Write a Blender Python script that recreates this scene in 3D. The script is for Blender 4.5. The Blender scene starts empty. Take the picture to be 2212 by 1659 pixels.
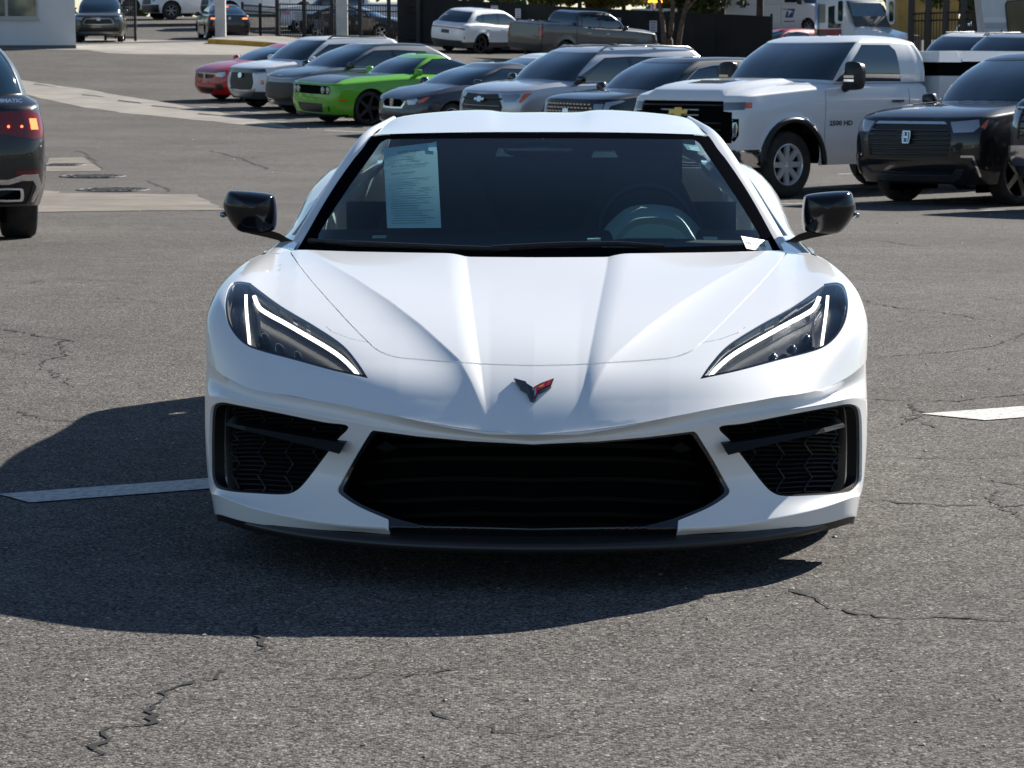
import bpy, bmesh, math, random
import numpy as np
from mathutils import Vector, Matrix, geometry

random.seed(7); np.random.seed(7)
R = math.radians
sc = bpy.context.scene
COL = sc.collection
# ------------------------------------------------------------------ camera
K = 5500.0            # focal length in units of a 2212 x 1659 frame
FW, FH = 2212.0, 1659.0
CX, CY = FW / 2, FH / 2
HORIZON = 112.0
CAM_H = 1.45
PITCH = math.atan((CY - HORIZON) / K)
cam_d = bpy.data.cameras.new('camera')
cam = bpy.data.objects.new('camera', cam_d); COL.objects.link(cam)
cam.location = (0, 0, CAM_H); cam.rotation_euler = (math.pi / 2 - PITCH, 0, 0)
cam_d.sensor_width = 36; cam_d.lens = 36 * K / FW
cam_d.clip_start = 0.1; cam_d.clip_end = 3000
cam_d.dof.use_dof = True; cam_d.dof.focus_distance = 7.6; cam_d.dof.aperture_fstop = 22
sc.camera = cam
sc.render.resolution_x = 1024; sc.render.resolution_y = 768
# ------------------------------------------------------------------ light
SUN = Vector((1.10, 1.20, 1.0)).normalized()       # towards the sun
SUN_EL = math.asin(SUN.z); SUN_AZ = math.atan2(SUN.x, SUN.y)
w = bpy.data.worlds.new('World'); sc.world = w; w.use_nodes = True
nt = w.node_tree
sky = nt.nodes.new('ShaderNodeTexSky'); sky.sky_type = 'NISHITA'; sky.sun_disc = False
sky.sun_elevation = SUN_EL; sky.sun_rotation = SUN_AZ
sky.air_density = 1.0; sky.dust_density = 0.0; sky.ozone_density = 2.5
bg = nt.nodes['Background']; bg.inputs[1].default_value = 0.058
nt.links.new(sky.outputs[0], bg.inputs[0])
sd = bpy.data.lights.new('sun', 'SUN'); sd.energy = 5.0; sd.angle = R(0.53); sd.color = (1.0, 0.95, 0.87)
so = bpy.data.objects.new('sun', sd); COL.objects.link(so)
so.rotation_euler = SUN.to_track_quat('Z', 'Y').to_euler()
sc.view_settings.view_transform = 'Standard'; sc.view_settings.look = 'None'
sc.view_settings.exposure = 0.92; sc.view_settings.gamma = 1.0
sc.view_settings.use_curve_mapping = False

# ------------------------------------------------------------------ projection helpers (calibration of the photograph)
_t = math.tan(PITCH)
def unproj(vx, vy, Y):
    """world point seen at frame position (vx,vy) at distance Y along +Y."""
    a = (vx - CX) / K; b = (CY - vy) / K
    c, s = math.cos(PITCH), math.sin(PITCH)
    dy = c + b * s; dz = -s + b * c
    f = Y / dy
    return Vector((a * f, Y, CAM_H + dz * f))
def proj(P):
    P = np.asarray(P, float)
    c, s = math.cos(PITCH), math.sin(PITCH)
    dz = P[..., 2] - CAM_H; Y = P[..., 1]
    dep = Y * c - dz * s
    return np.stack([CX + K * P[..., 0] / dep, CY - K * (Y * s + dz * c) / dep], -1)

# ------------------------------------------------------------------ materials
MATS = {}
def mat(name, color=(.5, .5, .5), rough=.5, metal=0, coat=0, spec=.5, emit=None, estr=0, coat_rough=.03, trans=0, ior=1.5):
    if name in MATS: return MATS[name]
    m = bpy.data.materials.new(name); m.use_nodes = True
    b = m.node_tree.nodes['Principled BSDF']
    b.inputs['Base Color'].default_value = (*color, 1)
    b.inputs['Roughness'].default_value = rough
    b.inputs['Metallic'].default_value = metal
    b.inputs['Coat Weight'].default_value = coat
    b.inputs['Coat Roughness'].default_value = coat_rough
    b.inputs['Specular IOR Level'].default_value = spec
    b.inputs['Transmission Weight'].default_value = trans
    b.inputs['IOR'].default_value = ior
    if emit:
        b.inputs['Emission Color'].default_value = (*emit, 1)
        b.inputs['Emission Strength'].default_value = estr
    MATS[name] = m
    return m
def nodes(m):
    return m.node_tree.nodes, m.node_tree.links, m.node_tree.nodes['Principled BSDF']
def noise_mix(m, c1, c2, scale, detail=4, lo=.35, hi=.65, bump=0, bump_scale=None, dist=.02, obj=True, rough=None):
    """vary base colour between two tones with object-space noise, with optional bump"""
    N, L, b = nodes(m)
    tc = N.new('ShaderNodeTexCoord')
    no = N.new('ShaderNodeTexNoise'); no.inputs['Scale'].default_value = scale; no.inputs['Detail'].default_value = detail
    L.new(tc.outputs['Object'], no.inputs['Vector'])
    r = N.new('ShaderNodeValToRGB'); r.color_ramp.elements[0].position = lo; r.color_ramp.elements[1].position = hi
    r.color_ramp.elements[0].color = (*c1, 1); r.color_ramp.elements[1].color = (*c2, 1)
    L.new(no.outputs['Fac'], r.inputs['Fac']); L.new(r.outputs['Color'], b.inputs['Base Color'])
    if bump:
        n2 = N.new('ShaderNodeTexNoise'); n2.inputs['Scale'].default_value = bump_scale or scale * 4; n2.inputs['Detail'].default_value = 3
        L.new(tc.outputs['Object'], n2.inputs['Vector'])
        bp = N.new('ShaderNodeBump'); bp.inputs['Strength'].default_value = bump; bp.inputs['Distance'].default_value = dist
        L.new(n2.outputs['Fac'], bp.inputs['Height']); L.new(bp.outputs['Normal'], b.inputs['Normal'])
    return m
def paint(name, color, metal=0.0, rough=.35, flake=False):
    m = mat('paint_' + name, color, rough, metal, coat=1.0, spec=.25)
    if not len(m.node_tree.nodes) > 2:
        # faint road dust and unevenness in the clear coat
        N, L, b = nodes(m)
        tc = N.new('ShaderNodeTexCoord'); no = N.new('ShaderNodeTexNoise')
        no.inputs['Scale'].default_value = 3.0; no.inputs['Detail'].default_value = 6
        L.new(tc.outputs['Object'], no.inputs['Vector'])
        mr = N.new('ShaderNodeMapRange'); mr.inputs[1].default_value = .3; mr.inputs[2].default_value = .75
        mr.inputs[3].default_value = .02; mr.inputs[4].default_value = .07
        L.new(no.outputs['Fac'], mr.inputs[0]); L.new(mr.outputs[0], b.inputs['Coat Roughness'])
        mx = N.new('ShaderNodeMix'); mx.data_type = 'RGBA'
        mx.inputs[6].default_value = (*color, 1)
        mx.inputs[7].default_value = (*[c * .9 + .1 * d for c, d in zip(color, (.3, .28, .25))], 1)
        n2 = N.new('ShaderNodeTexNoise'); n2.inputs['Scale'].default_value = 1.3; n2.inputs['Detail'].default_value = 8
        L.new(tc.outputs['Object'], n2.inputs['Vector'])
        m2 = N.new('ShaderNodeMapRange'); m2.inputs[1].default_value = .45; m2.inputs[2].default_value = .8
        m2.inputs[3].default_value = 0; m2.inputs[4].default_value = .6
        L.new(n2.outputs['Fac'], m2.inputs[0]); L.new(m2.outputs[0], mx.inputs[0]); L.new(mx.outputs[2], b.inputs['Base Color'])
    return m
M_GLASS = mat('tinted_glass', (.009, .028, .043), .02, 0, coat=1.0, spec=.8)
M_BLACK = mat('black_plastic', (.012, .012, .013), .45)
M_GLOSSBLACK = mat('gloss_black', (.006, .006, .007), .12, coat=1.0)
M_DARK = mat('dark_void', (.002, .002, .0025), .9, spec=.08)
M_TYRE = mat('tyre_rubber', (.018, .018, .018), .8)
noise_mix(M_TYRE, (.012, .012, .012), (.03, .029, .027), 9)
M_CHROME = mat('chrome', (.75, .76, .78), .12, 1.0)
M_ALLOY = mat('alloy', (.55, .56, .58), .3, .5)
M_DARKALLOY = mat('dark_alloy', (.03, .03, .032), .35, .6)
M_LAMP = mat('lamp_glass', (.30, .32, .35), .08, .7, coat=1.0)
M_AMBER = mat('amber_lens', (.75, .12, .01), .15, coat=1.0)
M_REDLENS = mat('red_lens', (.17, .006, .007), .2, coat=.5)
M_REDLIT = mat('red_lamp_lit', (.6, .02, .01), .2, emit=(1, .10, .03), estr=3.5)
M_WHITE = mat('white_trim', (.75, .75, .74), .4)
M_GOLD = mat('gold_emblem', (.75, .48, .12), .3, .6)
M_GREYPL = mat('grey_plastic', (.05, .05, .052), .5)
M_SILVERTRIM = mat('satin_trim', (.45, .45, .46), .3, .9)

# ------------------------------------------------------------------ object helpers
def link(o): COL.objects.link(o); return o
def tag(o, label=None, cat=None, group=None, kind=None):
    if label: o['label'] = label
    if cat: o['category'] = cat
    if group: o['group'] = group
    if kind: o['kind'] = kind
    return o
def empty(name, loc=(0, 0, 0), rz=0.0):
    o = bpy.data.objects.new(name, None); link(o); o.empty_display_size = .2
    o.location = loc; o.rotation_euler = (0, 0, rz); return o
def mesh_obj(name, verts, faces, m, parent=None, smooth=False, normals=None):
    me = bpy.data.meshes.new(name)
    me.from_pydata([tuple(map(float, v)) for v in verts], [], [tuple(map(int, f)) for f in faces])
    if m: me.materials.append(m)
    if smooth: me.polygons.foreach_set('use_smooth', [True] * len(me.polygons))
    me.update()
    if normals is not None:
        me.normals_split_custom_set_from_vertices([tuple(map(float, n)) for n in normals])
    o = bpy.data.objects.new(name, me); link(o)
    if parent: o.parent = parent
    return o
class MB:
    """collects simple solids and builds ONE mesh object"""
    def __init__(s): s.v = []; s.f = []
    def add(s, v, f):
        n = len(s.v); s.v += [tuple(p) for p in v]; s.f += [tuple(i + n for i in q) for q in f]; return s
    def box(s, x0, x1, y0, y1, z0, z1, taper=0, M=None):
        t = taper
        v = [(x0, y0, z0), (x1, y0, z0), (x1, y1, z0), (x0, y1, z0), (x0 + t, y0 + t, z1), (x1 - t, y0 + t, z1), (x1 - t, y1 - t, z1), (x0 + t, y1 - t, z1)]
        if M is not None: v = [tuple(M @ Vector(p)) for p in v]
        return s.add(v, [(0, 3, 2, 1), (4, 5, 6, 7), (0, 1, 5, 4), (1, 2, 6, 5), (2, 3, 7, 6), (3, 0, 4, 7)])
    def prism(s, poly, off):
        """poly: list of 3d points (closed outline); off: extrusion vector"""
        n = len(poly); off = Vector(off); poly = [Vector(p) for p in poly]
        v = poly + [p + off for p in poly]
        return s.add(v, [tuple(range(n))[::-1], tuple(range(n, 2 * n))] + [(i, (i + 1) % n, (i + 1) % n + n, i + n) for i in range(n)])
    def tube(s, pts, r, seg=8, cap=True):
        pts = [Vector(p) for p in pts]; rr = r if hasattr(r, '__len__') else [r] * len(pts)
        n0 = len(s.v); up = Vector((0, 0, 1))
        for i, p in enumerate(pts):
            d = (pts[min(i + 1, len(pts) - 1)] - pts[max(i - 1, 0)]).normalized()
            a = d.cross(up)
            if a.length < .05: a = d.cross(Vector((1, 0, 0)))
            a.normalize(); b = d.cross(a)
            for k in range(seg):
                t = 2 * math.pi * k / seg
                s.v.append(tuple(p + a * math.cos(t) * rr[i] + b * math.sin(t) * rr[i]))
        for i in range(len(pts) - 1):
            for k in range(seg):
                k2 = (k + 1) % seg
                s.f.append((n0 + i * seg + k, n0 + i * seg + k2, n0 + (i + 1) * seg + k2, n0 + (i + 1) * seg + k))
        if cap:
            s.f.append(tuple(n0 + k for k in range(seg))[::-1]); s.f.append(tuple(n0 + (len(pts) - 1) * seg + k for k in range(seg)))
        return s
    def lathe(s, prof, center, axis='x', seg=32):
        """prof: list of (offset along axis, radius)"""
        n0 = len(s.v)
        for o, r in prof:
            for k in range(seg):
                t = 2 * math.pi * k / seg
                p = (o, r * math.cos(t), r * math.sin(t)) if axis == 'x' else ((r * math.cos(t), o, r * math.sin(t)) if axis == 'y' else (r * math.cos(t), r * math.sin(t), o))
                s.v.append((p[0] + center[0], p[1] + center[1], p[2] + center[2]))
        for i in range(len(prof) - 1):
            for k in range(seg):
                k2 = (k + 1) % seg
                s.f.append((n0 + i * seg + k, n0 + i * seg + k2, n0 + (i + 1) * seg + k2, n0 + (i + 1) * seg + k))
        return s
    def build(s, name, m, parent=None, smooth=False, angle=None):
        o = mesh_obj(name, s.v, s.f, m, parent)
        me = o.data
        bm = bmesh.new(); bm.from_mesh(me); bmesh.ops.recalc_face_normals(bm, faces=bm.faces)
        if angle is not None or smooth:
            for f in bm.faces: f.smooth = True
            if angle is not None:
                for e in bm.edges:
                    if len(e.link_faces) == 2 and e.calc_face_angle(0) > R(angle): e.smooth = False
        bm.to_mesh(me); bm.free()
        return o
def text_mesh(txt, size, align='LEFT', bold=0.0):
    c = bpy.data.curves.new('t', 'FONT'); c.body = txt; c.size = size; c.align_x = align; c.resolution_u = 2; c.offset = bold
    o = bpy.data.objects.new('t', c); link(o)
    dg = bpy.context.evaluated_depsgraph_get(); dg.update()
    me = o.evaluated_get(dg).to_mesh()
    v = [tuple(p.co) for p in me.vertices]; f = [tuple(p.vertices) for p in me.polygons]
    o.to_mesh_clear() if False else None
    bpy.data.objects.remove(o); bpy.data.curves.remove(c)
    return v, f
def text_obj(txt, size, m, parent, origin, xdir, ydir, name='lettering', align='LEFT', bold=0.0, stretch=1.0):
    v, f = text_mesh(txt, size, align, bold)
    o, x, y = Vector(origin), Vector(xdir).normalized(), Vector(ydir).normalized()
    return mesh_obj(name, [o + x * (p[0] * stretch) + y * p[1] for p in v], f, m, parent)

# ------------------------------------------------------------------ spline surfaces and panel cutting
_NB = {}
def nat_basis(x, t):
    n = len(x); x = np.asarray(x, float); t = np.asarray(t, float)
    I = np.eye(n); key = x.tobytes(); k = np.clip(np.searchsorted(x, t, side='right') - 1, 0, n - 2)
    h = np.diff(x)
    if key in _NB: M = _NB[key]
    elif n == 2: M = np.zeros((2, 2))
    else:
        A = np.eye(n); B = np.zeros((n, n))
        for i in range(1, n - 1):
            A[i, i - 1] = h[i - 1]; A[i, i] = 2 * (h[i - 1] + h[i]); A[i, i + 1] = h[i]
            B[i, i - 1] = 6 / h[i - 1]; B[i, i] = -6 / h[i - 1] - 6 / h[i]; B[i, i + 1] = 6 / h[i]
        M = np.linalg.solve(A, B)
    _NB[key] = M
    hk = h[k][:, None]; f = ((t - x[k]) / h[k])[:, None]
    return (1 - f) * I[k] + f * I[k + 1] + hk ** 2 / 6 * (((1 - f) ** 3 - (1 - f)) * M[k] + (f ** 3 - f) * M[k + 1])
def basis(x, t, breaks):
    n = len(x); out = np.zeros((len(t), n)); bs = [0] + sorted(b for b in breaks if 0 < b < n - 1) + [n - 1]
    t = np.asarray(t, float)
    for a, b in zip(bs[:-1], bs[1:]):
        m = (t >= x[a]) & (t <= x[b]) if b == n - 1 else (t >= x[a]) & (t < x[b])
        if a == 0: m |= t < x[0]
        if b == n - 1: m |= t > x[-1]
        if m.any(): out[np.ix_(m, range(a, b + 1))] = nat_basis(x[a:b + 1], t[m])
    return out
class Surf:
    """tensor spline surface through a net of points P[row, col]; parameters are about metres"""
    def __init__(s, P, rb=(), cb=(), post=None, out=None):
        s.P = np.asarray(P, float); s.rb, s.cb, s.post = rb, cb, post
        s.ku = np.concatenate([[0], np.cumsum(np.maximum(np.linalg.norm(np.diff(s.P, axis=1), axis=2).mean(0), 1e-3))])
        s.kv = np.concatenate([[0], np.cumsum(np.maximum(np.linalg.norm(np.diff(s.P, axis=0), axis=2).mean(1), 1e-3))])
        s.U, s.V = s.ku[-1], s.kv[-1]
        s.sign = 1.0
        if out is not None:
            q, n = s.pn(np.array([s.U * .5]), np.array([s.V * .5])); s.sign = 1.0 if np.dot(n[0], out) > 0 else -1.0
    def __call__(s, u, v):
        u = np.clip(np.atleast_1d(u), 0, s.U); v = np.clip(np.atleast_1d(v), 0, s.V)
        nr, nc = s.P.shape[:2]; t = (basis(s.kv, v, s.rb) @ s.P.reshape(nr, -1)).reshape(len(u), nc, 3); p = (basis(s.ku, u, s.cb)[:, :, None] * t).sum(1)
        return s.post(p) if s.post else p
    def pn(s, u, v):
        u = np.atleast_1d(u).astype(float); v = np.atleast_1d(v).astype(float); e = 2e-3
        p = s(u, v)
        du = s(np.minimum(u + e, s.U), v) - s(np.maximum(u - e, 0), v)
        dv = s(u, np.minimum(v + e, s.V)) - s(u, np.maximum(v - e, 0))
        n = np.cross(du, dv); n /= np.maximum(np.linalg.norm(n, axis=1), 1e-12)[:, None]
        return p, n * s.sign
    def inv(s, fn, pts, mask=None, ng=110):
        """(u,v) whose image under fn (3d->2d) is nearest to pts"""
        pts = np.asarray(pts, float)
        if not hasattr(s, '_g'):
            gu, gv = np.meshgrid(np.linspace(0, s.U, ng), np.linspace(0, s.V, ng)); gu, gv = gu.ravel(), gv.ravel(); s._g = (gu, gv, s(gu, gv))
        gu, gv, G = s._g
        q = fn(G)
        ok = np.ones(len(q), bool) if mask is None else mask(G, gu, gv)
        ii = np.where(ok)[0]
        d = ((q[ii][None] - pts[:, None]) ** 2).sum(2); j = ii[d.argmin(1)]
        u, v = gu[j].copy(), gv[j].copy(); e = 1e-3
        best = ((fn(s(u, v)) - pts) ** 2).sum(1)
        for it in range(6):
            f0 = fn(s(u, v)); ue = np.where(u + e > s.U, -e, e); ve = np.where(v + e > s.V, -e, e)
            a = (fn(s(u + ue, v)) - f0) / ue[:, None]; b = (fn(s(u, v + ve)) - f0) / ve[:, None]; r = pts - f0
            det = a[:, 0] * b[:, 1] - a[:, 1] * b[:, 0]; det = np.where(np.abs(det) < 1e-9, 1e-9, det)
            su = np.clip((r[:, 0] * b[:, 1] - r[:, 1] * b[:, 0]) / det, -.08, .08); sv = np.clip((a[:, 0] * r[:, 1] - a[:, 1] * r[:, 0]) / det, -.08, .08)
            nu_, nv_ = np.clip(u + su, 0, s.U), np.clip(v + sv, 0, s.V)
            nb = ((fn(s(nu_, nv_)) - pts) ** 2).sum(1); g = nb < best
            u = np.where(g, nu_, u); v = np.where(g, nv_, v); best = np.where(g, nb, best)
        return np.stack([u, v], 1)
def in_poly(p, poly):
    x, y = p[:, 0], p[:, 1]; c = np.zeros(len(p), bool); n = len(poly)
    for i in range(n):
        x0, y0 = poly[i]; x1, y1 = poly[(i + 1) % n]
        if y0 == y1: continue
        c ^= ((y0 > y) != (y1 > y)) & (x < (x1 - x0) * (y - y0) / (y1 - y0) + x0)
    return c
def catmull(pts, closed=False, n=6):
    P = [np.asarray(p, float) for p in pts]; out = []; m = len(P)
    for i in range(m if closed else m - 1):
        g = (lambda k: P[k % m]) if closed else (lambda k: P[min(max(k, 0), m - 1)])
        p0, p1, p2, p3 = g(i - 1), g(i), g(i + 1), g(i + 2)
        for j in range(n):
            t = j / n
            out.append(.5 * (2 * p1 + (p2 - p0) * t + (2 * p0 - 5 * p1 + 4 * p2 - p3) * t * t + (3 * p1 - p0 - 3 * p2 + p3) * t ** 3))
    if not closed: out.append(P[-1])
    return np.array(out)
def densify(poly, step, closed=True):
    out = []; n = len(poly)
    for i in range(n if closed else n - 1):
        a, b = np.asarray(poly[i], float), np.asarray(poly[(i + 1) % n], float)
        k = max(1, int(np.ceil(np.linalg.norm(b - a) / step)))
        for j in range(k): out.append(a + (b - a) * j / k)
    if not closed: out.append(np.asarray(poly[-1], float))
    return np.array(out)
def ribbon(line, w):
    """closed outline of a strip of half width w around a polyline"""
    L = np.asarray(line, float); d = np.gradient(L, axis=0); d /= np.maximum(np.linalg.norm(d, axis=1), 1e-9)[:, None]
    nrm = np.stack([-d[:, 1], d[:, 0]], 1)
    return np.concatenate([L + nrm * w, (L - nrm * w)[::-1]])
class Cut:
    """triangulation of a Surf's parameter rectangle with regions (uv polygons) picked out"""
    def __init__(s, surf, regions, nu, nv, lines=()):
        s.surf = surf
        us = np.linspace(0, surf.U, nu); vs = np.linspace(0, surf.V, nv)
        gu, gv = np.meshgrid(us, vs); G = np.stack([gu.ravel(), gv.ravel()], 1)
        edge = (G[:, 0] < 1e-9) | (G[:, 0] > surf.U - 1e-9) | (G[:, 1] < 1e-9) | (G[:, 1] > surf.V - 1e-9)
        pts = []; eds = []
        for nm, poly in regions:
            b = len(pts); pts += [tuple(p) for p in poly]; eds += [(b + i, b + (i + 1) % len(poly)) for i in range(len(poly))]
        for ln in lines:
            b = len(pts); pts += [tuple(p) for p in ln]; eds += [(b + i, b + i + 1) for i in range(len(ln) - 1)]
        if pts:
            Q = np.array(pts); keep = np.ones(len(G), bool); h = .35 * min(surf.U / nu, surf.V / nv)
            for q in Q: keep &= ((G - q) ** 2).sum(1) > h * h
            G = G[keep | edge]
        allp = [Vector(p) for p in pts] + [Vector(p) for p in G]
        r = geometry.delaunay_2d_cdt(allp, eds, [], 0, 1e-5)
        s.uv = np.array([(p.x, p.y) for p in r[0]]); F = np.array([f for f in r[2] if len(f) == 3])
        c = s.uv[F].mean(1); lab = np.full(len(F), 'base', dtype=object)
        for nm, poly in regions:
            m = in_poly(c, poly) & (lab == 'base'); lab[m] = nm
        s.F, s.lab = F, lab
        s.p, s.n = surf.pn(s.uv[:, 0], s.uv[:, 1])
    def part(s, names, offset=0.0, lip=0.0, side=0, tol=1e-6):
        """returns verts, faces, normals. side 0: both halves in one mesh; 1: +X half, -1: mirrored half"""
        names = [names] if isinstance(names, str) else names
        F = s.F[np.isin(s.lab, names)]
        if len(F) == 0: return None
        used = np.unique(F); ix = -np.ones(len(s.uv), int); ix[used] = np.arange(len(used)); F = ix[F]
        p = s.p[used] + s.n[used] * offset; n = s.n[used]
        tn = np.cross(p[F[:, 1]] - p[F[:, 0]], p[F[:, 2]] - p[F[:, 0]])
        fl = (tn * n[F].mean(1)).sum(1) < 0; F[fl] = F[fl][:, ::-1]
        ok = np.linalg.norm(tn, axis=1) > 1e-10; F = F[ok]
        faces = [tuple(f) for f in F]
        if lip:
            from collections import Counter
            cnt = Counter()
            for f in faces:
                for a, b in ((f[0], f[1]), (f[1], f[2]), (f[2], f[0])): cnt[(min(a, b), max(a, b))] += 1
            pv = list(p); pn_ = list(n); extra = []
            for f in faces:
                for a, b in ((f[0], f[1]), (f[1], f[2]), (f[2], f[0])):
                    if cnt[(min(a, b), max(a, b))] == 1 and not (abs(p[a][0]) < 1e-4 and abs(p[b][0]) < 1e-4) and not (s.uv[used[a], 1] < 1e-6 and s.uv[used[b], 1] < 1e-6):
                        q = [p[b], p[a], p[a] - n[a] * lip, p[b] - n[b] * lip]
                        fn_ = np.cross(q[1] - q[0], q[2] - q[0]); l = np.linalg.norm(fn_)
                        if l < 1e-12: continue
                        k = len(pv); pv += q; pn_ += [fn_ / l * .7 + n[a] * .3] * 4; extra.append((k, k + 1, k + 2, k + 3))
            p = np.array(pv); n = np.array(pn_); faces += extra
        if side == 1: return p, faces, n
        M = np.array([-1, 1, 1]); pm, nm, fm = p * M, n * M, [tuple(f[::-1]) for f in faces]
        if side == -1: return pm, fm, nm
        k = len(p)
        return np.concatenate([p, pm]), faces + [tuple(i + k for i in f) for f in fm], np.concatenate([n, nm])
    def obj(s, name, names, m, parent, offset=0.0, lip=0.0, side=0):
        r = s.part(names, offset, lip, side)
        if r is None: return None
        return mesh_obj(name, r[0], r[1], m, parent, True, r[2])
    def pair(s, name, names, m, parent, offset=0.0, lip=0.0):
        return [s.obj(name, names, m, parent, offset, lip, sd_) for sd_ in (1, -1)]
# ================================================================== the sloping lot
GP = []       # control points of the surface, world x,y,z
def gp(vx, vy, d): p = unproj(vx, vy, d); GP.append((p.x, p.y, p.z))
for x in (-6, -2, 2, 6):
    for y in (0, 4, 8, 12): GP.append((x, y, 0.0))
gp(1690, 428, 32.0); gp(2185, 445, 30.0); gp(2500, 440, 30.0); gp(1989, 440, 30.6)
gp(782, 270, 54.5); gp(484, 220, 65.0); gp(568, 236, 60.8); gp(655, 250, 57.6)
gp(50, 497, 23.2); gp(-150, 500, 23.2)
gp(1016, 118, 100.0); gp(1183, 129, 96.0); gp(200, 92, 101.0); gp(498, 88, 108.0); gp(0, 105, 88.0); gp(165, 104, 88.0); gp(460, 110, 88.0)
gp(1650, 139, 101.0); gp(1432, 130, 103.0); gp(1720, 170, 94.0); gp(2200, 170, 85.0)
gp(800, 88, 104.0); gp(-300, 96, 100); gp(2700, 165, 88)
gp(1106, 45, 150.0); gp(400, 43, 130.0); gp(200, 35, 150.0); gp(2100, 70, 150.0); gp(-800, 40, 150); gp(3200, 80, 150)
GP.append((0, -10, 0)); GP.append((-10, -6, 0)); GP.append((10, -6, 0))
_G = np.array(GP); _GS = np.array((.6, 1.0))
def _phi(d): return np.where(d > 0, d * d * np.log(np.maximum(d, 1e-9)), 0)
def _fit():
    X = _G[:, :2] * _GS / 20; n = len(X); d = np.linalg.norm(X[:, None] - X[None], axis=2)
    A = np.zeros((n + 3, n + 3)); A[:n, :n] = _phi(d) + np.eye(n) * .02; A[:n, n] = 1; A[:n, n + 1:] = X; A[n, :n] = 1; A[n + 1:, :n] = X.T
    return X, np.linalg.solve(A, np.concatenate([_G[:, 2], np.zeros(3)]))
_GX, _GW = _fit()
def ground_np(x, y):
    q = np.stack([np.asarray(x, float), np.asarray(y, float)], -1) * _GS / 20; sh = q.shape[:-1]; q = q.reshape(-1, 2); n = len(_GX)
    d = np.linalg.norm(q[:, None] - _GX[None], axis=2)
    z = _phi(d) @ _GW[:n] + _GW[n] + q @ _GW[n + 1:]
    r = np.hypot(q[:, 0] * 20 / .6, q[:, 1] * 20 - 6); f = np.clip((r - 6) / 8, 0, 1); f = f * f * (3 - 2 * f)      # level pad where the sports car stands
    return (z * f).reshape(sh)
def ground(x, y): return float(ground_np(np.array([x]), np.array([y]))[0])
def ground_normal(x, y):
    e = .8; return Vector((ground(x - e, y) - ground(x + e, y), ground(x, y - e) - ground(x, y + e), 2 * e)).normalized()
def ray_ground(vx, vy, dmax=170, lift=0.0):
    """where the line of sight through (vx,vy) meets the lot"""
    d = np.concatenate([np.linspace(3, 40, 400), np.linspace(40, dmax, 500)])
    c, s = math.cos(PITCH), math.sin(PITCH); a = (vx - CX) / K; b = (CY - vy) / K
    f = d / (c + b * s); z = CAM_H + (-s + b * c) * f; g = ground_np(a * f, d)
    k = np.where(z <= g)[0]; k = k[0] if len(k) else len(d) - 1
    return Vector((a * f[k], d[k], g[k] + lift))
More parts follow.
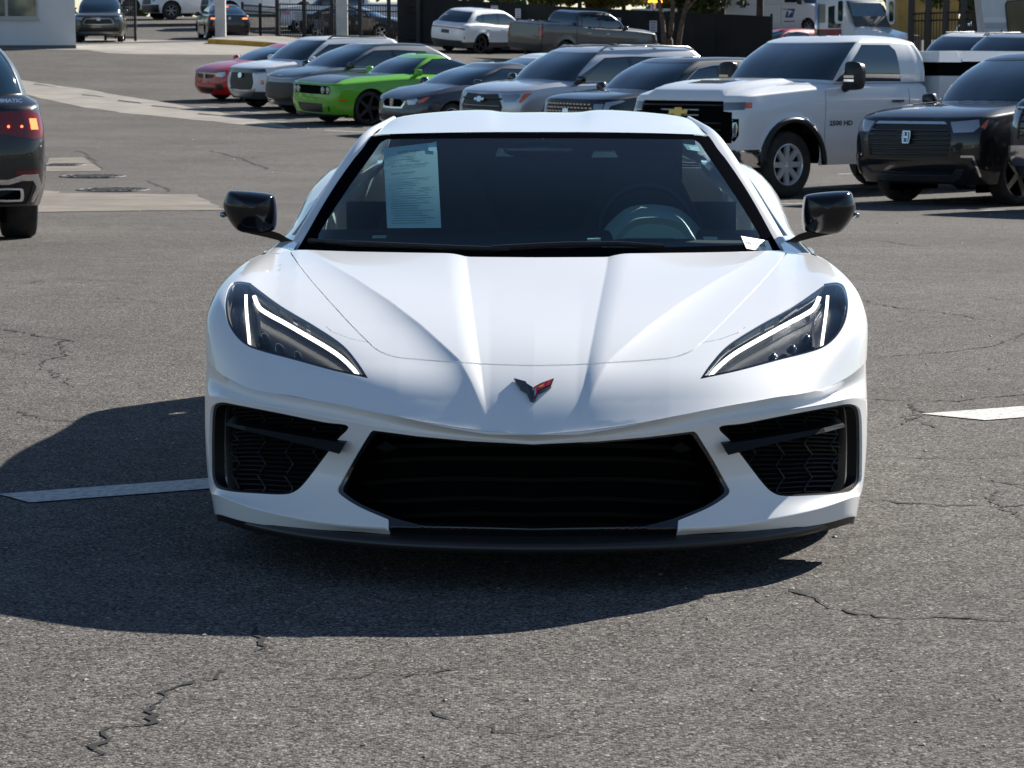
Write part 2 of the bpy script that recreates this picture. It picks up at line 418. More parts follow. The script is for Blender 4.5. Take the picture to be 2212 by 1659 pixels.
# ================================================================== the white sports car in front
D0 = 6.75
def T(a, y, Y):
    p = unproj(CX + a, y, D0 + Y); return np.array((p.x, p.y - D0, p.z))
def lp(P):
    q = np.asarray(P, float).copy(); q[..., 1] += D0; r = proj(q); r[..., 0] -= CX; return r
def net(rows):
    return np.array([[T(*p) if p[0] != 'm' else np.array(p[1:], float) for p in r] for r in rows])
def lerp_tab(tab, y):
    t = sorted(tab); return np.interp(y, [p[0] for p in t], [p[1] for p in t])
def build_hero():
    car = empty('sports_car', (0.056, D0, 0), -R(1.1))
    tag(car, 'white low sports coupe with black mirrors and red and black flag badge, nearest the camera', 'car')
    PW = paint('pearl_white', (.85, .85, .845))
    # ---- upper nose, hood and front fenders
    rows = [
        [(0, 939, 0), (140, 926, .012), (284, 902, .06), (400, 879, .13), (550, 853, .28), (628, 836, .40), (685, 805, .55), (712, 777, .66), ('m', .968, .95, .56), ('m', .962, 1.47, .52)],
        [(0, 860, .106), (140, 850, .115), (284, 832, .164), (400, 815, .232), (545, 793, .373), (632, 768, .488), (688, 735, .612), (714, 715, .72), ('m', .970, 1.0, .635), ('m', .960, 1.47, .60)],
        [(0, 780, .265), (140, 774, .275), (284, 762, .327), (400, 748, .392), (535, 725, .512), (625, 698, .62), (682, 672, .71), (708, 672, .79), ('m', .968, 1.05, .69), ('m', .955, 1.47, .67)],
        [(0, 700, .53), (145, 693, .55), (288, 681, .61), (400, 669, .67), (515, 654, .75), (600, 638, .82), (660, 624, .88), (690, 630, .94), ('m', .960, 1.15, .735), ('m', .945, 1.47, .72)],
        [(0, 630, .85), (150, 624, .87), (290, 614, .93), (400, 606, .98), (505, 599, 1.03), (580, 592, 1.07), (628, 586, 1.10), (657, 591, 1.14), ('m', .935, 1.28, .767), ('m', .925, 1.48, .76)],
        [(0, 556, 1.2), (150, 555, 1.22), (290, 553, 1.29), (400, 551, 1.38), (490, 548, 1.46), (535, 546, 1.5), (582, 547, 1.48), (616, 559, 1.38), ('m', .905, 1.46, .797), ('m', .89, 1.56, .80)],
    ]
    a1t = [(905, 97), (767, 119), (649, 139), (575, 151), (500, 158)]
    a3t = [(908, 96), (832, 132), (783, 161), (764, 182), (710, 245), (655, 320), (608, 394), (547, 503), (520, 540)]
    def hood_detail(p):
        q = lp(p); a, y = np.abs(q[:, 0]), q[:, 1]
        p = p.copy()
        fade = np.clip((905 - y) / 110, 0, 1); fade = fade * fade * (3 - 2 * fade)
        a1 = lerp_tab(a1t, y); wd = np.interp(y, [560, 760, 905], [46, 40, 14])
        r = np.clip((a - a1) / wd, 0, 1); z = .0105 * fade * (1 - (1 - r) ** 2)          # raised lobes beside the sunken centre
        a3 = lerp_tab(a3t, y); h3 = np.interp(y, [548, 600, 700, 780, 860, 905], [.003, .012, .021, .021, .011, 0])
        d = np.clip(a - a3, 0, None); z -= h3 * (1 - np.exp(-d / 46)) * np.exp(-d / 320)
        z -= .010 * np.clip(a / 97, 0, 1) * np.clip((y - 560) / 345, 0, 1) * (a < 1e9) * np.clip(1 - (a - 97) / 200, 0, 1)   # centre spine
        inside = np.clip((560 - a) / 40, 0, 1)
        p[:, 2] += z * inside
        return p
    S1 = Surf(net(rows), post=hood_detail, out=(0, -.3, 1))
    inv1 = lambda pts, m=None: S1.inv(lp, pts, m or (lambda G, u, v: G[:, 1] < 1.6))
    front = lambda G, u, v: u < S1.ku[7] + .02
    hl = np.concatenate([catmull([(358, 818), (383, 781), (417, 744), (476, 705), (552, 661), (620, 612)], n=8)[:-1],
                         catmull([(620, 612), (648, 609), (664, 619), (672, 645), (672, 672), (665, 700), (648, 727), (623, 748), (588, 761), (515, 780), (437, 801), (358, 818)], n=6)[:-1]])
    shut = catmull([(0, 790), (80, 788), (166, 783), (250, 777), (298, 772), (335, 759), (358, 741), (400, 700), (461, 635), (505, 585), (536, 545)], n=8)
    seam2 = np.array([(360, 740), (400, 732), (440, 717), (452, 706)], float)
    uv = lambda pts, m=front: S1.inv(lp, np.asarray(pts), m)
    hoodpoly = np.concatenate([shut, [(536, 530), (0, 530)]])
    arch = [(1.0 + .365 * math.cos(t), .335 + .365 * math.sin(t)) for t in np.linspace(-.3, math.pi + .3, 40)]
    archuv = S1.inv(lambda P: np.asarray(P)[..., 1:], np.array(arch + [(.6, -.3), (1.4, -.3)][::-1]), lambda G, u, v: u > S1.ku[7] - .03)
    regs = [('gap', uv(ribbon(shut, 1.55))), ('gap', uv(ribbon(densify(seam2, 12, False), .8))),
            ('bezel', uv(np.array(hl))), ('hood', uv(densify(hoodpoly, 20)))]
    # lens is the light outline shrunk a little; what is left of the outline is the black bezel
    c = hl.mean(0); lens = []
    for i, p in enumerate(hl):
        t = hl[(i + 1) % len(hl)] - hl[i - 1]; nrm = np.array([-t[1], t[0]]); nrm /= np.linalg.norm(nrm) + 1e-9
        if np.dot(nrm, c - p) < 0: nrm = -nrm
        lens.append(p + nrm * 5.0)
    lens = np.array(lens); lens[0] = hl[0] + (16, -9)
    regs.insert(2, ('lens', uv(lens)))
    S1b = Surf(net(rows), out=(0, -.3, 1)); uvb = lambda pts: S1b.inv(lp, np.asarray(pts), front)
    creases = [uvb(np.array([(a_, y_) for y_, a_ in zip(np.linspace(904, 557, 60), lerp_tab(a1t, np.linspace(904, 557, 60)) + o_)])) for o_ in (-3.0, .2, 3.0)
               ] + [uvb(np.array([(a_, y_) for y_, a_ in zip(np.linspace(903, 549, 80), lerp_tab(a3t, np.linspace(903, 549, 80)) + o_)])) for o_ in (-3.0, .3, 4.0)]
    C1 = Cut(S1, regs, 110, 84, creases)
    C1.obj('front_body', 'base', PW, car, 0, .012)
    hood = C1.obj('hood', 'hood', PW, car, 0, .012)
    C1.obj('shut_line', 'gap', M_DARK, car, -.010)
    M_LENS = bpy.data.materials.new('clear_lens'); M_LENS.use_nodes = True
    N, L = M_LENS.node_tree.nodes, M_LENS.node_tree.links; N.remove(N['Principled BSDF'])
    tr = N.new('ShaderNodeBsdfTransparent'); tr.inputs[0].default_value = (.86, .88, .9, 1)
    gl = N.new('ShaderNodeBsdfGlossy'); gl.inputs['Roughness'].default_value = .02
    fr = N.new('ShaderNodeFresnel'); fr.inputs[0].default_value = 1.5; mx = N.new('ShaderNodeMixShader')
    ge = N.new('ShaderNodeNewGeometry'); sb = N.new('ShaderNodeMath'); sb.operation = 'SUBTRACT'; sb.inputs[0].default_value = 1.0; L.new(ge.outputs['Backfacing'], sb.inputs[1]); ml = N.new('ShaderNodeMath'); ml.operation = 'MULTIPLY'; L.new(fr.outputs[0], ml.inputs[0]); L.new(sb.outputs[0], ml.inputs[1])
    L.new(ml.outputs[0], mx.inputs[0]); L.new(tr.outputs[0], mx.inputs[1]); L.new(gl.outputs[0], mx.inputs[2]); L.new(mx.outputs[0], N['Material Output'].inputs[0])
    M_HOUS = mat('lamp_housing', (.008, .009, .012), .3, spec=.4); M_RIDGE = mat('lamp_ridge', (.02, .02, .023), .4, spec=.4)
    M_DRL = mat('daytime_strip', (.9, .9, .85), .3, emit=(1, .98, .88), estr=1.5)
    for sgn in (1, -1):
        hlo = C1.obj('headlight', 'bezel', M_GLOSSBLACK, car, -.002, .03, sgn)
        C1.obj('lens', 'lens', M_LENS, hlo, -.001, 0, sgn)
        C1.obj('housing', 'lens', M_HOUS, hlo, -.045, -.044, sgn)
        def strip(line, wpx, off, m, nm, th=.002):
            pts = densify(np.array(line, float), 8, False); rb = ribbon(pts, wpx / 2); n2 = len(pts)
            q = uv(rb); p, n = S1.pn(q[:, 0], q[:, 1]); p = p + n * off
            if sgn < 0: p = p * (-1, 1, 1); n = n * (-1, 1, 1)
            b = p - n * th; v = list(p) + list(b); k = len(p); f = []
            for i in range(n2 - 1):
                f.append((i, i + 1, 2 * n2 - 2 - i, 2 * n2 - 1 - i))
            f += [(i, (i + 1) % k, (i + 1) % k + k, i + k) for i in range(k)]
            mb = MB(); mb.add(v, f); return mb.build(nm, m, hlo)
        strip(catmull([(381, 805), (394, 786), (433, 752), (511, 706), (586, 664), (602, 648), (610, 628)], n=5), 8.5, -.016, M_DRL, 'daytime_strip')
        strip([(628, 626), (625, 680), (622, 742)], 6.5, -.016, M_DRL, 'daytime_strip')
        strip(catmull([(399, 797), (440, 765), (515, 722), (592, 678), (611, 655)], n=5), 2.2, -.024, M_RIDGE, 'reflector_trim')
        strip(catmull([(410, 803), (470, 789), (560, 768), (612, 752)], n=5), 5, -.03, M_RIDGE, 'housing_ridge', .02)
        strip(catmull([(612, 640), (600, 675), (606, 735)], n=5), 5, -.022, M_RIDGE, 'housing_ridge', .02)
        for ca, cy in ((560, 735), (590, 712), (520, 752)):
            th = np.linspace(0, 2 * math.pi, 15)[:-1]
            q = uv(np.stack([ca + 11 * np.cos(th), cy + 11 * np.sin(th)], 1)); p, n = S1.pn(q[:, 0], q[:, 1])
            p = p - n * .030; ctr = p.mean(0) + n.mean(0) * .012
            if sgn < 0: p = p * (-1, 1, 1); ctr = ctr * (-1, 1, 1)
            mb = MB(); mid = (p + ctr) / 2 + (ctr - p.mean(0)) * .35
            k = len(p); mb.add(list(p) + list(mid) + [ctr], [(i, (i + 1) % k, (i + 1) % k + k, i + k) for i in range(k)] + [(i + k, (i + 1) % k + k, 2 * k) for i in range(k)])
            mb.build('projector', mat('projector_glass', (.012, .013, .015), .08, spec=.5), hlo, True)
    # ---- badge: two crossed flags
    bd = empty('badge'); bd.parent = car
    def plate(poly, m, nm, off, th):
        q = S1.inv(lp, np.array([(abs(x - 1153), y) for x, y in poly], float), front); p, n = S1.pn(q[:, 0], q[:, 1])
        sg = np.array([1.0 if x >= 1153 else -1.0 for x, y in poly]); p = p.copy(); p[:, 0] *= sg
        nn = n.mean(0); nn[0] = 0; nn /= np.linalg.norm(nn)
        mb = MB(); mb.prism([Vector(v) + Vector(nn) * off for v in p], Vector(nn) * th); return mb.build(nm, m, bd)
    M_BRED = mat('badge_red', (.45, .012, .015), .15, coat=1); M_BBLK = mat('badge_black', (.01, .01, .012), .1, coat=1)
    plate([(1110, 822), (1136, 829), (1138, 833), (1152, 842), (1152, 870), (1145, 867), (1137, 851), (1124, 843)], M_BBLK, 'flag', .001, .008)
    plate([(1197, 822), (1191, 839), (1164, 853), (1158, 867), (1152.6, 870), (1152.6, 842), (1168, 833)], M_BBLK, 'flag', .001, .008)
    plate([(1193, 825), (1188, 837), (1180, 841), (1183, 829)], M_BRED, 'flag_field', .0095, .001)
    plate([(1180, 831), (1177, 842), (1162, 850), (1156, 863), (1154, 845), (1168, 836)], M_BRED, 'flag_field', .0095, .001)
    plate([(1175, 837), (1173, 841), (1165, 845), (1166, 841)], M_GOLD, 'flag_emblem', .011, .001)
    plate([(1155, 845), (1157, 845), (1158.5, 858), (1155, 862)], M_CHROME, 'flag_staff', .0105, .001)
    # ---- lower fascia with the three intakes
    rows2 = [rows[0][:8] + [('m', .967, .76, .556)],
        [(0, 950, .022), (140, 938, .034), (284, 915, .082), (400, 893, .157), (550, 869, .315), (628, 853, .435), (687, 828, .57), (712, 806, .665), ('m', .967, .75, .53)],
        [(0, 957, .026), (140, 946, .036), (284, 930, .081), (400, 911, .135), (550, 884, .263), (640, 867, .368), (695, 858, .50), (715, 860, .62), ('m', .968, .72, .47)],
        [(0, 1010, .055), (140, 1005, .065), (284, 1000, .105), (400, 990, .165), (550, 980, .30), (640, 975, .40), (695, 970, .52), (714, 965, .62), ('m', .966, .70, .37)],
        [(0, 1070, .065), (140, 1068, .075), (284, 1066, .11), (400, 1062, .16), (520, 1064, .25), (620, 1062, .355), (690, 1052, .49), (707, 1045, .59), ('m', .955, .66, .27)],
        [(0, 1150, .03), (140, 1148, .04), (284, 1146, .06), (375, 1143, .092), (510, 1124, .185), (630, 1093, .315), (690, 1070, .45), (703, 1060, .56), ('m', .95, .64, .25)],
        [(0, 1165, .045), (140, 1163, .055), (284, 1157, .08), (375, 1150, .112), (510, 1143, .205), (630, 1128, .335), (688, 1113, .47), (693, 1106, .56), ('m', .935, .64, .19)],
        [(0, 1187, .05), (140, 1186, .06), (284, 1180, .09), (375, 1174, .13), (510, 1162, .23), (630, 1146, .36), (684, 1130, .49), (690, 1122, .56), ('m', .92, .64, .16)]]
    S2 = Surf(net(rows2), rb=(2, 5, 6), out=(0, -1, .1))
    msk = lambda G, u, v: np.ones(len(u), bool)
    msk2 = lambda G, u, v: u < S2.ku[7] - .004
    uv2 = lambda pts: S2.inv(lp, np.asarray(pts, float), msk2)
    centre = np.concatenate([[(0, 960), (140, 953), (250, 943), (336, 932), (347, 931), (354, 937)], catmull([(354, 937), (385, 987), (415, 1040), (424, 1058), (415, 1072), (375, 1097), (314, 1123)], n=5)[1:], [(313, 1141), (311, 1152), (305, 1195), (0, 1195)]])
    side_ = catmull([(401, 922), (455, 913), (540, 896), (640, 877), (676, 871), (696, 877), (703, 895), (705, 940), (705, 1000), (703, 1036), (690, 1055), (655, 1064), (600, 1068), (545, 1070), (518, 1064), (495, 1044), (455, 992), (425, 952)], True, 5)
    def shrink(poly, d):
        c = poly.mean(0); o = []
        for i, p in enumerate(poly):
            t = poly[(i + 1) % len(poly)] - poly[i - 1]; nrm = np.array([-t[1], t[0]]); nrm /= np.linalg.norm(nrm) + 1e-9
            if np.dot(nrm, c - p) < 0: nrm = -nrm
            o.append(p + nrm * d)
        return np.array(o)
    cin = np.concatenate([[(0, 966), (140, 959), (250, 949), (340, 938)], catmull([(346, 942), (378, 990), (407, 1042), (414, 1058), (404, 1070), (368, 1092), (300, 1119)], n=5), [(240, 1135), (0, 1141)]])
    vb = S2.kv[6]
    under = np.array([(0, vb)] + [(x, vb) for x in np.linspace(0, S2.U, 40)] + [(S2.U, S2.V), (0, S2.V)])
    regs = [('grille', uv2(densify(cin, 20))), ('cframe', uv2(densify(centre, 20))), ('mesh', uv2(shrink(side_, 6))), ('sframe', uv2(side_)), ('under', under)]
    C2 = Cut(S2, regs, 100, 44)
    C2.obj('front_bumper', 'base', PW, car, 0, .02)
    C2.pair('chin', 'under', M_BLACK, car, -.004)
    g = C2.obj('centre_grille', 'cframe', M_GLOSSBLACK, car, -.006, .02)
    C2.obj('backing', 'grille', M_DARK, g, -.13)
    mb = MB()
    for yy in (975, 1000, 1025, 1050, 1075, 1100, 1122):
        amax = np.interp(yy, [962, 1058, 1075, 1122], [352, 412, 398, 300])
        aa = np.linspace(-amax, amax, 25); q = uv2(np.stack([np.abs(aa), np.full(25, yy - .02 * np.abs(aa))], 1)); p, n = S2.pn(q[:, 0], q[:, 1])
        p = p + n * -.095; p[:, 0] *= np.sign(aa)
        v = []; f = []
        for i, c_ in enumerate(p):
            v += [(c_[0], c_[1], c_[2] + .006), (c_[0], c_[1], c_[2] - .006), (c_[0], c_[1] + .03, c_[2] - .002)]
        for i in range(24):
            for a, b in ((0, 1), (1, 2), (2, 0)): f.append((3 * i + a, 3 * i + b, 3 * i + 3 + b, 3 * i + 3 + a))
        mb.add(v, f)
    mb.build('grille_bars', mat('grille_black', (.0018, .0018, .002), .6, spec=.12), g)
    mb = MB()                                           # camera / sensor lugs in the upper corners
    for sg in (1, -1):
        c_ = T(318, 968, .12); mb.prism([Vector((sg * c_[0] + dx, c_[1], c_[2] + dz)) for dx, dz in ((-.03, .0), (0, .018), (.03, 0), (0, -.012))], (0, .03, 0))
    so_ = mb.build('sensor', mat('grille_black', (.0018, .0018, .002), .6, spec=.12), g); so_['kind'] = 'stuff'
    for sgn in (1, -1):
        fr_ = C2.obj('side_intake', 'sframe', mat('satin_black', (.0025, .0025, .003), .5, spec=.2), car, -.008, .03, sgn)
        C2.obj('backing', 'mesh', M_DARK, fr_, -.065, 0, sgn)
        mb = MB()                                       # fine louvres and honeycomb ribs
        def rib(pts, r, off):
            q = uv2(np.array(pts)); p, n = S2.pn(q[:, 0], q[:, 1]); p = p + n * off
            if sgn < 0: p = p * (-1, 1, 1)
            mb.tube([Vector(v) for v in p], r, 4)
        sp = shrink(side_, 10)
        for yy in np.arange(885, 1066, 8.5):
            aa = np.linspace(405, 700, 60); pp = np.stack([aa, yy - (aa - 560) * .03], 1); ins = in_poly(pp, sp)
            if ins.sum() > 3: rib(pp[ins][::3] if ins.sum() > 8 else pp[ins], .0022, -.052)
        for k, x0 in enumerate(np.arange(430, 720, 62)):
            zig = [(x0 + (9 if j % 2 else -9), yy) for j, yy in enumerate(np.arange(875, 1075, 22))]
            pp = densify(zig, 8, False); ins = in_poly(pp, sp)
            idx = np.where(ins)[0]
            if len(idx) > 3: rib(pp[idx[0]:idx[-1] + 1], .0032, -.048)
        mb.build('mesh', mat('intake_mesh', (.008, .008, .009), .45), fr_)
        tp = [(407, 958, .13), (470, 949, .185), (560, 934, .275), (625, 923, .345), (668, 915, .43)]
        bt = [(420, 982, .125), (480, 966, .18), (565, 946, .27), (627, 932, .34), (670, 920, .43)]
        A = [T(*p) * (sgn, 1, 1) for p in tp]; B = [T(*p) * (sgn, 1, 1) for p in bt]
        v = []; f = []
        for i in range(5):
            v += [A[i], B[i], B[i] + (0, .05, -.002), A[i] + (-.01 * sgn, .09, .006)]
        for i in range(4):
            for j in range(4): f.append((4 * i + j, 4 * i + (j + 1) % 4, 4 * i + 4 + (j + 1) % 4, 4 * i + 4 + j))
        f += [(0, 1, 2, 3), (16, 17, 18, 19)]
        mb = MB(); mb.add(v, f); mb.build('winglet', mat('satin_black', (.0025, .0025, .003), .5, spec=.2), fr_)
    # ---- splitter lip
    path = catmull([(0, -.015), (.2, 0), (.4, .045), (.6, .14), (.75, .26), (.85, .385), (.897, .50), (.905, .60)], n=6)
    full = np.concatenate([(path * (-1, 1))[::-1][:-1], path]); d = np.gradient(full, axis=0); d /= np.linalg.norm(d, axis=1)[:, None]
    nin = np.stack([-d[:, 1], d[:, 0]], 1)
    prof = [(.16, .158), (.035, .143), (.010, .136), (.001, .126), (.003, .114), (.014, .106), (.20, .100)]
    v = []; f = []
    for q, nn in zip(full, nin):
        for di, z in prof: v.append((q[0] + nn[0] * di, q[1] + nn[1] * di, z))
    m_ = len(prof)
    for i in range(len(full) - 1):
        for j in range(m_ - 1): f.append((i * m_ + j, i * m_ + j + 1, (i + 1) * m_ + j + 1, (i + 1) * m_ + j))
    mesh_obj('splitter', v, f, mat('splitter_black', (.02, .02, .021), .33), car, True)
    # ---- windscreen
    base = [(0, 551, 1.26), (150, 550, 1.28), (290, 548, 1.35), (400, 545, 1.44), (480, 541, 1.55), (520, 536, 1.66)]
    top = [(0, 287, 1.98), (130, 287.5, 1.99), (240, 289, 2.02), (310, 291, 2.06), (348, 293, 2.12), (366, 296, 2.17)]
    Bp = np.array([T(*p) for p in base]); Tp = np.array([T(*p) for p in top]); rws = []
    for t in (-.10, 0, .33, .66, 1.0):
        r = Bp + (Tp - Bp) * t + np.array((0, -.5, .85)) * .022 * math.sin(math.pi * max(t, 0)); rws.append(r)
    S3 = Surf(rws, out=(0, -.5, .8)); uv3 = lambda pts: S3.inv(lp, np.asarray(pts, float), msk)
    gp = catmull([(330, 301), (344, 309), (356, 326)], n=4)
    gpoly = np.concatenate([[(0, 299), (120, 299), (240, 300)], gp, [(400, 388), (440, 448), (470, 497)], catmull([(476, 508), (474, 522), (455, 528)], n=4), [(300, 533), (0, 536)]])
    C3 = Cut(S3, [('glass', uv3(densify(gpoly, 15)))], 50, 50)
    M_WS = bpy.data.materials.new('windscreen_glass'); M_WS.use_nodes = True
    N, L = M_WS.node_tree.nodes, M_WS.node_tree.links; N.remove(N['Principled BSDF'])
    tr = N.new('ShaderNodeBsdfTransparent'); tr.inputs[0].default_value = (.56, .78, .82, 1)
    gl = N.new('ShaderNodeBsdfGlossy'); gl.inputs['Roughness'].default_value = .015
    fr = N.new('ShaderNodeFresnel'); fr.inputs[0].default_value = 1.52; mx = N.new('ShaderNodeMixShader')
    ge = N.new('ShaderNodeNewGeometry'); sb = N.new('ShaderNodeMath'); sb.operation = 'SUBTRACT'; sb.inputs[0].default_value = 1.0; L.new(ge.outputs['Backfacing'], sb.inputs[1]); ml = N.new('ShaderNodeMath'); ml.operation = 'MULTIPLY'; L.new(fr.outputs[0], ml.inputs[0]); L.new(sb.outputs[0], ml.inputs[1])
    L.new(ml.outputs[0], mx.inputs[0]); L.new(tr.outputs[0], mx.inputs[1]); L.new(gl.outputs[0], mx.inputs[2]); L.new(mx.outputs[0], N['Material Output'].inputs[0])
    ws = C3.obj('windscreen', 'glass', M_WS, car)
    C3.obj('black_border', 'base', mat('glass_frit', (.003, .0035, .005), .9, spec=.0), ws, .0)
    # ---- A pillars
    pr = [[(523, 546, 1.66), (532, 530, 1.70), (539, 534, 1.77), (540, 548, 1.90)], [(434, 400, 1.93), (449, 394, 1.955), (458, 399, 2.03), (459, 414, 2.15)],
          [(368, 299, 2.17), (381, 294, 2.19), (390, 300, 2.27), (391, 318, 2.38)], [(346, 277, 2.38), (352, 270, 2.40), (360, 278, 2.48), (362, 297, 2.58)], [(312, 256, 2.65), (317, 251, 2.66), (326, 259, 2.72), (331, 280, 2.84)]]
    S4 = Surf(net(pr), out=(.7, -.3, .5)); C4 = Cut(S4, [], 14, 40)
    C4.pair('roof_pillar', 'base', PW, car)
    pf = net([[(500, 556, 1.49), (545, 552, 1.51), (592, 553, 1.53)], [(520, 551, 1.60), (550, 541, 1.65), (594, 543, 1.70)], [(528, 545, 1.69), (552, 535, 1.78), (586, 534, 1.90)]])
    Cut(Surf(pf, out=(0, 0, 1)), [], 10, 10).pair('pillar_foot', 'base', PW, car)
    # ---- roof and engine cover
    rr = [[T(*p) for p in [(0, 285, 1.99), (85, 285, 1.99), (113, 285.2, 1.99), (240, 287, 2.02), (310, 289, 2.06), (350, 291, 2.12), (366, 294, 2.18)]],
          [T(*p) for p in [(0, 262, 2.28), (85, 261.5, 2.28), (113, 259.5, 2.28), (240, 263, 2.30), (300, 268, 2.32), (336, 274, 2.36), (352, 282, 2.40)]],
          [T(*p) for p in [(0, 242.5, 2.6), (85, 242.2, 2.6), (113, 239, 2.59), (235, 243, 2.6), (285, 249, 2.62), (312, 256, 2.65), (322, 266, 2.70)]]]
    for Y, X, Z in ((3.1, (0, .10, .2, .40, .50, .56, .62), (1.185, 1.185, 1.2, 1.16, 1.11, 1.07, 1.02)), (3.7, (0, .12, .24, .45, .56, .63, .69), (1.08, 1.08, 1.09, 1.05, 1.025, 1.01, .998)),
                    (4.3, (0, .14, .28, .5, .62, .7, .75), (.985, .985, .99, .985, .975, .97, .958)), (4.6, (0, .14, .28, .5, .62, .7, .75), (.985, .985, .985, .982, .975, .965, .945))):
        rr.append([np.array((x, Y, z)) for x, z in zip(X, Z)])
    S5 = Surf(rr, out=(0, 0, 1))
    hatch = S5.inv(lambda P: np.asarray(P)[..., :2], np.array([(0, 2.95), (.3, 2.95), (.42, 3.1), (.40, 3.9), (.3, 4.0), (0, 4.0)]))
    C5 = Cut(S5, [('hatch', hatch)], 40, 60)
    C5.obj('roof', 'base', PW, car); C5.obj('rear_glass', 'hatch', M_GLASS, car, -.002)
    # ---- doors, haunches and tail
    sec = [(1.46, [(.90, .17), (.955, .33), (.962, .5), (.955, .67), (.925, .76), (.88, .80), (.80, .80)]), (1.8, [(.89, .16), (.945, .32), (.952, .5), (.945, .68), (.905, .79), (.86, .825), (.80, .83)]),
           (2.3, [(.88, .16), (.925, .32), (.93, .5), (.93, .68), (.90, .81), (.85, .86), (.77, .875)]), (3.0, [(.89, .16), (.94, .34), (.95, .54), (.955, .74), (.92, .87), (.83, .965), (.615, 1.025)]),
           (3.65, [(.91, .18), (.965, .38), (.968, .58), (.962, .74), (.93, .865), (.83, .99), (.69, .998)]), (4.2, [(.88, .25), (.95, .42), (.95, .6), (.94, .75), (.90, .87), (.82, .95), (.745, .962)]),
           (4.55, [(.80, .3), (.89, .45), (.90, .6), (.89, .75), (.87, .86), (.81, .93), (.75, .948)]), (4.64, [(.70, .32), (.80, .47), (.82, .62), (.82, .76), (.80, .86), (.77, .93), (.74, .944)])]
    S6 = Surf([[np.array((x, Y, z)) for x, z in s_] for Y, s_ in sec], out=(1, 0, 0))
    sidev = lambda P: np.asarray(P)[..., 1:]
    arch2 = [(3.72 + .385 * math.cos(t), .345 + .385 * math.sin(t)) for t in np.linspace(-.4, math.pi + .4, 40)] + [(3.3, 0), (4.1, 0)]
    scoop = catmull([(2.55, .45), (2.75, .70), (2.95, .82), (3.05, .80), (2.98, .60), (2.8, .40)], True, 5)
    door = [(1.55, .25), (1.5, .5), (1.56, .78), (2.6, .86), (2.72, .6), (2.5, .22)]
    C6 = Cut(S6, [('hole', S6.inv(sidev, np.array(arch2))), ('scoop', S6.inv(sidev, scoop)), ('gap', S6.inv(sidev, ribbon(densify(np.array(door + door[:1], float), .05, False), .003)))], 36, 70)
    C6.obj('rear_body', 'base', PW, car, 0, .02); C6.pair('side_scoop', 'scoop', M_GLOSSBLACK, car, -.04); C6.obj('door_gap', 'gap', M_DARK, car, -.008)
    # side glass
    sg_ = []
    for Y, (xb, zb), (xt, zt) in ((1.85, (.83, .815), (.83, .83)), (2.0, (.82, .845), (.79, .88)), (2.2, (.80, .87), (.71, 1.03)), (2.4, (.785, .885), (.63, 1.135)), (2.6, (.74, .92), (.595, 1.165)), (2.85, (.69, .97), (.57, 1.17)), (3.1, (.63, 1.02), (.60, 1.06))):
        sg_.append([np.array((xb + (xt - xb) * t + .02 * math.sin(math.pi * t), Y, zb + (zt - zb) * t)) for t in (0, .5, 1)])
    Cut(Surf(sg_, out=(1, 0, .3)), [], 6, 30).pair('side_window', 'base', mat('dark_side_glass', (.004, .005, .006), .12, spec=.3), car)
    mb = MB(); mb.prism([(-.74, 4.6, .94), (-.8, 4.6, .8), (-.8, 4.6, .5), (-.68, 4.6, .32), (.68, 4.6, .32), (.8, 4.6, .5), (.8, 4.6, .8), (.74, 4.6, .94)], (0, .03, 0)); mb.build('rear_bumper', PW, car)
    for sgn in (1, -1):
        mb = MB(); mb.box(sgn * .55 - .16, sgn * .55 + .16, 4.625, 4.65, .78, .86); mb.build('tail_light', M_REDLENS, car)
    # underbody and wheels
    mb = MB(); mb.box(-.60, .60, .30, 4.45, .13, .42); mb.box(-.84, .84, 1.45, 3.25, .13, .40); mb.box(-.5, .5, .36, .5, .14, .30); mb.box(-.46, .46, .30, .33, .16, .50); mb.build('underbody', M_DARK, car)  # dark boxes that block light; last one added in the nose against leaking sun
    for sgn in (1, -1):
        mb = MB(); mb.box(sgn * .56 - .02, sgn * .56 + .02, .62, 1.45, .2, .60); mb.box(sgn * .74 - .14, sgn * .74 + .14, .63, .65, .2, .52); mb.build('wheel_liner', M_DARK, car)
        for Y, r, wd, xx in ((1.0, .325, .25, .80), (3.72, .345, .31, .79)):
            make_wheel(car, (sgn * xx, Y, r), r, wd, sgn, M_DARKALLOY, 5, rim=.78)
    # ---- mirrors
    for sgn in (1, -1):
        mir = mirror_hero(car, sgn)
    # ---- cabin
    cb = mat('cabin_black', (.012, .013, .015), .6); cg = mat('cabin_trim_grey', (.40, .40, .35), .55); cs = mat('seat_leather', (.045, .047, .047), .5)
    dash = [[np.array((x, Y, z + .0 * x)) for x in (-.74, -.4, -.12, 0, .12, .4, .74)] for Y, z in ((1.36, .775), (1.55, .80), (1.75, .835), (1.95, .845), (2.05, .80), (2.08, .65))]
    dd = Cut(Surf(dash, out=(0, 0, 1)), [], 20, 16).part('base', side=1); mesh_obj('dashboard', dd[0], dd[1], cb, car, True)
    arch_pts = catmull([(-.155, 0), (-.125, .045), (-.075, .092), (-.02, .104), (.03, .102), (.085, .085), (.13, .04), (.155, 0)], n=4)
    mb = MB(); X0, Y0_, Z0 = .385, 1.72, .80
    rim_o = [(X0 + x, Y0_, Z0 + z) for x, z in arch_pts]; back = [(X0 + x * 1.15, Y0_ + .22, Z0 + z * 1.0 + .03) for x, z in arch_pts]
    n_ = len(rim_o); mb.add(rim_o + back, [(i, i + 1, n_ + i + 1, n_ + i) for i in range(n_ - 1)])
    slot = [(X0 - .10 + .2 * t, z) for t, z in zip(np.linspace(0, 1, 2), (0, 0))]
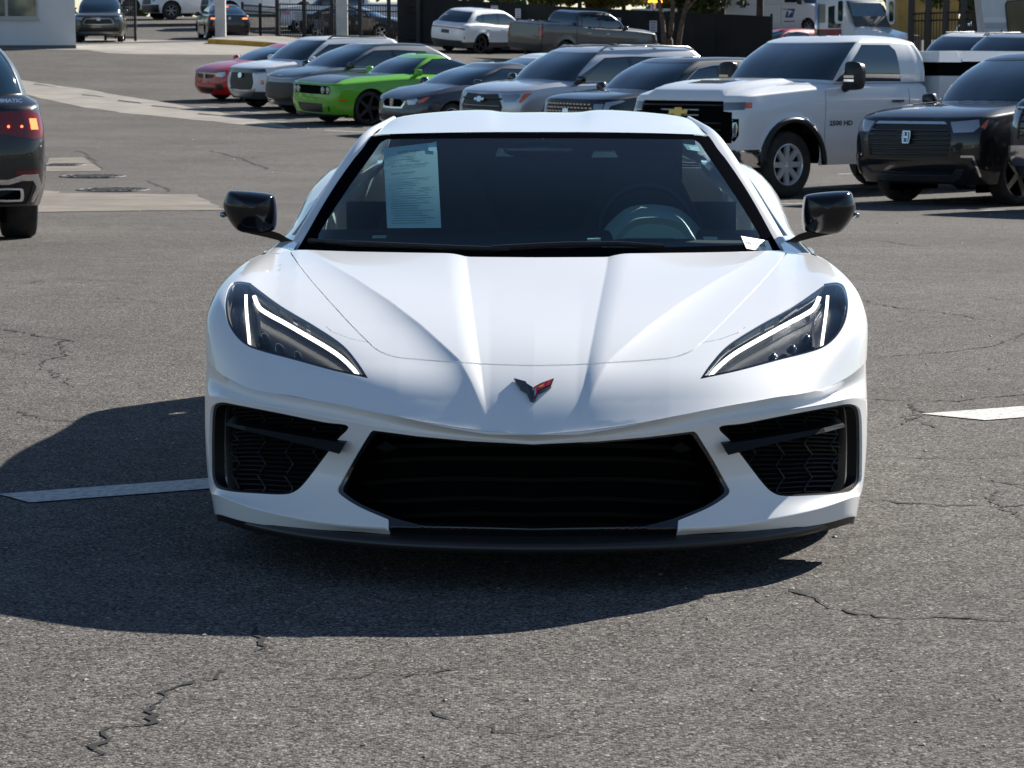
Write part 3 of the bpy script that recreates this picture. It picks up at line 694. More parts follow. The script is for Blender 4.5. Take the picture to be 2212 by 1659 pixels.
    mb.add([(X0 + x, Y0_, Z0 + z) for x, z in arch_pts] + [(X0 + x * .86, Y0_ + .015, Z0 + z * .78) for x, z in arch_pts], [(i, i + 1, n_ + i + 1, n_ + i) for i in range(n_ - 1)])
    mb.add([(X0 + x * .86, Y0_ + .015, Z0 + z * .78) for x, z in arch_pts], [tuple(range(n_))])
    mb.build('gauge_hood', cg, car, angle=40)
    mb = MB(); mb.prism([(X0 - .095, Y0_ - .004, .835), (X0 + .065, Y0_ - .004, .835), (X0 + .085, Y0_ - .004, .822), (X0 + .06, Y0_ - .004, .806), (X0 - .105, Y0_ - .004, .806), (X0 - .112, Y0_ - .004, .82)], (0, .006, 0)); mb.build('gauge_slot', cb, car)
    mb = MB(); mb.prism([(X0 - .09, Y0_ - .008, .826), (X0 + .02, Y0_ - .008, .826), (X0 + .03, Y0_ - .008, .812), (X0 - .095, Y0_ - .008, .812)], (0, .005, 0)); mb.build('gauge_lid', cg, car)
    mb = MB(); th = np.linspace(0, 2 * math.pi, 25); mb.tube([(.37 + .16 * math.cos(t), 2.02 + .05 * math.sin(t), .85 + .145 * math.sin(t)) for t in th], .016, 8, False); mb.build('steering_wheel', cb, car, True)
    for sgn in (1, -1):
        ss = [[np.array((sgn * .37 + x, Y + .05 * math.cos(x * 6), z)) for x in (-hw, -hw * .6, 0, hw * .6, hw)] for Y, z, hw in ((2.35, .45, .24), (2.42, .62, .25), (2.48, .80, .23), (2.53, .93, .17), (2.56, 1.02, .13), (2.58, 1.09, .11))]
        q = Cut(Surf(ss, out=(0, -1, 0)), [], 14, 16).part('base', side=1); mesh_obj('seat', q[0], q[1], cs, car, True)
    mb = MB(); mb.box(-.72, .72, 2.66, 2.70, .4, .90); mb.box(-.52, .52, 2.665, 2.695, .9, 1.15); mb.box(-.8, .8, 1.4, 2.7, .40, .42); mb.build('bulkhead', cb, car)
    mb = MB(); mb.lathe([(0, .001), (.002, .11), (.02, .125), (.035, .1), (.04, .001)], (0, 0, 0), 'y', 20)
    mb.v = [(x, y + 1.98, 1.118 + z * .26) for x, y, z in mb.v]; mb.tube([(0, 2.0, 1.13), (0, 2.03, 1.165)], .012); mb.build('rear_view_mirror', M_GLOSSBLACK, car, True)
    for x0, x1, y0, y1 in ((1045, 1085, 322, 338), (1252, 1310, 328, 340)):
        p = [unproj(a, b, D0 + 2.12) - Vector((.056, D0, 0)) for a, b in ((x0, y1), (x1, y1), (x1 - 8, y0), (x0 + 6, y0))]
        mb = MB(); mb.prism(p, (0, .01, .004)); mb.build('visor_clip', mat('pale_plastic', (.45, .46, .44), .5), car)
    for a, y in ((372, 517), (120, 520), (-345, 515)):
        p = T(a, y, 1.62); mb = MB(); mb.box(p[0] - .022, p[0] + .022, p[1], p[1] + .05, p[2], p[2] + .006); mb.build('vent_lid', mat('pale_plastic', (.45, .46, .44), .5), car)
    # wipers lying at the foot of the glass
    for pts in ([(-500, 527), (-400, 533), (-200, 541), (-60, 545)], [(-100, 543), (60, 535), (170, 533), (270, 538)]):
        q = np.array(pts, float); u_ = uv3(np.stack([np.abs(q[:, 0]), q[:, 1]], 1)); p, n = S3.pn(u_[:, 0], u_[:, 1]); p[:, 0] *= np.sign(q[:, 0])
        mb = MB(); mb.tube([Vector(a_) + Vector((n_[0], n_[1], n_[2])) * .012 for a_, n_ in zip(p, n)], [.010, .010, .009, .006], 6); mb.build('wiper', M_BLACK, car)
    return car, S3, uv3
def mirror_hero(car, sgn):
    """gloss black door mirror on a stalk"""
    M_MIR = mat('mirror_gloss', (.005, .005, .007), .12, spec=.45)
    out = [(571, 428), (578, 420), (610, 415), (655, 412), (672, 414), (679, 428), (683, 447), (675, 470), (650, 500), (610, 505), (578, 500), (568, 488), (567, 455)]
    o = catmull(out, True, 4); c = o.mean(0)
    rings = []
    for Y, f in [(1.735 - .085 * math.cos(t_) ** .9, math.sin(t_) ** .75) for t_ in np.linspace(.02, math.pi / 2, 12)] + [(1.77, .998), (1.81, .98), (1.84, .93)]:
        rings.append([T(*(c + (p - c) * f), Y) * (sgn, 1, 1) for p in o])
    n = len(o); mb = MB(); mb.add([p for r in rings for p in r], [(i * n + j, i * n + (j + 1) % n, (i + 1) * n + (j + 1) % n, (i + 1) * n + j) for i in range(len(rings) - 1) for j in range(n)])
    mb.f.append(tuple(range(n)))
    m = mb.build('mirror', M_MIR, car, True)
    rg = [T(*(c + (p - c) * .9), 1.842) * (sgn, 1, 1) for p in o]
    mesh_obj('mirror_glass', rg, [tuple(range(n))], M_CHROME, m)
    st = [(526, 528, 1.72), (541, 522, 1.72), (562, 510, 1.72), (590, 502, 1.72), (640, 497, 1.73)]
    mb = MB(); v = []
    for k, (a, y, Y) in enumerate(st):
        hh = (10, 11, 11, 12, 6)[k]
        for da, dy, dY in ((0, -hh * .5, 0), (2, hh * .9, .0), (2, hh * .8, .07), (0, -hh * .4, .07)): v.append(T(a + da, y + dy, Y + dY) * (sgn, 1, 1))
    mb.add(v, [(4 * i + j, 4 * i + (j + 1) % 4, 4 * i + 4 + (j + 1) % 4, 4 * i + 4 + j) for i in range(4) for j in range(4)] + [(0, 1, 2, 3), (16, 17, 18, 19)])
    mb.build('stalk', M_MIR, m, angle=60)
    mb = MB(); mb.lathe([(-.012, .001), (-.01, .008), (0, .011), (.01, .008), (.014, .001)], (0, 0, 0), 'x', 10); q = T(683, 464, 1.75) * (sgn, 1, 1)
    mb.v = [(x + q[0], y * 1.6 + q[1], z + q[2]) for x, y, z in mb.v]; mb.build('turn_lamp', M_LAMP, m, True)
    return m
def make_wheel(parent, loc, r, width, sgn, rim_mat, spokes=5, rim=.72, spoke_w=.16, y_axis=False, twin=False):
    """wheel > tyre, rim; the wheel face looks towards sgn*X"""
    wname = empty('wheel', loc); wname.parent = parent
    h = width / 2; ro = r * rim
    mb = MB(); mb.lathe([(-h * .9, ro), (-h, r * .86), (-h * .93, r * .95), (-h * .7, r), (h * .7, r), (h * .93, r * .95), (h, r * .86), (h * .9, ro), (-h * .9, ro)], (0, 0, 0), 'x', 36)
    mb.build('tyre', M_TYRE, wname, angle=50)
    mb = MB(); f = sgn * h
    mb.lathe([(f * .92, ro * 1.01), (f * .96, ro * .97), (f * .86, ro * .93), (f * .45, ro * .90)], (0, 0, 0), 'x', 36)
    mb.lathe([(f * .62, .001), (f * .70, ro * .10), (f * .66, ro * .2), (f * .45, ro * .22)], (0, 0, 0), 'x', 20)
    for k in range(spokes):
        t = 2 * math.pi * k / spokes; ct, st_ = math.cos(t), math.sin(t); wv = spoke_w * r
        def P(rad, off, ax): return (ax, ct * rad - st_ * off, st_ * rad + ct * off)
        a, b = ro * .12, ro * .95
        v = [P(a, -wv * .55, f * .68), P(a, wv * .55, f * .68), P(b, wv * .42, f * .88), P(b, -wv * .42, f * .88), P(a, -wv * .55, f * .40), P(a, wv * .55, f * .40), P(b, wv * .5, f * .6), P(b, -wv * .5, f * .6)]
        mb.add(v, [(0, 1, 2, 3), (4, 7, 6, 5), (0, 4, 5, 1), (1, 5, 6, 2), (2, 6, 7, 3), (3, 7, 4, 0)])
    mb.build('rim', rim_mat, wname, angle=35)
    mb = MB(); mb.lathe([(f * .30, .001), (f * .30, ro * .75), (f * .15, ro * .9)], (0, 0, 0), 'x', 20); mb.build('brake_disc', M_DARK, wname)
    return wname
# ================================================================== parametric vehicles
# frame of a vehicle: nose at y = 0, tail towards +y, x = its left, z up
GF = 9; _PROF = {}
def prof(tab, y):
    if not hasattr(tab, '__len__'): return np.full(np.shape(y), float(tab))
    k = tuple(map(tuple, tab))
    if k not in _PROF: _PROF[k] = catmull(np.array(sorted(tab), float), n=8)
    c = _PROF[k]; return np.interp(y, c[:, 0], c[:, 1])
def ring(yf, yr, lf, lr, w, z, nf=3.0, nr=3.0, ns=15):
    th = np.linspace(0, math.pi / 2, GF)
    y1 = yf + lf * (1 - np.cos(th) ** (2 / nf)); s1 = np.sin(th) ** (2 / nf)
    y2 = np.linspace(yf + lf, yr - lr, ns)[1:-1]
    y3 = yr - lr * (1 - np.cos(th[::-1]) ** (2 / nr)); s3 = np.sin(th[::-1]) ** (2 / nr)
    y = np.concatenate([y1, y2, y3]); s = np.concatenate([s1, np.ones(len(y2)), s3])
    return np.stack([prof(w, y) * s, y, prof(z, y)], 1)
class Vehicle:
    def __init__(s, name, p):
        s.p = p; L, W, H = p['L'], p['W'], p['H']; s.name = name
        gc = p.get('gc', .22); bel = p['belt']; top = p['hood']            # belt: (y,z) list of hood edge / waist / deck
        lf, lr, nf, nr = p.get('lf', .55), p.get('lr', .45), p.get('nf', 3.2), p.get('nr', 3.4)
        rk = p.get('rake', .05); tk = p.get('tail', .04)
        yc, yw, yt, yd = p['glass']                                        # screen base, screen top, roof end, rear glass base
        rw = p.get('roofw', .66 * W); gw = p.get('gw', W - .12); zr = H
        rise = p.get('rise', .035)
        belz = lambda f: [(y, gc + (z - gc) * f) for y, z in bel]
        bulge = p.get('bulge', .0)
        rows = [ring(rk + .10, L - .14, lf, lr, W - .07, gc, nf, nr), ring(rk + .02, L - .04, lf, lr, W - .015, belz(.22), nf, nr),
                ring(rk, L, lf, lr, W, belz(.50), nf, nr), ring(rk + .015, L - tk * .4, lf, lr, W - .004, belz(.76), nf, nr),
                ring(rk + p.get('noseback', .05), L - tk, lf, lr, W - p.get('tuck', .045), bel, nf, nr),
                ring(rk + p.get('noseback', .05) + .10, L - tk - .07, lf * .95, lr * .9, W - p.get('tuck', .045) - .06, [(y, z + rise) for y, z in bel], nf, nr)]
        gbz = p.get('gbz') or [(yc, prof(bel, np.array([yc]))[0] + rise + p.get('cowl', .04)), (yc + .6, prof(bel, np.array([yc + .6]))[0] + .02), (yd - .5, prof(bel, np.array([yd - .5]))[0] + .02), (yd, prof(bel, np.array([yd]))[0] + p.get('deckz', .03))]
        glf, glr = p.get('glf', .45), p.get('glr', .3)
        gnf, gnr = p.get('gnf', 2.6), p.get('gnr', 2.8)
        rows.append(ring(yc, yd, glf, glr, gw, gbz, gnf, gnr))
        mid = ring((yc + yw) / 2 - .04, (yt + yd) / 2 + .04, glf * .95, glr, (gw + rw) / 2 + .035, [(y, z) for y, z in zip((yw, (yw + yt) / 2, yt), (zr * .5 + gbz[0][1] * .5,) * 3)], gnf, gnr)
        rows.append(mid)
        re = p.get('redge', .055)
        rz = p.get('rz') or [(yw, zr - re - .01), ((yw + yt) / 2, zr - re + .012), (yt, zr - re - .02)]
        rows.append(ring(yw, yt, glf * .8, glr * .9, rw, rz, gnf, gnr))
        rows.append(ring(yw + .16, yt - .13, glf * .7, glr * .8, rw * .86, [(y, z + re * .75) for y, z in rz], gnf, gnr))
        rows.append(ring(yw + .3, yt - .25, glf * .5, glr * .5, rw * .45, [(y, z + re) for y, z in rz], gnf, gnr))
        r9 = ring(yw + .4, yt - .35, .2, .2, .002, [(y, z + re * 1.05) for y, z in rz], gnf, gnr); rows.append(r9)
        wh = p['wheels']; r = p['r']; s.wh, s.r = wh, r; fl = p.get('flare', .018); ar = p.get('arch', r + .055)
        s.ar = ar
        def post(P):
            P = P.copy(); low = P[:, 2] < prof(bel, P[:, 1]) + .01
            for yy in wh:
                d = np.hypot(P[:, 1] - yy, P[:, 2] - r); P[:, 0] += np.where(low, fl * np.exp(-((d - ar) / .07) ** 2) * np.clip(P[:, 0] / (W * .8), 0, 1), 0)
            if 'shape' in p: P = p['shape'](P)
            return P
        s.S = Surf(rows, rb=p.get('rb', (4, 6, 8)), post=post, out=(1, 0, 1))
        if s.S.pn(np.array([s.S.U / 2]), np.array([s.S.kv[2]]))[1][0][0] < 0: s.S.sign *= -1
        s.regs = []
    # ---- features; polygons may be in q (x+y, z) for the nose, r (x+L-y, z) for the tail, s (y, z) for the flanks
    def q(s, nm, poly, kind='q', smooth=False, step=.05, gh=False, line=None):
        S, p = s.S, s.p; L = p['L']
        poly = np.array(poly, float)
        if smooth: poly = catmull(poly, line is None, 5)
        elif line is None: poly = densify(poly, step)
        else: poly = densify(poly, step, False)
        if line is not None: poly = ribbon(poly, line)
        fn = {'q': lambda P: np.stack([P[..., 0] + P[..., 1], P[..., 2]], -1), 'r': lambda P: np.stack([P[..., 0] + L - P[..., 1], P[..., 2]], -1), 's': lambda P: np.asarray(P)[..., 1:], 't': lambda P: np.asarray(P)[..., :2]}[kind]
        nc = S.P.shape[1]
        if kind == 'q': m = lambda G, u, v: (u < S.ku[GF + 5]) & (v < S.kv[5])
        elif kind == 'r': m = lambda G, u, v: (u > S.ku[nc - GF - 6]) & ((v < S.kv[8]) if gh else (v < S.kv[5]))
        elif kind == 't': m = lambda G, u, v: (v >= S.kv[4]) & (v <= S.kv[6])
        else: m = (lambda G, u, v: (u > S.ku[2]) & (u < S.ku[nc - 3]) & (v >= S.kv[6] - 1e-6) & (v <= S.kv[8] + .02)) if gh else (lambda G, u, v: (u > S.ku[GF - 4]) & (u < S.ku[nc - GF + 3]) & (v < S.kv[6]))
        s.regs.append((nm, S.inv(fn, poly, m)))
    def uvrect(s, nm, u0, u1, v0, v1):
        n = 14
        e = [(u0 + (u1 - u0) * t, v0) for t in np.linspace(0, 1, n)] + [(u1, v0 + (v1 - v0) * t) for t in np.linspace(0, 1, n)][1:] + [(u1 + (u0 - u1) * t, v1) for t in np.linspace(0, 1, n)][1:] + [(u0, v1 + (v0 - v1) * t) for t in np.linspace(0, 1, n)][1:-1]
        s.regs.append((nm, np.array(e)))
    def build(s, pm, label, cat, windows=(), group=None, ws_cols=7, rear_cols=6, rimm=None, spokes=5, rimf=.70, clad=None, skip_wheels=(), nu=64, nv=48, hoodm=None, roofm=None, spoke_w=.16, mirror=True, mirm=None, name=None, tyre_w=.235, handles=True, rear_glass=True, dlo=True):
        S, p = s.S, s.p; nc = S.P.shape[1]; L, W, H = p['L'], p['W'], p['H']
        root = empty(name or s.name); tag(root, label, cat, group); s.root = root
        for yy in s.wh:
            if yy in skip_wheels: continue
            c = [(yy + s.ar * math.cos(t), s.r + s.ar * math.sin(t)) for t in np.linspace(-.5, math.pi + .5, 30)]
            s.q('hole', c + [(yy - s.ar * .9, -.2), (yy + s.ar * .9, -.2)], 's')
        a = .04
        s.uvrect('windscreen', 0, S.ku[ws_cols], S.kv[6] + a, S.kv[8] - a * .8)
        if rear_glass: s.uvrect('rearglass', S.ku[nc - 1 - rear_cols], S.U, S.kv[6] + a + p.get('rg0', .02), S.kv[8] - a)
        nw = []
        for i, wpoly in enumerate(windows):
            s.q('win%d' % i, wpoly, 's', gh=True); nw.append('win%d' % i)
        if dlo and len(windows) > 1:
            pts = np.array([q_ for wp in windows for q_ in wp] + [(windows[0][0][0] - .20, windows[0][0][1] + .005)]); c0 = pts.mean(0)
            ang = np.linspace(0, 2 * math.pi, 48, endpoint=False); hull = []
            o_ = sorted(map(tuple, pts)); lo_, up_ = [], []
            for L_ in (o_, o_[::-1]):
                ch = lo_ if L_ is o_ else up_
                for q_ in L_:
                    while len(ch) > 1 and (ch[-1][0] - ch[-2][0]) * (q_[1] - ch[-2][1]) - (ch[-1][1] - ch[-2][1]) * (q_[0] - ch[-2][0]) <= 0: ch.pop()
                    ch.append(q_)
            hull = np.array(lo_[:-1] + up_[:-1]); d_ = hull - c0; hull = hull + d_ / np.linalg.norm(d_, axis=1)[:, None] * .035
            s.q('dlo', hull, 's', gh=True)
        if roofm: s.uvrect('roofp', 0, S.U, S.kv[8] - .0, S.V)
        if hoodm: s.uvrect('hoodp', 0, S.ku[GF - 3], S.kv[4] + .03, S.kv[6] - .005)
        if clad: s.uvrect('clad', 0, S.U, 0, S.kv[1] + .02 if clad is True else clad)
        s.C = C = Cut(S, s.regs, nu, nv)
        C.obj('body', 'base', pm, root, 0, .02)
        C.obj('windscreen', 'windscreen', M_GLASS, root, -.004)
        if rear_glass: C.obj('rear_window', 'rearglass', M_GLASS, root, -.004)
        for nm in nw:
            C.pair('side_window', nm, M_GLASS, root, -.004)
        if dlo and len(windows) > 1: C.pair('window_surround', 'dlo', M_GLOSSBLACK, root, -.001)
        if roofm: C.obj('roof', 'roofp', roofm, root)
        if hoodm: C.obj('hood_panel', 'hoodp', hoodm, root, .002)
        if clad: C.obj('cladding', 'clad', M_GREYPL, root, .0)
        mb = MB(); gc = p.get('gc', .22); mb.box(-W + .28, W - .28, .35, L - .35, gc + .02, gc + .35)
        mb.box(-W + .16, W - .16, s.wh[0] + s.ar + .05, s.wh[1] - s.ar - .05, gc + .02, gc + .3); mb.build('underbody', M_DARK, root)
        mb = MB()
        for yy in s.wh:
            for sg in (1, -1): mb.box(sg * (W - .34) - .02, sg * (W - .34) + .02, yy - s.ar, yy + s.ar, .15, s.r + s.ar)
        mb.build('wheel_housing', M_DARK, root)['kind'] = 'stuff'
        rm = rimm or M_ALLOY
        for yy in s.wh:
            for sg in (1, -1): make_wheel(root, (sg * (W - tyre_w / 2 - .035), yy, s.r), s.r, tyre_w, sg, rm, spokes, rimf, spoke_w)
        if mirror:
            yc, yw = p['glass'][:2]; ym = p.get('mirror_y', yc + .40); zb = prof(p['belt'], np.array([ym]))[0] + p.get('mirror_z', .03); mh = p.get('mirror_h', .14); mw = p.get('mirror_w', .20)
            for sg in (1, -1):
                x0 = W - .10; mb = MB()
                o = catmull([(0, 0), (.02, mh * .75), (.06, mh), (mw * .85, mh * .95), (mw, mh * .6), (mw * .9, .01), (mw * .4, -.015)], True, 3); v = []
                c = o.mean(0)
                for dy, f in ((-.075, .35), (-.055, .75), (-.02, 1), (.05, .97), (.055, .9)):
                    v += [(sg * (x0 + .05 + c[0] + (q_[0] - c[0]) * f), ym + dy, zb + c[1] + (q_[1] - c[1]) * f) for q_ in o]
                n = len(o); mb.add(v, [(i * n + j, i * n + (j + 1) % n, (i + 1) * n + (j + 1) % n, (i + 1) * n + j) for i in range(4) for j in range(n)] + [tuple(range(n)), tuple(range(4 * n, 5 * n))])
                mb.box(min(sg * x0, sg * (x0 + .1)), max(sg * x0, sg * (x0 + .1)), ym - .03, ym + .03, zb - .03, zb + .03)
                mb.build('mirror', mirm or pm, root, angle=50)
        if handles:
            for hy in p.get('handles', ()):
                x = s.at_side(hy, p.get('handle_z', .82)); 
                for sg in (1, -1):
                    mb = MB(); mb.box(sg * x[0] - .014 + sg * .015, sg * x[0] + .014 + sg * .015, hy - .10, hy + .10, x[2] - .013, x[2] + .013); mb.build('door_handle', p.get('hmat', pm), root)
        return root
    def at_side(s, y, z):
        S = s.S; nc = S.P.shape[1]; m = lambda G, u, v: (u > S.ku[GF - 3]) & (u < S.ku[nc - GF + 2]) & (v < S.kv[6])
        q = S.inv(lambda P: np.asarray(P)[..., 1:], np.array([(y, z)]), m); return S(q[:, 0], q[:, 1])[0]
    def at_nose(s, x, z):
        S = s.S; q = S.inv(lambda P: np.asarray(P)[..., ::2], np.array([(x, z)]), lambda G, u, v: (u < S.ku[GF - 1]) & (v < S.kv[5])); p, n = S.pn(q[:, 0], q[:, 1]); return p[0], n[0]
    def at_tail(s, x, z):
        S = s.S; nc = S.P.shape[1]; q = S.inv(lambda P: np.asarray(P)[..., ::2], np.array([(x, z)]), lambda G, u, v: (u > S.ku[nc - GF]) & (v < S.kv[5])); p, n = S.pn(q[:, 0], q[:, 1]); return p[0], n[0]
    def one(s, name, nm, m, off=.0, lip=.0, parent=None): return s.C.obj(name, nm, m, parent or s.root, off, lip)
    def two(s, name, nm, m, off=.0, lip=.0, parent=None): return s.C.pair(name, nm, m, parent or s.root, off, lip)
    def bars(s, name, zs, x, m, r=.012, off=.012, tail=False):
        """horizontal bars following the nose; joined as one grille part"""
        mb = MB()
        for z in zs:
            xx = x(z) if callable(x) else x; S = s.S; tt = np.linspace(-1, 1, 13)
            q = S.inv(lambda P: np.asarray(P)[..., ::2], np.stack([np.abs(tt) * xx, np.full(13, z)], 1), lambda G, u, v: (u < S.ku[GF - 1]) & (v < S.kv[5])); P, n = S.pn(q[:, 0], q[:, 1]); P = P + n * off; P[:, 0] *= np.sign(tt); pts = [tuple(k) for k in P]
            mb.tube(pts, r, 5)
        return mb.build(name, m, s.root, True)
    def nose_plate(s, name, poly, m, off=.012, th=.012, tail=False, parent=None):
        """flat emblem on the nose; poly in (x,z), any sign of x"""
        cx = np.mean([a for a, b in poly]); cz = np.mean([b for a, b in poly]); P, n = (s.at_tail if tail else s.at_nose)(abs(cx), cz)
        n = Vector(n); 
        if cx < 0: n.x = -n.x
        if abs(cx) < .05: n.x = 0
        n.normalize(); P = Vector((cx if abs(cx) < .05 else math.copysign(P[0], cx), P[1], P[2])) + n * off
        ax = Vector((0, 0, 1)).cross(n).normalized(); up = n.cross(ax)
        if ax.x < 0: ax = -ax
        mb = MB(); mb.prism([P + ax * (a - cx) + up * (b - cz) for a, b in poly], n * th); return mb.build(name, m, parent or s.root)
def bowtie(s, z, sc_=1.0, m=None, off=.03):
    a, b, c = .17 * sc_, .055 * sc_, .055 * sc_; d = .024 * sc_
    s.nose_plate('emblem', [(-a, z - d - .005), (-b - .01, z - d), (-b, z - c), (b + .012, z - c), (b + .006, z - d), (a - .012, z - d), (a, z + d + .005), (b + .01, z + d), (b, z + c), (-b - .012, z + c), (-b - .006, z + d), (-a + .012, z + d)], m or M_GOLD, off, .015)
def place(root, vx, vy, depth, theta, level=False):
    """stand a vehicle with its nose centre over the point seen at (vx,.) at that distance; theta: 0 faces the camera, positive turns to image left"""
    x = (vx - CX) / K * (depth * math.cos(PITCH) + .2); y = depth
    put(root, x, y, theta, level)
def put(root, x, y, theta, level=False, at=(0, 2.2)):
    th = R(theta); rear = Vector((math.sin(th), math.cos(th), 0))
    n = ground_normal(x + rear.x * at[1], y + rear.y * at[1])
    if level: n = Vector((0, 0, 1))
    ya = (rear - n * rear.dot(n)).normalized(); xa = ya.cross(n)
    M = Matrix((xa, ya, n)).transposed().to_4x4()
    c = Vector((x, y, 0)) + rear * at[1]; c.z = ground(c.x, c.y)
    M.translation = c - ya * at[1]
    root.matrix_world = M
# ================================================================== ground, markings and surroundings
def asphalt_mat():
    m = mat('asphalt', (.12, .11, .10), .95, spec=.12); N, L, b = nodes(m)
    tc = N.new('ShaderNodeTexCoord')
    def noise(scale, detail, rough=.55):
        n = N.new('ShaderNodeTexNoise'); n.inputs['Scale'].default_value = scale; n.inputs['Detail'].default_value = detail; n.inputs['Roughness'].default_value = rough; L.new(tc.outputs['Object'], n.inputs['Vector']); return n
    vo = N.new('ShaderNodeTexVoronoi'); vo.inputs['Scale'].default_value = 150; L.new(tc.outputs['Object'], vo.inputs['Vector'])
    v2 = N.new('ShaderNodeTexVoronoi'); v2.inputs['Scale'].default_value = 60; L.new(tc.outputs['Object'], v2.inputs['Vector'])
    sep = N.new('ShaderNodeSeparateColor'); L.new(vo.outputs['Color'], sep.inputs[0])
    rp = N.new('ShaderNodeValToRGB'); e = rp.color_ramp.elements
    e[0].position = 0; e[0].color = (.026, .0237, .0218, 1); e[1].position = 1; e[1].color = (.34, .31, .28, 1)
    for pos, c in ((.22, (.067, .0615, .0570)), (.5, (.122, .112, .1035)), (.8, (.171, .157, .144)), (.95, (.230, .212, .193))): x = e.new(pos); x.color = (*c, 1)
    L.new(sep.outputs[0], rp.inputs[0])
    big = noise(.35, 5); mid = noise(6, 6)
    mr = N.new('ShaderNodeMapRange'); mr.inputs[1].default_value = .3; mr.inputs[2].default_value = .7; mr.inputs[3].default_value = .80; mr.inputs[4].default_value = 1.12; L.new(big.outputs['Fac'], mr.inputs[0])
    m2 = N.new('ShaderNodeMapRange'); m2.inputs[1].default_value = .3; m2.inputs[2].default_value = .7; m2.inputs[3].default_value = .85; m2.inputs[4].default_value = 1.12; L.new(mid.outputs['Fac'], m2.inputs[0])
    mp = N.new('ShaderNodeMapping'); mp.inputs['Scale'].default_value = (.10, .9, 1); mp.inputs['Rotation'].default_value = (0, 0, R(-12)); L.new(tc.outputs['Object'], mp.inputs['Vector'])
    st = N.new('ShaderNodeTexNoise'); st.inputs['Scale'].default_value = 1.0; st.inputs['Detail'].default_value = 7; st.inputs['Roughness'].default_value = .7; L.new(mp.outputs[0], st.inputs['Vector'])
    m3 = N.new('ShaderNodeMapRange'); m3.inputs[1].default_value = .28; m3.inputs[2].default_value = .72; m3.inputs[3].default_value = .88; m3.inputs[4].default_value = 1.08; L.new(st.outputs['Fac'], m3.inputs[0])
    mu0 = N.new('ShaderNodeMath'); mu0.operation = 'MULTIPLY'; L.new(mr.outputs[0], mu0.inputs[0]); L.new(m2.outputs[0], mu0.inputs[1])
    mu = N.new('ShaderNodeMath'); mu.operation = 'MULTIPLY'; L.new(mu0.outputs[0], mu.inputs[0]); L.new(m3.outputs[0], mu.inputs[1])
    mx = N.new('ShaderNodeVectorMath'); mx.operation = 'SCALE'; L.new(rp.outputs[0], mx.inputs[0]); L.new(mu.outputs[0], mx.inputs['Scale'])
    # rare pale stones
    s2 = N.new('ShaderNodeSeparateColor'); L.new(v2.outputs['Color'], s2.inputs[0])
    gt = N.new('ShaderNodeMath'); gt.operation = 'GREATER_THAN'; gt.inputs[1].default_value = .985; L.new(s2.outputs[1], gt.inputs[0])
    ds = N.new('ShaderNodeMath'); ds.operation = 'LESS_THAN'; ds.inputs[1].default_value = .28; L.new(v2.outputs['Distance'], ds.inputs[0])
    an = N.new('ShaderNodeMath'); an.operation = 'MULTIPLY'; L.new(gt.outputs[0], an.inputs[0]); L.new(ds.outputs[0], an.inputs[1])
    fin = N.new('ShaderNodeMix'); fin.data_type = 'RGBA'; fin.inputs[7].default_value = (.42, .39, .34, 1); L.new(an.outputs[0], fin.inputs[0]); L.new(mx.outputs[0], fin.inputs[6])
    L.new(fin.outputs[2], b.inputs['Base Color'])
    bp = N.new('ShaderNodeBump'); bp.inputs['Strength'].default_value = .6; bp.inputs['Distance'].default_value = .004; bp.invert = True
    L.new(vo.outputs['Distance'], bp.inputs['Height']); L.new(bp.outputs[0], b.inputs['Normal'])
    return m
xs = np.concatenate([-np.geomspace(420, 14, 22), np.linspace(-13, 13, 53), np.geomspace(14, 420, 22)])
ys = np.concatenate([-np.geomspace(160, 6, 10), np.linspace(-5, 14, 39), np.linspace(14.6, 160, 150), np.geomspace(164, 460, 12)])
gx, gy = np.meshgrid(xs, ys); gz = ground_np(np.clip(gx, -70, 70), np.clip(gy, -10, 158))
n1, n2 = gx.shape
lot = mesh_obj('asphalt_lot', np.stack([gx, gy, gz], -1).reshape(-1, 3), [(i * n2 + j, i * n2 + j + 1, (i + 1) * n2 + j + 1, (i + 1) * n2 + j) for i in range(n1 - 1) for j in range(n2 - 1)], asphalt_mat(), None, True)
tag(lot, kind='structure')
def ground_patch(name, poly, m, lift, parent=None, px=True, step=.6, kind=None, rag=0):
    """sheet lying on the lot inside an outline (given as frame positions or world xy)"""
    W_ = np.array([ray_ground(*p)[:2] for p in poly]) if px else np.array(poly, float)
    W_ = densify(W_, step)
    if rag: W_ = W_ + np.random.RandomState(len(W_)).randn(*W_.shape) * rag
    lo, hi = W_.min(0), W_.max(0)
    g = np.stack(np.meshgrid(np.arange(lo[0], hi[0], step), np.arange(lo[1], hi[1], step)), -1).reshape(-1, 2); g = g[in_poly(g, W_)] if len(g) else g
    n = len(W_); r = geometry.delaunay_2d_cdt([Vector(p) for p in W_] + [Vector(p) for p in g], [(i, (i + 1) % n) for i in range(n)], [], 1, 1e-5)
    V = np.array([(p.x, p.y) for p in r[0]]); z = ground_np(V[:, 0], V[:, 1]) + lift
    F = []
    for f in r[2]:
        a, b, c = (V[i] for i in f[:3]); F.append(f if (b[0] - a[0]) * (c[1] - a[1]) - (b[1] - a[1]) * (c[0] - a[0]) > 0 else f[::-1])
    o = mesh_obj(name, np.column_stack([V, z]), F, m, parent, True)
    if kind: tag(o, kind=kind)
    return o
M_CONC = noise_mix(mat('concrete', (.4, .37, .32), .85), (.19, .168, .142), (.30, .272, .235), 1.2, 8, .3, .7, .3, 60, .004)
M_CONC2 = noise_mix(mat('worn_concrete', (.3, .27, .22), .85), (.12, .100, .078), (.22, .188, .15), 2.0, 8, .3, .7, .3, 60, .004)
M_LINE = noise_mix(mat('line_paint', (.6, .6, .57), .8), (.30, .29, .275), (.56, .55, .52), 45, 8, .30, .58, .3, 200, .003)
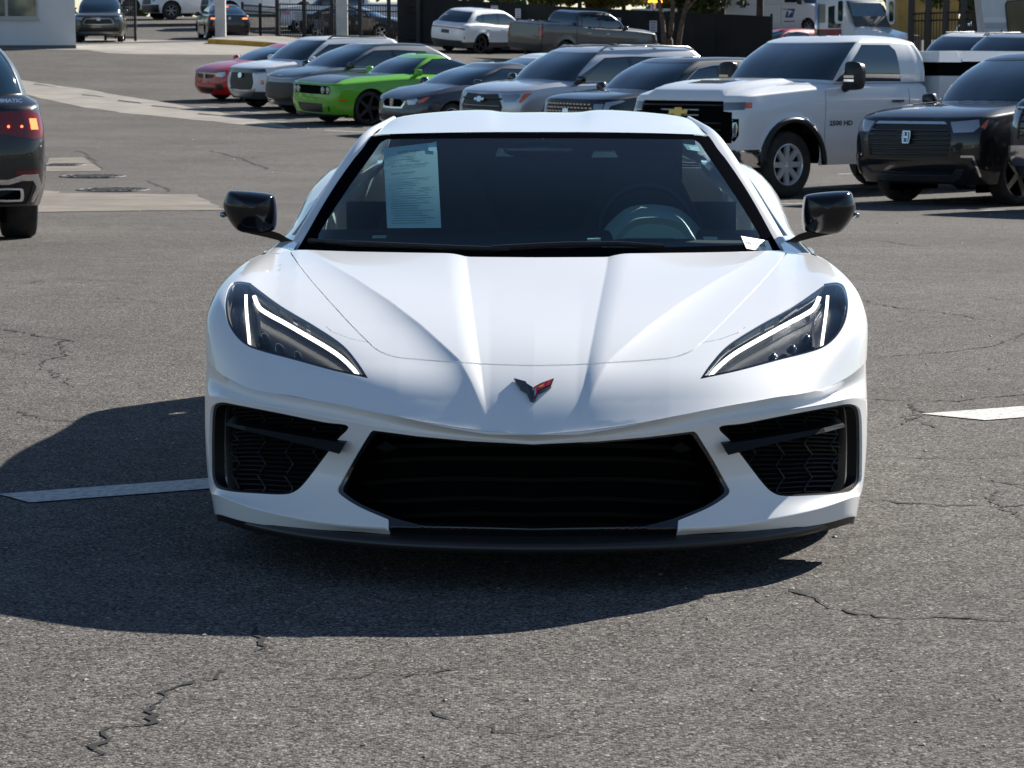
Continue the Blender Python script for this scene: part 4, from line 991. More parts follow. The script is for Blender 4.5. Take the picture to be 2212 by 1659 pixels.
M_CRACK = mat('crack', (.008, .008, .008), .95)
M_IRON = noise_mix(mat('manhole_iron', (.08, .07, .06), .6, .3), (.035, .033, .03), (.13, .115, .10), 12, 6)
ground_patch('concrete_gutter', [(40, 172), (120, 186), (185, 194), (343, 219), (501, 249), (583, 266), (653, 281), (583, 275), (395, 257), (264, 245), (185, 233), (74, 209), (40, 203)], M_CONC, .006, kind='structure', rag=.035)
for p in ([(72, 184), (125, 190), (118, 188), (75, 182)], [(175, 207), (228, 212), (215, 208), (178, 205)], [(253, 219), (308, 225), (300, 222), (256, 217)], [(325, 231), (395, 237), (380, 233), (330, 229)], [(425, 248), (485, 253), (470, 250), (430, 246)]):
    ground_patch('drain_slot', p, M_CRACK, .010, bpy.data.objects['concrete_gutter'], step=.3)
ground_patch('concrete_apron', [(60, 404), (110, 414), (130, 417), (300, 420), (418, 421), (450, 436), (492, 456), (300, 457), (100, 459), (40, 462)], M_CONC2, .006, kind='structure', step=.4, rag=.035)
ground_patch('manhole_surround', [(106, 343), (180, 342), (219, 366), (216, 370), (96, 371)], M_CONC2, .006, kind='structure', step=.3)
def manhole(vx, vy, label, rad=.40):
    c = ray_ground(vx, vy); e = empty('manhole', (c.x, c.y, ground(c.x, c.y) + .004)); tag(e, label, 'manhole', 'manholes at the left')
    mb = MB(); mb.lathe([(0, rad + .06), (.012, rad + .055), (.012, rad + .01), (.004, rad)], (0, 0, 0), 'z', 28); mb.build('frame', M_IRON, e)
    mb = MB(); mb.lathe([(.008, rad - .008), (.008, .001)], (0, 0, 0), 'z', 28)
    for i in range(-4, 5):
        for j in range(-4, 5):
            if math.hypot(i, j) * .085 < rad - .05 and (i + j) % 2 == 0: mb.box(i * .085 - .03, i * .085 + .03, j * .085 - .03, j * .085 + .03, .008, .018)
    mb.build('cover', M_IRON, e)
manhole(137, 357, 'round iron manhole cover set in a square concrete surround', .30)
manhole(200, 382, 'round iron manhole cover in plain asphalt between the other two', .42)
manhole(244, 411, 'round iron manhole cover at the edge of the concrete apron', .42)
def line_px(name, a, b, width, m=M_LINE, lift=.004, kind='structure', skew=0):
    A, B = ray_ground(*a), ray_ground(*b); d = (B - A); d.z = 0; d.normalize(); n = Vector((-d.y, d.x, 0)) * width / 2
    return ground_patch(name, [(A + n)[:2], (A - n + d * skew)[:2], (B - n)[:2], (B + n)[:2]], m, lift, px=False, step=.35, kind=kind)
line_px('painted_line', (14, 1086), (800, 1022), .20, skew=.05)
line_px('painted_line', (2032, 908), (2900, 842), .26, skew=.12)
for a, b in (((1731, 406), (1960, 405)), ((1664, 441), (2140, 436)), ((2120, 456), (2330, 452)), ((1810, 377), (1875, 376)), ((430, 231), (560, 238)), ((520, 243), (640, 250)), ((690, 258), (800, 262)), ((700, 283), (860, 290)), ((560, 262), (700, 269))):
    line_px('painted_line', a, b, .10)
def crack(pts, w=.006, seed=0, amp=.03):
    rnd = np.random.RandomState(seed + 11); P = np.array([ray_ground(*p)[:2] for p in pts]); P = densify(P, .03, False); n = len(P)
    j = np.cumsum(rnd.randn(n)) * amp * .35; j -= np.linspace(j[0], j[-1], n); d = np.gradient(P, axis=0); d /= np.linalg.norm(d, axis=1)[:, None] + 1e-9
    P = P + np.stack([-d[:, 1], d[:, 0]], 1) * (j + rnd.randn(n) * amp * .30)[:, None]
    ww = w * (.25 + 1.3 * np.abs(np.sin(np.linspace(0, 9, n) + seed)) * rnd.rand(n)); ww[0] = ww[-1] = .0005
    nn = np.stack([-d[:, 1], d[:, 0]], 1); A = P + nn * ww[:, None]; B = P - nn * ww[:, None]; V = np.concatenate([A, B]); z = ground_np(V[:, 0], V[:, 1]) + .003
    mesh_obj('crack', np.column_stack([V, z]), [(i, i + 1, n + i + 1, n + i) for i in range(n - 1)], M_CRACK, lot)
for k, c in enumerate([([(0, 713), (75, 722), (140, 738), (170, 742)], .007), ([(140, 738), (118, 792), (150, 815), (167, 840)], .005), ([(552, 1366), (535, 1400), (545, 1425)], .010), ([(495, 1452), (400, 1500), (330, 1562), (265, 1600), (195, 1650)], .007),
                       ([(1698, 1274), (1760, 1298), (1850, 1327), (1960, 1345), (2212, 1352)], .006), ([(1868, 650), (1960, 664), (2070, 680), (2230, 706)], .007), ([(1885, 777), (2050, 766), (2160, 747), (2230, 722)], .006), ([(1880, 868), (1990, 876), (2100, 864), (2230, 848)], .006),
                       ([(1960, 880), (2010, 900), (1950, 925)], .005), ([(1870, 1081), (2040, 1092), (2230, 1100)], .006), ([(2080, 1030), (2212, 1050)], .004), ([(456, 327), (490, 336), (525, 343), (553, 341)], .03), ([(525, 343), (545, 352), (572, 366)], .03), ([(169, 325), (195, 345), (219, 366)], .018), ([(320, 392), (345, 404), (362, 416)], .02),
                       ([(20, 885), (120, 910), (330, 905)], .004), ([(1650, 540), (1800, 556), (2000, 560)], .006), ([(300, 430), (480, 452), (600, 458)], .012), ([(1900, 520), (1980, 532)], .01), ([(900, 1560), (1100, 1600), (1300, 1590)], .003), ([(0, 760), (60, 772), (150, 768)], .005), ([(200, 640), (330, 655), (440, 650)], .005), ([(1990, 875), (1960, 905), (2030, 930)], .004), ([(2160, 1060), (2150, 1100), (2212, 1130)], .004), ([(1900, 985), (2060, 1000), (2212, 990)], .003), ([(2100, 640), (2212, 655)], .005), ([(1900, 580), (2060, 590), (2212, 584)], .006), ([(0, 620), (120, 606), (300, 612)], .006), ([(700, 1480), (1000, 1450)], .003)]):
    crack(c[0], c[1] * 1.25, k)
rnd = random.Random(3)
mb = MB()                                                # grit, chips and leaf bits lying about
for _ in range(260):
    vx, vy = rnd.uniform(-50, 2260), rnd.choice([rnd.uniform(260, 520), rnd.uniform(520, 1660)]); p = ray_ground(vx, vy); s_ = rnd.uniform(.0025, .006) * (1.0 + p.y / 12)
    t = rnd.random() * 6.28; v = [(p.x + s_ * rnd.uniform(.6, 1.3) * math.cos(t + k * 1.57), p.y + s_ * rnd.uniform(.6, 1.3) * math.sin(t + k * 1.57), p.z + .002) for k in range(4)]
    mb.add(v + [(p.x, p.y, p.z + s_ * .7)], [(0, 1, 4), (1, 2, 4), (2, 3, 4), (3, 0, 4)])
o = mb.build('grit', noise_mix(mat('pale_grit', (.4, .38, .33), .9), (.18, .16, .13), (.5, .48, .44), 1.7, 2), None); tag(o, 'pale grit and leaf bits scattered over the asphalt', 'grit', kind='stuff')
# ---- far pavement in front of the building, yellow kerb island, poles
ground_patch('far_pavement', [(-40, 104), (163, 103), (163, 84), (300, 86), (447, 89), (640, 97), (760, 103), (600, 121), (420, 119), (300, 118), (235, 116), (190, 109), (-40, 107)], M_CONC, .006, kind='structure', step=1.0)
M_YEL = noise_mix(mat('yellow_kerb', (.5, .3, .03), .7), (.36, .20, .02), (.55, .33, .04), 2.5, 6)
kp = [ray_ground(*q) for q in ((449, 95), (470, 96), (520, 98), (580, 102), (640, 108), (700, 113))]
e = MB(); v = []
for p in kp: v += [(p.x, p.y, p.z - .05), (p.x, p.y, p.z + .17), (p.x, p.y + .03, p.z + .19), (p.x + .0, p.y + 6.0, ground(p.x, p.y + 6) + .19), (p.x, p.y + 6.0, p.z - .05)]
e.add(v, [(5 * i + j, 5 * i + j + 1, 5 * i + 6 + j, 5 * i + 5 + j) for i in range(len(kp) - 1) for j in range(2)] + [(0, 1, 2, 3, 4)]); ko = e.build('kerb', M_YEL); tag(ko, 'yellow painted kerb of the island around the white poles', 'kerb')
e = MB(); e.add(v, [(5 * i + 2, 5 * i + 3, 5 * i + 8, 5 * i + 7) for i in range(len(kp) - 1)]); e.build('island_top', M_CONC, ko)
M_POLE = noise_mix(mat('pole_white', (.62, .60, .55), .5), (.55, .53, .48), (.66, .64, .60), 2)
def pole(vx0, vx1, vyb, d, label):
    p = unproj((vx0 + vx1) / 2, vyb, d); hw = (vx1 - vx0) / 2 / K * d
    e = empty('light_pole', (p.x, d, p.z)); tag(e, label, 'pole', 'white square light poles')
    m = MB(); c = hw * .22; o = [(-hw + c, -hw), (hw - c, -hw), (hw, -hw + c), (hw, hw - c), (hw - c, hw), (-hw + c, hw), (-hw, hw - c), (-hw, -hw + c)]
    m.prism([(a, b, 0) for a, b in o], (0, 0, 9)); m.build('shaft', M_POLE, e)
    m = MB(); m.box(-hw * 1.5, hw * 1.5, -hw * 1.5, hw * 1.5, -.6, .02); m.build('base_plate', M_CONC, e)
pole(466, 488, 84, 104.5, 'white square pole on the yellow kerb island in front of the dark sedan')
pole(727, 751, 80, 108.5, 'white square pole rising behind the roof of the white boxy utility vehicle')
# ---- white building at the left
M_WALL = noise_mix(mat('painted_block', (.66, .67, .68), .7), (.58, .59, .60), (.68, .69, .70), .6, 6, bump=.15, bump_scale=30, dist=.004)
bc = unproj(164, 104, 88.0)
bld = empty('building', (bc.x, bc.y, bc.z), R(12)); tag(bld, 'white painted block building with a metal framed window at the left edge', 'building')
sx = 88.0 / K
wx0, wx1, wz0, wz1 = (-12 - 164) * sx, (86 - 164) * sx, (104 - 41) * sx, (104 + 60) * sx
e = MB(); e.box(-14, wx0, 0, .25, 0, 5); e.box(wx1, 0, 0, .25, 0, 5); e.box(wx0, wx1, 0, .25, 0, wz0); e.box(wx0, wx1, 0, .25, wz1, 5); e.box(-.25, 0, .25, 6, 0, 5); e.box(-14, 0, .0, 6, 5, 5.2); e.build('wall', M_WALL, bld)
e = MB(); e.box(-14, .012, -.012, 0, -.3, .10); e.build('plinth', mat('plinth_grey', (.12, .12, .125), .8), bld)
wn = empty('window'); wn.parent = bld
M_FR = mat('window_metal', (.35, .36, .37), .4, .6)
e = MB(); t = .07; e.box(wx0, wx1, -.03, .1, wz0 - .02, wz0 + t); e.box(wx1 - t, wx1, -.03, .1, wz0 + t, wz1); e.box(wx0, wx0 + t, -.03, .1, wz0 + t, wz1); mx_ = (20 - 164) * sx; e.box(mx_ - .05, mx_ + .05, -.03, .1, wz0 + t, wz1); e.build('frame', M_FR, wn)
e = MB(); e.box(wx0 - .05, wx1 + .05, -.07, .0, wz0 - .08, wz0 - .02); e.build('sill', M_FR, wn)
M_PANE = mat('window_pane', (.06, .09, .10), .03, coat=1.0, spec=.7)
for x0, x1 in ((wx0 + t, mx_ - .05), (mx_ + .05, wx1 - t)):
    e = MB(); e.box(x0, x1, .05, .06, wz0 + t, wz1); e.build('pane', M_PANE, wn)
# ---- fences
M_FENCE = mat('fence_black', (.010, .010, .011), .5); M_SCREEN = noise_mix(mat('screen_cloth', (.012, .012, .013), .85), (.008, .008, .009), (.018, .017, .016), .8, 5)
def iron_fence(name, A, B, h, label, post_every=2.6, spacing=.125, zfun=None, pw=.06, tall=1.0):
    """pickets between rails, each post and rail a part"""
    A, B = Vector(A), Vector(B); L_ = (B - A).length; u = (B - A).normalized(); e = empty(name, (A.x, A.y, ground(A.x, A.y) if zfun is None else zfun(A.x, A.y))); tag(e, label, 'fence'); z0 = e.location.z
    gz_ = (lambda q: ground(q.x, q.y) - z0) if zfun is None else (lambda q: zfun(q.x, q.y) - z0)
    n = max(1, round(L_ / post_every))
    for i in range(n + 1):
        q = A + u * (L_ * i / n); r_ = q - A; m = MB(); m.box(r_.x - pw, r_.x + pw, r_.y - pw, r_.y + pw, gz_(q) - .3, gz_(q) + h * tall + .08); m.build('post', M_FENCE, e)
    for zz in (.15, h - .30, h - .06):
        pts = []
        for i in range(n + 1): q = A + u * (L_ * i / n); r_ = q - A; pts.append((r_.x, r_.y, gz_(q) + zz))
        m = MB(); m.tube(pts, .028, 4); m.build('rail', M_FENCE, e)
    m = MB()
    for i in range(int(L_ / spacing)):
        q = A + u * (spacing * (i + .5)); r_ = q - A; m.box(r_.x - .013, r_.x + .013, r_.y - .013, r_.y + .013, gz_(q) + .08, gz_(q) + h)
    o = m.build('pickets', M_FENCE, e); o['kind'] = 'stuff'
    return e
def wpt(vx, d): return ((vx - CX) / K * d, d, 0)
iron_fence('iron_fence', wpt(236, 106), wpt(300, 104), 1.75, 'black iron picket fence ending at a post beside the bronze grey utility vehicle', 1.4, .16, pw=.05)
iron_fence('iron_fence', wpt(530, 116), wpt(607, 113), 1.35, 'black iron gate section right of the dark sedan with brake lights', 1.5, .14)
iron_fence('iron_fence', wpt(604, 111), wpt(905, 106), 1.55, 'long black iron picket fence between the white poles and the screen fence', 1.6, .14, pw=.08, tall=1.15)
iron_fence('iron_fence', wpt(1960, 88), wpt(2150, 84), 1.9, 'black iron fence with thick posts between lorry and caravan', .85, .16, zfun=lambda x, y: ground(x, y) + .35, pw=.10, tall=1.22)
def screen_fence():
    A, B = Vector(wpt(862, 106.5)), Vector(wpt(1660, 101.5)); L_ = (B - A).length; u = (B - A).normalized(); nrm = Vector((u.y, -u.x, 0)); n = 7
    e = empty('screen_fence', (A.x, A.y, ground(A.x, A.y))); tag(e, 'tall dark screen cloth fence with paper notices behind the grey pickup', 'fence'); z0 = e.location.z; g = lambda q: ground(q.x, q.y) - z0
    tops = np.interp(np.linspace(0, 1, n + 1), [0, .5, 1], [3.75 - z0, 3.25 - z0, 2.86 - z0])
    for i in range(n):
        a, b = A + u * (L_ * i / n), A + u * (L_ * (i + 1) / n); m = MB(); K_ = 8
        for k in range(K_):                                  # slightly slack cloth
            q0, q1 = a.lerp(b, k / K_), a.lerp(b, (k + 1) / K_); s0, s1 = .03 * math.sin(k * 1.9 + i), .03 * math.sin((k + 1) * 1.9 + i)
            r0, r1 = q0 - A + nrm * s0, q1 - A + nrm * s1; t0, t1 = np.interp([k / K_, (k + 1) / K_], [0, 1], [tops[i], tops[i + 1]])
            m.add([(r0.x, r0.y, g(q0) - .2), (r1.x, r1.y, g(q1) - .2), (r1.x, r1.y, t1 - .02), (r0.x, r0.y, t0 - .02)], [(0, 1, 2, 3)])
        m.build('screen_panel', M_SCREEN, e)
    for i in range(n + 1):
        q = A + u * (L_ * i / n) - nrm * .06; r_ = q - A; m = MB(); m.box(r_.x - .05, r_.x + .05, r_.y - .05, r_.y + .05, g(q) - .3, tops[i] + .08); m.build('post', M_FENCE, e)
    return A, u, nrm
fA, fu, fn_ = screen_fence()
M_PAPER = mat('paper_notice', (.55, .56, .60), .7); M_INK = mat('ink_grey', (.16, .17, .22), .8)
def notice(vx, vy, d, w_, h_, label, n=4, m=None):
    p = unproj(vx, vy, d); e = empty('notice_sign', (p.x, p.y, p.z)); tag(e, label, 'sign', 'paper notices on the fences')
    q = MB(); q.box(-w_ / 2, w_ / 2, -.012, 0, -h_ / 2, h_ / 2); q.build('sheet', m or M_PAPER, e)
    for i in range(n):
        z = h_ * (.34 - .68 * i / max(1, n - 1)); ww = w_ * (.36 if i else .40) * (1 - .12 * (i % 2)); q = MB(); q.box(-ww, ww, -.016, -.012, z - h_ * .05, z + h_ * .05); q.build('print_line', M_INK, e)
for i, (vx, vy, w_, h_, lb) in enumerate(((1068, 21, .28, .33, 'white notice above the white crossover roof, leftmost on the screen fence'), (1119, 29, .22, .38, 'narrow white notice just right of the white crossover'), (1333, 51, .30, .46, 'white notice above the windscreen of the grey pickup'), (1411, 57, .30, .45, 'white notice above the hood of the grey pickup, rightmost on the fence'))):
    t_ = (vx - 862) / (1660 - 862); notice(vx, vy, 106.5 - 5 * t_ - .45, w_, h_, lb)
notice(645, 34, 110.0, .50, .38, 'white notice board on the iron fence beside a small pink sign'); notice(618, 28, 110.2, .30, .16, 'small pink sign on the iron fence', 1, mat('pink_sign', (.45, .22, .28), .7)); notice(690, 52, 109.5, .44, .42, 'grey board low on the iron fence left of the pole', 3, mat('grey_board', (.12, .13, .15), .7))
# ---- raised ground behind the fence at the right
terr = MB(); tz = 2.14
terr.add([(6.5, 110, .0), (17.5, 110, .0), (17.5, 110, tz), (6.5, 110, tz), (6.5, 135, tz + .6), (17.5, 135, tz + .6)], [(0, 1, 2, 3), (3, 2, 5, 4)]); tag(terr.build('upper_terrace', M_CONC2), kind='structure')
hero, S3, uv3 = build_hero()
# ================================================================== the vehicles of the lot
ROWG = 'cars parked nose out in the row behind the sports car'
def emblem_oval(s, z, m=None, a=.09, b=.065, tail=False, off=.02):
    s.nose_plate('emblem', [(a * math.cos(t), z + b * math.sin(t)) for t in np.linspace(0, 2 * math.pi, 17)[:-1]], m or M_CHROME, off, .012, tail)
def emblem_h(s, z, m=None, off=.02, k=1.0):
    e = empty('emblem'); e.parent = s.root
    o = [(-.055, .07), (.055, .07), (.06, .0), (.045, -.07), (-.045, -.07), (-.06, 0)]
    s.nose_plate('rim', [(a * k, z + b * k) for a, b in o], m or M_CHROME, off, .008, parent=e)
    s.nose_plate('field', [(a * .8 * k, z + b * .82 * k) for a, b in o], M_GLOSSBLACK, off + .0085, .002, parent=e)
    for poly in ([(-.034, .05), (-.018, .05), (-.020, -.05), (-.030, -.05)], [(.018, .05), (.034, .05), (.030, -.05), (.020, -.05)], [(-.02, .008), (.02, .008), (.02, -.010), (-.02, -.010)]):
        s.nose_plate('letter_bar', [(a * k, z + b * k) for a, b in poly], m or M_CHROME, off + .011, .004, parent=e)
def door_lines(s, ys, z0, z1):
    for y in ys: s.q('seam', [(y, z0), (y + .02, (z0 + z1) / 2), (y, z1)], 's', line=.006)

# ---- white heavy pickup with a service body
def hood_lift(yc, w0, h):
    def f(P):
        k = np.clip((P[:, 1] - .06) / .10, 0, 1) * np.clip((yc - P[:, 1]) / .3, 0, 1) * np.clip((w0 + .08 - np.abs(P[:, 0])) / .10, 0, 1); k = k * k * (3 - 2 * k)
        P[:, 2] += np.where(P[:, 2] > 1.2, k * h, 0); return P
    return f
def service_truck():
    P = paint('fleet_white', (.78, .79, .80))
    v = Vehicle('service_truck', dict(L=3.62, W=1.02, H=2.03, gc=.40, belt=[(0, 1.26), (.5, 1.295), (1.4, 1.36), (2.0, 1.39), (3.7, 1.40)], hood=0, glass=(1.50, 2.18, 3.50, 3.61), lf=.42, lr=.12, nf=5.5, nr=8, rake=.02, noseback=.05,
        wheels=(.98, 4.60), r=.42, roofw=.79, gw=.93, glf=.42, glr=.10, gnr=8, arch=.53, flare=.045, tuck=.05, cowl=.05, mirror_y=1.98, mirror_h=.34, mirror_w=.32, mirror_z=-.03, handles=(2.95,), handle_z=1.20, hmat=M_BLACK, redge=.055, shape=hood_lift(1.5, .62, .055)))
    v.q('grille', [(0, 1.215), (.80, 1.215), (.80, 1.09), (.95, 1.08), (.95, .70), (0, .66)])
    v.q('amber', [(1.17, 1.125), (1.30, 1.13), (1.30, 1.20), (1.19, 1.20)])
    v.q('lamp', [(.80, 1.10), (1.17, 1.11), (1.19, 1.205), (.80, 1.20)])
    v.q('fog', [(.93, .76), (1.02, .78), (1.05, .90), (1.02, .96), (.93, .95)]); v.q('fogbg', [(.95, .72), (1.0, .72), (1.07, .80), (1.07, 1.00), (.95, 1.00)])
    v.q('bumper', [(0, .42), (1.50, .42), (1.50, .62), (0, .62)])
    v.q('seam', [(1.60, .48), (1.58, .9), (1.62, 1.34)], 's', line=.006)
    v.q('seam', [(3.12, .48), (3.16, .9), (3.20, 1.36)], 's', line=.006)
    v.q('scoop', [(-.0, .42), (.34, .42), (.40, .78), (0, .78)], 't')
    r = v.build(P, 'white heavy pickup truck with a utility service body, gold cross emblem and towing mirrors', 'truck', [[(1.86, 1.45), (3.10, 1.45), (3.06, 1.85), (2.98, 1.92), (2.45, 1.92)]], rimm=mat('bright_wheel', (.72, .73, .75), .22, .45), spokes=8, rimf=.62, tyre_w=.27, mirm=M_BLACK, nu=84, nv=56, spoke_w=.17, skip_wheels=(4.60,))
    v.one('grille', 'grille', M_DARK, -.02); v.two('headlight', 'lamp', mat('dark_lamp', (.16, .17, .18), .1, .5, coat=1), -.004); v.two('turn_lamp', 'amber', M_AMBER, -.002); v.two('fog_recess', 'fogbg', M_DARK, -.02); v.two('fog_lamp', 'fog', M_LAMP, -.012)
    v.one('bumper', 'bumper', M_CHROME, .012, .03); v.one('door_seam', 'seam', M_DARK, -.006); v.one('hood_scoop', 'scoop', M_DARK, -.01)
    v.bars('grille_bars', (.78, .86, .94, 1.16), lambda z: .72, M_BLACK, .014, .0)
    v.bars('chrome_bar', (1.035, 1.10), lambda z: .34, M_SILVERTRIM, .014, .01)
    bowtie(v, 1.07, 1.0)
    mb = MB(); mb.tube([(1.06, .98 + .56 * math.cos(t), .42 + .56 * math.sin(t)) for t in np.linspace(-.02, math.pi + .02, 25)], .038, 6); mb.build('arch_trim', M_BLACK, r, True)
    mb = MB(); mb.tube([(-1.06, .98 + .56 * math.cos(t), .42 + .56 * math.sin(t)) for t in np.linspace(-.02, math.pi + .02, 25)], .038, 6); mb.build('arch_trim', M_BLACK, r, True)
    x = v.at_side(1.98, .93)[0] + .004
    text_obj('2500 HD', .085, M_BLACK, r, (x, 1.66, .90), (0, 1, 0), (0, 0, 1), bold=.003, stretch=1.35)
    mb = MB(); mb.lathe([(0, .0), (0, .02), (.1, .008)], (.0, 2.55, 2.0), 'z', 8); mb.prism([(0, 2.50, 2.02), (0, 2.66, 2.02), (0, 2.64, 2.10)], (.02, 0, 0)); mb.build('aerial_fin', M_BLACK, r)
    mb = MB(); mb.lathe([(0, .09), (.02, .085), (.03, .001)], (.25, 2.6, 2.015), 'z', 14); mb.build('roof_beacon_base', M_BLACK, r)
    for sg in (1, -1):                                    # silver reflector strips in the mirrors
        mb = MB()
        for z in (1.45, 1.50): mb.box(sg * 1.08 - .085 + .0, sg * 1.08 + .085, 1.895, 1.90, z, z + .03)
        mb.v = [(a + sg * .04, b, c) for a, b, c in mb.v]; mb.build('mirror_reflector', M_CHROME, r); [c_ for c_ in r.children if c_.name.startswith('mirror_reflector')][-1]['kind'] = 'stuff'
        mb = MB(); mb.tube([(sg * .90, 1.98, 1.34), (sg * .99, 1.97, 1.36), (sg * 1.05, 1.98, 1.47)], .05, 8); mb.build('mirror_arm', M_BLACK, r, True)
    mb = MB(); mb.box(-.5, .5, 3.0, 6.3, .50, .70); mb.build('frame', M_DARK, r)
    mb = MB(); mb.box(-1.03, 1.03, 3.74, 4.02, .72, 1.52); mb.box(-1.03, 1.03, 4.02, 6.6, 1.42, 1.52); mb.box(-1.03, 1.03, 5.25, 6.6, .72, 1.42); mb.box(-1.025, 1.025, 4.02, 5.25, 1.0, 1.42); mb.build('service_body', P, r)
    mb = MB(); mb.box(-.96, .96, 3.80, 6.55, 1.52, 1.71); mb.build('dark_recess', M_DARK, r)
    mb = MB(); mb.box(-1.06, 1.06, 3.70, 4.15, 1.70, 1.84, .05); mb.box(-1.06, 1.06, 4.16, 6.7, 1.71, 1.85, .05); mb.build('cover', P, r)
    mb = MB(); mb.box(.9, 1.0, 5.2, 5.45, 1.52, 1.71); mb.build('cover_post', P, r)
    for k, (y0, y1, z0, z1) in enumerate(((4.10, 5.15, 1.02, 1.40), (5.30, 6.5, .78, 1.40))):
        mb = MB(); mb.box(1.03, 1.05, y0, y1, z0, z1); d = mb.build('locker_door', P, r)
        mb = MB(); mb.box(1.03, 1.065, y0, y1, z1 - .03, z1 + .01); mb.build('hinge', M_ALLOY, d)
        if k == 0:
            mb = MB(); mb.box(1.05, 1.053, y0 + .08, y0 + .38, z1 - .16, z1 - .05); mb.build('sticker', mat('yellow_label', (.55, .50, .03), .6), d)
            mb = MB(); mb.box(1.05, 1.053, y0 + .10, y0 + .34, z1 - .25, z1 - .20); mb.build('sticker_text', M_GREYPL, d)
    put(r, 2.08, 32.04, 50, at=(0, .98))
# ---- generic light vehicle helper used by the row
def suv_common(v, lampm=None): v.two('headlight', 'lamp', lampm or M_LAMP, -.003, .0)

def black_suv():
    P = paint('black', (.006, .006, .007))
    v = Vehicle('sport_utility', dict(L=5.05, W=1.0, H=1.80, gc=.26, belt=[(0, 1.02), (.5, 1.06), (1.3, 1.13), (2.4, 1.15), (4.0, 1.16), (5.05, 1.12)], hood=0, glass=(1.30, 2.1, 4.55, 4.92), lf=.50, nf=3.8, wheels=(.96, 3.85), r=.375, roofw=.70, gw=.87, glf=.5, noseback=.08, redge=.06, handles=(2.6, 3.55), handle_z=.98))
    v.q('chrome', [(0, .985), (.62, .985), (.66, .955), (0, .955)])
    v.q('grille', [(0, .955), (.66, .955), (.72, .80), (.66, .58), (0, .56)])
    v.q('lamp', [(.70, .985), (1.15, 1.015), (1.16, .93), (1.05, .87), (.74, .86)]); v.q('amber', [(1.17, .93), (1.27, 1.0), (1.33, 1.02), (1.25, .90)])
    v.q('trim', [(.86, .60), (1.06, .60), (1.20, .36), (1.17, .35), (1.04, .575), (.86, .575)])
    v.q('skid', [(0, .36), (.72, .37), (.80, .44), (.92, .44), (.86, .33), (.78, .29), (0, .29)])
    v.q('low', [(0, .54), (.72, .54), (.80, .47), (.70, .39), (0, .38)])
    r = v.build(P, 'black sport utility vehicle with chrome grille strip, parked right of the white service truck', 'car', [[(1.85, 1.21), (2.85, 1.21), (2.85, 1.62), (2.4, 1.62)], [(2.93, 1.21), (3.85, 1.21), (3.85, 1.61), (2.93, 1.62)], [(3.93, 1.21), (4.5, 1.24), (4.45, 1.56), (3.93, 1.60)]], ROWG, rimm=mat('machined_alloy', (.35, .35, .36), .25, 1.0), spokes=5, rimf=.76, clad=None, spoke_w=.2, nu=80, nv=54)
    v.one('chrome_strip', 'chrome', M_CHROME, .01, .02); v.one('grille', 'grille', M_BLACK, -.012); v.two('headlight', 'lamp', mat('smoked_lamp', (.40, .42, .46), .08, .5, coat=1), -.003); v.two('turn_lamp', 'amber', M_AMBER, -.002)
    v.two('fog_trim', 'trim', M_CHROME, .008, .015); v.one('skid_plate', 'skid', mat('skid_grey', (.12, .12, .125), .3, .8), .01, .02); v.one('lower_intake', 'low', M_GLOSSBLACK, -.01)
    v.bars('grille_bars', np.arange(.61, .94, .055), lambda z: .60, M_GLOSSBLACK, .010, .002)
    emblem_h(v, .80, off=.03, k=1.05)
    for x in (.80, .93, 1.03):
        P_, n = v.at_nose(x - .14, .93)
    put(r, 4.62, 30.05, 49, at=(0, 1.0))
def navy_pickup():
    P = paint('navy_black', (.010, .012, .018))
    v = Vehicle('pickup_truck', dict(L=5.9, W=1.03, H=1.95, gc=.36, belt=[(0, 1.20), (.5, 1.25), (1.5, 1.31), (3.9, 1.34), (4.1, 1.36), (5.9, 1.36)], hood=0, glass=(1.50, 2.2, 3.8, 3.98), lf=.45, lr=.15, nf=4.5, nr=8, rake=.02, noseback=.08, wheels=(.95, 4.6), r=.40, roofw=.73, gw=.93, glr=.10, gnr=8, arch=.47, flare=.035))
    v.q('grille', [(0, 1.13), (.86, 1.13), (.86, .80), (0, .78)]); v.q('lamp', [(.88, 1.15), (1.25, 1.16), (1.25, .98), (.88, .92)]); v.q('bumper', [(0, .50), (1.4, .52), (1.4, .72), (0, .74)]); v.q('red', [(.98, .62), (1.10, .62), (1.10, .65), (.98, .65)])
    v.q('low', [(0, .47), (1.0, .48), (1.05, .38), (0, .37)])
    r = v.build(P, 'dark navy pickup truck with chrome bumper cut off by the right edge', 'truck', [[(1.9, 1.40), (2.85, 1.40), (2.85, 1.82), (2.4, 1.82)], [(2.93, 1.40), (3.75, 1.40), (3.7, 1.82), (2.93, 1.82)]], ROWG, rimm=M_ALLOY, spokes=6, rimf=.68, tyre_w=.27)
    v.one('grille', 'grille', M_GLOSSBLACK, -.015); v.two('headlight', 'lamp', M_LAMP, -.003); v.one('bumper', 'bumper', M_CHROME, .03, .04); v.one('lower_intake', 'low', M_BLACK, -.01); v.two('tow_hook', 'red', M_REDLENS, .035, .02)
    v.bars('grille_bars', (.84, .92, 1.0, 1.08), lambda z: .78, M_BLACK, .012, .0); v.bars('chrome_bar', (1.14,), lambda z: .84, M_CHROME, .02, .01)
    put(r, 6.12, 27.9, 50, at=(0, .95))
